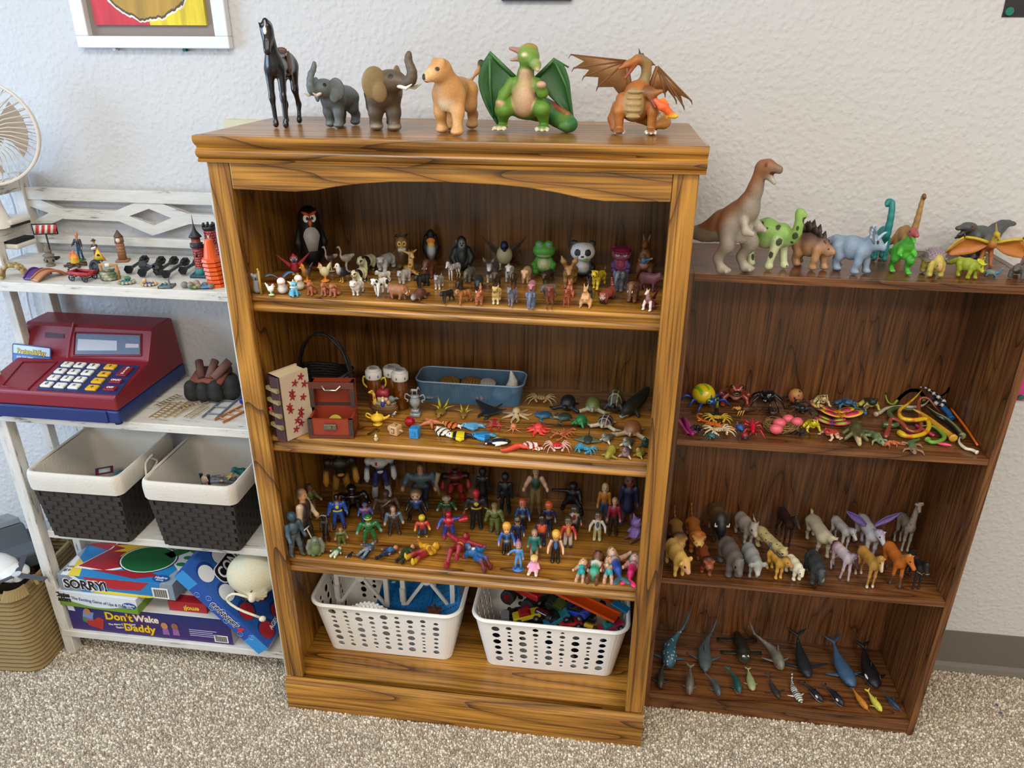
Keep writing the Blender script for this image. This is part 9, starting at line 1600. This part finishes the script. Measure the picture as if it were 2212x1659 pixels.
text('lettering','The Exciting Game of Ups & Downs!',.0138,'#2f4a78',t,(-.078,-b-.0012,.030),(90,3,0),.0001,bold=.0001,sx=.86); text('lettering','Chutes',.021,'#15151a',t,(-.126,-b-.0012,.037),FR,.0001,bold=.0012,sx=.72); text('lettering','Ladders',.021,'#15151a',t,(-.126,-b-.0012,.022),FR,.0001,bold=.0012,sx=.66)
pt('brand_oval',[prism([(.095+.021*math.cos(k),.026+.0105*math.sin(k)) for k in np.arange(18)*.349],-b-.0012,-b-.0006,'y')],_p('#1c4a8c',.4),t); text('lettering','Hasbro',.011,'#e8e8ec',t,(.095,-b-.0016,.028),FR,.0001,'CENTER',bold=.0002); text('lettering','Gaming',.006,'#e8e8ec',t,(.095,-b-.0016,.0205),FR,.0001,'CENTER',bold=.0001)
Z2=Z1+.0508
t,a,b,h=gbox('board_game','SORRY board game box with red and green pawns on the lid',-.668,-.335,-.279,-.070,Z2,Z2+.052,'#7c8a96',0)
def tp(name,pts,col,d,th=.0004): return pt(name,[prism(pts,h+d,h+d+th,'z')],_p(col,.4),t)
def ccw(P): return P if sum(P[i][0]*P[(i+1)%len(P)][1]-P[(i+1)%len(P)][0]*P[i][1] for i in range(len(P)))>0 else P[::-1]
tp('lid_print',ccw([(-a,-b),(a,-b),(a,b),(-a,b)]),'#8e9aa4',.0)
tp('blue_field',ccw([(-.10,-b),(.13,-b),(.15,-.02),(.05,.06),(-.165,.03),(-.15,-.03)]),'#1f7ab4',.0004); tp('yellow_ray',ccw([(-.135,-b),(-.10,-b),(-.125,-.05),(-.15,-.03)]),'#dcc42c',.0005); tp('white_ray',ccw([(-.155,-b),(-.135,-b),(-.15,-.03),(-.165,-.02)]),'#dcdcd8',.0005)
tp('white_panel',ccw([(-.17,.05),(-.08,.06),(-.06,b),(-.17,b)]),'#d8d8d6',.0006); tp('red_panel',ccw([(-.17,.03),(-.05,.0),(.03,.09),(-.03,b),(-.08,.06)]),'#a81c28',.0007); tp('white_panel',ccw([(.10,.0),(a,-.06),(a,b),(.12,b)]),'#d4d6d4',.0006)
for x,y in ((-.15,.075),(-.115,.078),(-.14,.095),(-.105,.095),(.145,-.02),(.15,.01),(.155,.04),(.135,.07)): tp('dot',[(x+.014*math.cos(k),y+.008*math.sin(k)) for k in np.arange(12)*.5236],'#b0202c' if x<0 else '#1f7a3c',.0010)
pawn=[(-.13,-.065),(-.05,-.072),(.01,-.045),(.0,-.02),(-.045,.02),(-.055,.09),(-.075,.09),(-.085,.02)]; tp('pawn_outline',ccw([(x*1.0+(.006 if x>-.06 else -.006),y-.006) for x,y in pawn]),'#e8e6e2',.0010); tp('red_pawn',ccw(pawn),'#9c1622',.0014)
star=[(.0+(.055 if k%2 else .095)*math.cos(k*.2618)*1.1,.035+(.04 if k%2 else .068)*math.sin(k*.2618)) for k in range(24)]; tp('burst',star,'#c8641c',.0012); tp('burst',[(x*.8,.035+(y-.035)*.8) for x,y in star],'#dcb62c',.0015)
for r,c,d in ((1.09,'#15151a',.0018),(1.05,'#e6e6e2',.0021),(1.0,'#175c30',.0024)): tp('green_pawn',[(.045+.075*r*math.cos(k),-.012+.055*r*math.sin(k)) for k in np.arange(24)*.2618],c,d); tp('green_pawn_neck',ccw([(.075,.02-.004*r),(.105,.0),(.17,.06+.006*r),(.15,.085)]),c,d)
tp('red_shadow',ccw([(-.085,-.075),(.05,-.095),(.115,-.075),(.07,-.06),(-.02,-.07)]),'#9a1a26',.0016)
fplate(t,'front_blue',[(-.105,.0015),(.115,.0015),(.13,h),(-.115,h)],'#1f74ac',b,.0003); fplate(t,'front_red',[(-.07,.030),(0,.020),(.07,.024),(.10,h),(-.09,h)],'#a81c28',b,.0007); fplate(t,'front_yellow',[(-.075,.003),(-.02,.0015),(.09,.0015),(.12,.008),(.03,.010),(-.05,.012)],'#dcc42c',b,.0007); fplate(t,'front_white',[(-.13,h),(-.115,h),(-.06,.012),(-.075,.004)],'#dadad6',b,.0007)
text('lettering','SORRY!',.041,'#e8e6e0',t,(-.152,-b-.0016,.024),FR,.0001,bold=.0034,sx=.92); text('lettering','SORRY!',.041,'#15151a',t,(-.151,-b-.0022,.024),FR,.0001,bold=.0014,sx=.92)
barcode(t,.105,.004,.046,.034,b); text('lettering','6+',.018,'#15151a',t,(-.158,-.085,h+.0012),(0,0,0),.0001,bold=.0005); text('lettering','AGES',.0085,'#15151a',t,(-.16,-.070,h+.0012),(0,0,0),.0001,bold=.0002)
pt('brand_oval',[prism([(.125+.024*math.cos(k),-.086+.014*math.sin(k)) for k in np.arange(18)*.349],h+.003,h+.0034,'z')],_p('#1c4a8c',.4),t); text('lettering','Hasbro',.012,'#e8e8ec',t,(.125,-.084,h+.0037),(0,0,0),.0001,'CENTER',bold=.0002); text('lettering','Gaming',.007,'#e8e8ec',t,(.125,-.093,h+.0037),(0,0,0),.0001,'CENTER',bold=.0001)
t,a,b,h=gbox('card_game','small red emoji card game box lying upside down','-' and -.372,-.262,-.262,-.12,Z1,Z1+.032,'#a01822',0); text('lettering','emoji',.020,'#d8b42c',t,(.012,-b-.001,.012),(90,180,0),.0001,'CENTER',bold=.0007); pt('white_lid',[box(-a+.004,a-.004,-b+.03,b-.004,h,h+.003)],_p('#c8c8ca',.5),t)
TH=50.0; org=V3(-.306,-.305,.328); t=thing('board_game','blue CONNECT 4 game box leaning across the other boxes','game box',org); t.rotation_euler=(0,math.radians(TH),0); L4,T4,D4=.308,.040,.26
pt('carton',[box(0,L4,0,D4,0,T4)],_p('#1f4a9c',.45),t,bev=.001); pt('face_print',[box(.001,L4-.001,.001,D4-.001,T4,T4+.0006)],_p('#2c5cae',.4),t)
for x0,x1 in ((0,.052),(L4-.055,L4)): pt('side_patch',[box(x0,x1,-.0008,0,0.001,T4-.001)],_p('#2f86c8',.4),t)
for i in range(8): x=.075+.026*i; z=.010+.018*(i%2); pt('ring_print',[xf(T([(.0075*math.cos(k),0,.0075*math.sin(k)) for k in np.arange(16)*.3927],.0008,n=4,closed=True),1,(0,0,0),(x,-.0008,z))],_p('#6a9ad0',.5),t); text('ring_digit','4',.008,'#6a9ad0',t,(x,-.0012,z),(90,0,0),.0001,'CENTER')
text('lettering','CONNECT',.022,'#e8e8ec',t,(.115,-.0014,.021),(90,0,0),.0001,bold=.0018,sx=.88); text('lettering','CONNECT',.022,'#15151a',t,(.115,-.002,.021),(90,0,0),.0001,bold=.0004,sx=.88); text('lettering','4',.034,'#c82a2c',t,(.212,-.0016,.021),(90,0,0),.0001,bold=.001)
for i,(x,y) in enumerate([(.05+.075*i,.045+.075*j) for i in range(4) for j in range(3)]):
 c='#d8dce4' if x<.14 else '#a82a34'; pt('disc_print',[prism([(x+.030*math.cos(k),y+.030*math.sin(k)) for k in np.arange(18)*.349],T4+.0008,T4+.0012,'z')],_p('#173a7c',.4),t); pt('disc_print',[prism([(x+.003+.025*math.cos(k),y-.004+.025*math.sin(k)) for k in np.arange(18)*.349],T4+.0014,T4+.0018,'z')],_p(c,.4),t)
pt('title_plate',[prism(rrect(.06,.115,.055,.25,.02),T4+.002,T4+.0026,'z')],_p('#e0e2e6',.4),t); pt('title_plate',[prism(rrect(.063,.112,.058,.247,.018),T4+.0028,T4+.0032,'z')],_p('#15151a',.4),t); text('lettering','CONNECT',.046,'#e8e8ec',t,(.088,.066,T4+.0034),(0,0,90),.0001,bold=.001,sx=.85); text('lettering','The classic',.020,'#e8e8ec',t,(.046,.10,T4+.0034),(0,0,90),.0001,bold=.0004)
text('lettering','AGES 6+',.018,'#e8e8ec',t,(.285,.05,T4+.0034),(0,0,90),.0001,bold=.0004)
s=S(.02); s.e((0,0,.34),(.40,.46,.36),'#c9bfa2');
for a_ in np.arange(14)*.449: s.c((.36,.05+.03*math.cos(a_),.16+.03*math.sin(a_)),(.31,.05+.2*math.cos(a_),.18+.16*math.sin(a_)),.03,.03,'#cfc6aa',k=.05)
s.e((.42,.05,.14),(.07,.06,.06),'#d2caae'); s.f(speck('#b8c2b0',.35,4))
o=fig('drawstring_bag','cream cloth drawstring bag resting on the tilted blue box','bag',[('bag',s),('drawcord',[T(bez((.42,.0,.16),(.42,-.24,.24),(.4,-.38,.1),(.44,-.2,-.06),(.46,.14,-.22),n=12),.022,'#d8d0b8')]),('cord_knot',ell((.46,.18,-.25),(.05,.06,.05),'#d8d0b8'))],(487,1188,612,1344),.215,-82,by='a',ymax=-.12,mat='matte',lim=1.2)
for w_,(yy,zz_) in (('Brave',(.02,.55)),):
 h_=o.dimensions.z; text('lettering',w_,h_*.20,'#1c1c20',o,(o.dimensions.x*.36,-h_*.06,h_*.66),(62,-58,82),.0006,'CENTER',bold=.0)
# ======================= seagrass basket on the floor with vehicles =======================
RB=_p('#8a744a',.85,bump=.8,bscale=350); t=thing('seagrass_basket','tan seagrass rope basket on the floor holding toy vehicles','basket',(-.885,-.235,0),4); a,b,H=.150,.135,.262
n_rows=19
for i in range(n_rows):
 f=i/(n_rows-1); P=rrect(-a+.004*f,a-.004*f,-b,b,.03,4); o=pt('rope_course',[T([(x+.0012*math.sin(k*2.3+i),y+.0012*math.cos(k*1.9+i),.008+f*(H-.012)) for k,(x,y) in enumerate(P)],.0082,n=6,closed=True)],RB,t,smooth=True)
rb_=[]
P=np.array(rrect(-a,a,-b,b,.03,10)); per=np.linspace(0,len(P),110)
for k in range(0,110,1): i0=int(per[k])%len(P); p=P[i0]; q=P[(i0+1)%len(P)]; f=per[k]-int(per[k]); c=p*(1-f)+q*f; d=(q-p)/(np.linalg.norm(q-p)+1e-9); rb_.append(T([(c[0]-d[0]*.006-d[1]*-.011,c[1]-d[1]*.006-d[0]*.011,H-.012),(c[0],c[1],H+.012),(c[0]+d[0]*.006-d[1]*.011,c[1]+d[1]*.006+d[0]*.011,H-.006)],.0058,n=5))
o=pt('braided_rim',rb_,_p('#9a8458',.85,bump=.6,bscale=350),t,smooth=True); o['kind']='stuff'
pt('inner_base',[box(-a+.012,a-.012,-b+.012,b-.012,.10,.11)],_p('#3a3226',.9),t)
BZ=.125
g='toy vehicles in the seagrass basket'
pv=thing('toy_police_truck','grey toy police truck with red lights in the seagrass basket','toy truck',(-.895,-.185,.222),-28,g); pv.rotation_euler=(math.radians(-8),math.radians(-14),math.radians(-28))
pt('truck_body',[prism([(-.12,0),(.12,0),(.125,.04),(.07,.06),(.03,.11),(-.07,.115),(-.11,.06)],-.045,.045,'y')],_p('#4c5258',.4),pv,bev=.006); pt('truck_roof',[prism([(-.075,.1155),(.03,.1105),(.02,.125),(-.06,.128)],-.04,.04,'y')],_p('#7c8084',.4),pv,bev=.004); pt('red_light',[box(-.03,.01,-.042,-.012,.126,.14)],_p('#b0241e',.25),pv,bev=.003); pt('blue_stripe',[prism([(-.10,.066),(.06,.062),(.055,.074),(-.095,.078)],-.0475,-.0455,'y')],_p('#1c3c9c',.4),pv); pt('yellow_stripe',[prism([(-.06,.120),(.02,.116),(.02,.121),(-.06,.125)],-.0425,-.0405,'y')],_p('#b89c2c',.4),pv); pt('window',[prism([(-.06,.078),(.02,.074),(.008,.104),(-.055,.106)],-.0465,-.0452,'y')],_p('#15181c',.2),pv); text('lettering','POLICE',.016,'#d8dce0',pv,(-.05,-.044,.121),(60,0,0),.0002,bold=.0003); text('lettering','POLICE',.022,'#8a9094',pv,(-.06,-.0472,.03),(90,0,0),.0002,bold=.0003)
for x in (-.075,.075):
 for y in (-.047,.047): pt('wheel',[cyl((x,y-.012,.0),(x,y+.012,.0),.03,n=18)],_p('#1a1a1c',.7),pv,smooth=True,ang=40)
dn_=thing('toy_drone','white and grey toy drone with dark rotor blades','toy drone',(-.845,-.285,.292),-12,g)
pt('drone_body',[xf(ell((0,0,0),(.085,.045,.028)),1),xf(ell((.07,0,-.004),(.045,.036,.02)),1)],_p('#d4d2cc',.35),dn_,smooth=True); pt('canopy',[ell((-.03,-.008,.012),(.045,.036,.02))],_p('#17181c',.15),dn_,smooth=True)
for an in (8,128,248): pt('rotor_blade',[xf(box(.008,.088,-.0075,.0075,-.001,.0015),1,(6,0,an),(.110,-.018,.012))],_p('#3c3c40',.5),dn_,bev=.001)
pt('rotor_hub',[cyl((.110,-.018,-.004),(.110,-.018,.016),.011,n=16)],_p('#b8bcc0',.3),dn_,smooth=True,ang=40)
fg=thing('toy_flag','tiny blue flag standing in the seagrass basket','flag',(-.815,-.130,.128),-20,g); pt('flag_pole',[cyl((0,0,0),(0,0,.165),.002,n=8)],_p('#3a3a3c',.5),fg); pt('flag_cloth',[box(0,.032,-.001,.001,.132,.162)],_p('#1c3080',.6),fg); pt('flag_star',[prism([(.016+(.009 if k%2 else .004)*math.cos(k*.628),.147+(.009 if k%2 else .004)*math.sin(k*.628)) for k in range(10)],-.0016,-.0011,'y')],_p('#d8dce4',.5),fg)
for i,(x,y,z,c,l) in enumerate(((-.79,-.15,.135,'#2a2c2e','black'),(-.80,-.27,.135,'#7a1c20','red'),(-.79,-.21,.175,'#3a4048','dark grey'))):
 o=pt('toy_car',[prism([(-.04,.008),(.04,.008),(.042,.018),(.02,.022),(.012,.034),(-.02,.034),(-.04,.022)],-.018,.018,'y')],_p(c,.35),bev=.003); o.location=(x,y,z); o.rotation_euler=(.3*i-.3,.2,1.1*i); tag(o,l+' toy car lying inside the seagrass basket','toy car',g)
 for xx in (-.025,.025): pt('wheel',[cyl((xx,-.02,.008),(xx,.02,.008),.009,n=12)],_p('#17171a',.7),o)
# ======================= white perforated bins in the bottom of the tall bookcase =======================
from mathutils.geometry import delaunay_2d_cdt
def perforated(x0,x1,y0,y1,z0,z1,fl,rad,rng_seed):
 """wall of a tapered tub unrolled along its perimeter, round holes cut through, then wrapped"""
 n=6; lo=np.array(rrect(x0,x1,y0,y1,rad,n)); hi=np.array(rrect(x0-fl,x1+fl,y0-fl,y1+fl,rad+fl*.6,n)); m=len(lo)
 seg=np.linalg.norm(np.roll(lo,-1,0)-lo,axis=1); per=np.concatenate([[0],np.cumsum(seg)]); Ltot=per[-1]; H=z1-z0
 pts=[];edges=[];holes=[]
 for i in range(m+1): pts+= [(per[i],0),(per[i],H)]; edges.append((2*i,2*i+1))
 for i in range(m): edges+=[(2*i,2*i+2),(2*i+1,2*i+3)]
 r=np.random.default_rng(rng_seed)
 for i in range(m):
  if seg[i]<.06: continue
  nc=int(seg[i]/.030);
  for c in range(nc):
   x=per[i]+seg[i]*(c+.5)/nc; big=c%2==0; z=.018
   while z<H-.022:
    rr=r.choice([.0062,.0085,.0100]) if big else r.choice([.0045,.006,.0072]);
    if z+rr>H-.016: break
    holes.append((x,z+rr,rr)); z+=2*rr+.0045
 for hx_,hz,rr in holes:
  b=len(pts); k=11; pts+=[(hx_+rr*math.cos(2*math.pi*j/k),hz+rr*math.sin(2*math.pi*j/k)) for j in range(k)]; edges+=[(b+j,b+(j+1)%k) for j in range(k)]
 vs,_,fs,*_r=delaunay_2d_cdt([Vector(p) for p in pts],edges,[],0,1e-6)
 vs=np.array([(v.x,v.y) for v in vs]); F=[]; HO=np.array(holes)
 for f in fs:
  c=vs[list(f)].mean(0)
  if len(HO) and (np.hypot(HO[:,0]-c[0],HO[:,1]-c[1])<HO[:,2]*.96).any(): continue
  F.append(tuple(f))
 i=np.clip(np.searchsorted(per,vs[:,0],side='right')-1,0,m-1); f=((vs[:,0]-per[i])/seg[i])[:,None]; j=(i+1)%m
 A=lo[i]*(1-f)+lo[j]*f; B=hi[i]*(1-f)+hi[j]*f; t=(vs[:,1]/H)[:,None]; XY=A*(1-t)+B*t
 return np.column_stack([XY,z0+vs[:,1]]),F,None
def storage_bin(x0,x1,y0,y1,label,seed):
 z0=SH0+.0006; z1=z0+.172; t=thing('storage_bin',label,'bin',((x0+x1)/2,(y0+y1)/2,z0),group='white perforated storage bins'); c=((x0+x1)/2,(y0+y1)/2); a,b=(x1-x0)/2,(y1-y0)/2; wp=_p('#efede9',.38)
 o=pt('perforated_wall',perforated(-a,a,-b,b,0,z1-z0,.030,.022,seed),wp,t); sd=o.modifiers.new('thick','SOLIDIFY'); sd.thickness=.002; sd.offset=0
 pt('bin_floor',[prism(rrect(-a,a,-b,b,.022),0,.0025,'z')],wp,t); zz=z1-z0
 pt('rim',[T([(x,y,zz) for x,y in rrect(-a-.031,a+.031,-b-.031,b+.031,.04,8)],.0055,n=8,closed=True)],wp,t,smooth=True)
 return t
storage_bin(.078,.410,-.262,-.075,'white perforated bin of white trestle pieces on the left',3); storage_bin(.506,.836,-.262,-.075,'white perforated bin full of toy cars on the right',5)
Z=SH0
wp=_p('#d2d0cb',.4)
def bar(p,q,w=.010,th=.006):
 p,q=V3(*p),V3(*q); d=q-p; L=np.linalg.norm(d); d/=L; u=nrm(np.cross(d,(0,1,0.))); v=np.cross(d,u); V=[]
 for e in (p,q):
  for a,b in ((1,1),(1,-1),(-1,-1),(-1,1)): V.append(e+u*a*w/2+v*b*th/2)
 return np.array(V),[(0,1,2,3),(7,6,5,4),(0,4,5,1),(1,5,6,2),(2,6,7,3),(3,7,4,0)],None
def trestle(name,label,ox,oy,flip=1):
 t=thing(name,label,'trestle',(ox,oy,SH0+.06),group='white trestle frames in the left bin')
 P=lambda x,z,y=0:(x*flip,y,z)
 for a,b in ((P(0,0),P(0,.185)),(P(.135,.0),P(.135,.185))): pt('upright',[bar(a,b,.012,.010)],wp,t)
 for a,b in ((P(.006,.14),P(.13,.14)),(P(.006,.05),P(.066,.145)),(P(.066,.145),P(.13,.05)),(P(.006,.18),P(.066,.135)),(P(.066,.135),P(.13,.18))): pt('brace',[bar(a,b,.0085,.006)],wp,t)
 pt('gear_joint',[cyl(P(.066,.141,-.009),P(.066,.141,.009),.014,n=10)],wp,t,bev=.002); pt('sleeve',[cyl(P(0,.07,-.008),P(0,.11,-.008),.008,n=10)],wp,t)
trestle('trestle_frame','white plastic trestle frame standing at the left of the bin',.092,-.200); trestle('trestle_frame','white plastic trestle frame standing at the right of the bin',.270,-.190)
trestle('trestle_frame','white plastic trestle frame leaning at the back of the bin',.205,-.130)
def tray(name,label,x0,x1,y0,y1,z,c,rot):
 t=thing(name,label,'toy piece',((x0+x1)/2,(y0+y1)/2,z)); t.rotation_euler=[math.radians(r) for r in rot]; a,b=(x1-x0)/2,(y1-y0)/2; pt('tray_base',[prism(rrect(-a,a,-b,b,.012),0,.004,'z')],_p(c,.35),t); pt('tray_rim',[T([(x,y,.006) for x,y in rrect(-a,a,-b,b,.012)],.005,n=6,closed=True)],_p(c,.35),t,smooth=True)
 pt('tray_dimples',[ell((-a*.7+a*.2*i,-b*.6+b*.3*j,.004),(.003,.003,.0015),n=6,m=4) for i in range(8) for j in range(5)],_p('#12528c',.4),t)
tray('blue_tray','bright blue dimpled plastic piece under the trestles',.20,.34,-.22,-.12,SH0+.115,'#1a6ab0',(18,0,0)); tray('blue_tray','light blue rounded plastic piece at the right of the bin',.345,.425,-.235,-.10,SH0+.125,'#2f86c0',(10,-30,8))
o=pt('green_block',[box(-.05,.05,-.03,.03,0,.03)],_p('#4a9a24',.35),bev=.006); o.location=(.235,-.12,SH0+.150); tag(o,'green plastic block at the back of the left bin','toy block')
o=pt('orange_block',[box(-.07,.07,-.008,.008,0,.02)],_p('#c85a1c',.35),bev=.003); o.location=(.30,-.098,SH0+.150); tag(o,'orange track strip at the back of the left bin','track')
t=thing('peg_mat','white knobbly peg mat curled at the front of the left bin','toy piece',(.205,-.268,SH0+.135)); pt('mat_sheet',[SH([[(.10*u-.05,.012*math.cos(v*2.5)-.01,.025*math.sin(v*2.5)+.022*math.sin(u*3.1)) for v in np.linspace(0,1,6)] for u in np.linspace(0,1,10)],.002)],wp,t,smooth=True)
for i in range(9):
 for j in range(3): u=(i+.5)/9; v=(j+.6)/3; pt('peg',[ell((.10*u-.05,.012*math.cos(v*2.5)-.013,.025*math.sin(v*2.5)+.022*math.sin(u*3.1)+.002),(.0042,.004,.0042),n=8,m=6)],wp,t,smooth=True)
o=pt('brown_tree',[poly3([(.022*math.cos(k*.52)*(1 if k%2 else .55),0,.022*math.sin(k*.52)*(1 if k%2 else .55)) for k in range(12)],.012)],_p('#4a2418',.6)); o.location=(.372,-.262,SH0+.160); tag(o,'small brown leafy toy piece at the front right of the left bin','toy piece')
def car(name,label,cat_,loc,rot,c,c2='#15181c',sc=1.,wr=.0075,kind='car',g='toy cars in the right bin'):
 t=thing(name,label,cat_,loc,group=g); t.rotation_euler=[math.radians(r) for r in rot]; k=.036*sc; w=.015*sc; wr*=sc; lift=wr*(1.9 if kind=='monster' else .7)
 pt('car_body',[prism([(-k,lift),(k,lift),(k*1.02,lift+.006*sc),(k*.95,lift+.010*sc),(k*.4,lift+.012*sc),(-k*.9,lift+.013*sc),(-k,lift+.009*sc)],-w,w,'y')],_p(c,.25,coat=.5),t,bev=.002*sc); pt('cabin',[prism([(-k*.55,lift+.012*sc),(k*.38,lift+.012*sc),(k*.12,lift+.021*sc),(-k*.4,lift+.021*sc)],-w*.85,w*.85,'y')],_p(c2,.15),t,bev=.002*sc)
 for x in (-k*.62,k*.62):
  for y in (-1,1):
   ww=.010*sc if kind=='monster' else .005*sc; o=pt('wheel',[cyl((x,y*(w+ww*.3)-ww*.7,wr),(x,y*(w+ww*.3)+ww*.7,wr),wr,n=14)],_p('#131315',.7),t,smooth=True,ang=40); pt('wheel_hub',[cyl((x,y*(w+ww*.3)+y*ww*.71,wr),(x,y*(w+ww*.3)+y*ww*.8,wr),wr*.5,n=10)],_p('#8a1c20' if kind=='monster' else '#a8a8ac',.3,.6),o)
 return t
pile=[]
for i in range(26):
 r=random.Random(i+11); x=.53+.28*r.random(); y=-.245+.15*r.random(); z=SH0+.012+.07*r.random(); pile.append((x,y,z,r.random()*180,r.choice(['#3a1014','#14243c','#1c1c20','#5a4a14','#16302c','#4a4a50','#5a1c14'])))
pc=[]
for x,y,z,a,c in pile: pc.append(xf(join(box(-.03,.03,-.012,.012,0,.014,c),box(-.016,.012,-.010,.010,.014,.022,'#15181c')),1,(20*math.sin(a),25*math.cos(a),a),(x,y,z)))
o=pt('car_heap',[join(*pc)],'gloss'); tag(o,'jumble of small toy cars seen through the holes of the right bin','toy cars'); o['kind']='stuff'
CZ=SH0+.118
car('toy_monster_truck','red toy monster truck with huge tyres and green cab','toy truck',(.585,-.165,CZ+.012),(10,-8,160),'#9c1c1a','#1f5a2c',1.35,.0145,'monster')
sk=thing('finger_skateboard','grey toy skateboard standing on end','skateboard',(.552,-.240,CZ+.016),group='toy cars in the right bin'); sk.rotation_euler=(math.radians(-10),math.radians(88),math.radians(-80)); pt('deck',[prism(rrect(-.034,.034,-.011,.011,.010),0,.003,'z')],_p('#6c6c70',.5),sk);
for x in (-.022,.022): pt('truck_wheels',[cyl((x,-.011,-.004),(x,-.006,-.004),.0035),cyl((x,.006,-.004),(x,.011,-.004),.0035)],_p('#d8d8d4',.4),sk)
for i,(nm,lb,x,y,dz,rot,c,c2,sc) in enumerate((('toy_car','yellow and red toy race car at the front of the bin',.610,-.236,.026,(0,-12,15),'#b8a01c','#8a1c1c',1.0),('toy_car','dark maroon toy car standing on its nose',.655,-.235,.022,(0,55,60),'#3c1218','#22181c',1.1),('toy_car','teal blue toy car in the middle of the pile',.690,-.232,.022,(0,-30,20),'#1f6a7c','#15242c',1.0),('toy_car','black toy car with green stripes',.690,-.200,.030,(10,20,-20),'#1c2a24','#3a4a1c',1.1),('toy_car','bright blue toy buggy with roll bars',.735,-.215,.034,(0,14,150),'#1c3c9c','#17181c',1.15),('toy_car','small red toy pickup at the front',.722,-.236,.018,(0,-8,10),'#9a1f1c','#1a1416',.85),('toy_car','yellow and black toy motorbike',.775,-.238,.018,(0,25,70),'#b8901c','#17171a',.8),('toy_car','khaki toy jeep standing upright',.800,-.240,.024,(0,80,85),'#6c6450','#4a4436',.95),('toy_car','pink and teal toy car at the right front corner',.825,-.236,.016,(0,-18,25),'#a02040','#1f6a6c',.95),('toy_car','black toy truck at the back left',.640,-.150,.020,(0,10,40),'#1c1c20','#3a3c40',1.2))):
 car(nm,lb,'toy car',(x,y,CZ+dz),rot,c,c2,sc)
def otrack(lb,A,B,w):
 A,B=V3(*A),V3(*B); d=B-A; L=np.linalg.norm(d); t=thing('orange_track',lb,'track',A,group='orange race track strips in the right bin'); M=Matrix(((d[0]/L,0,0),(d[1]/L,0,0),(d[2]/L,0,0))); t.rotation_euler=(0,-math.asin(d[2]/L),math.atan2(d[1],d[0])); om=_p('#c8480f',.4)
 pt('track_bed',[box(0,L,-w/2,w/2,0,.0022)],om,t);
 for f in (-1,1): pt('track_wall',[box(0,L,f*w/2-.0015,f*w/2+.0015,0,.007)],om,t)
otrack('longest orange race track strip across the bin',(.600,-.140,CZ+.085),(.838,-.240,CZ+.055),.036); otrack('short orange race track strip behind the longest one',(.66,-.105,CZ+.075),(.845,-.175,CZ+.050),.030); otrack('third orange race track strip at the back',(.70,-.085,CZ+.078),(.85,-.125,CZ+.060),.030)
o=pt('track_connector',[box(-.024,.024,-.012,.012,0,.004)],_p('#1f78b0',.35),bev=.002); o.location=(.848,-.200,CZ+.060); o.rotation_euler=(0,.15,-.5); tag(o,'blue track connector tab at the right of the bin','track'); o=pt('yellow_connector',[box(-.02,.02,-.014,.014,0,.005)],_p('#a8a018',.35),bev=.002); o.location=(.852,-.135,CZ+.058); tag(o,'yellow track connector behind the blue one','track')
for u,v,lb in ((2152,1524,'blue paper scrap on the carpet nearer the baseboard'),(2161,1541,'blue paper scrap on the carpet nearer the camera')):
 P=onz(u,v,.005); o=pt('paper_scrap',[poly3([(-.004,-.002,0),(.003,-.003,.001),(.005,.002,0),(-.001,.004,.001)],.0006)],_p('#3a4a8c',.7)); o.location=(P[0],P[1],.0068); tag(o,lb,'scrap','blue paper scraps on the carpet')
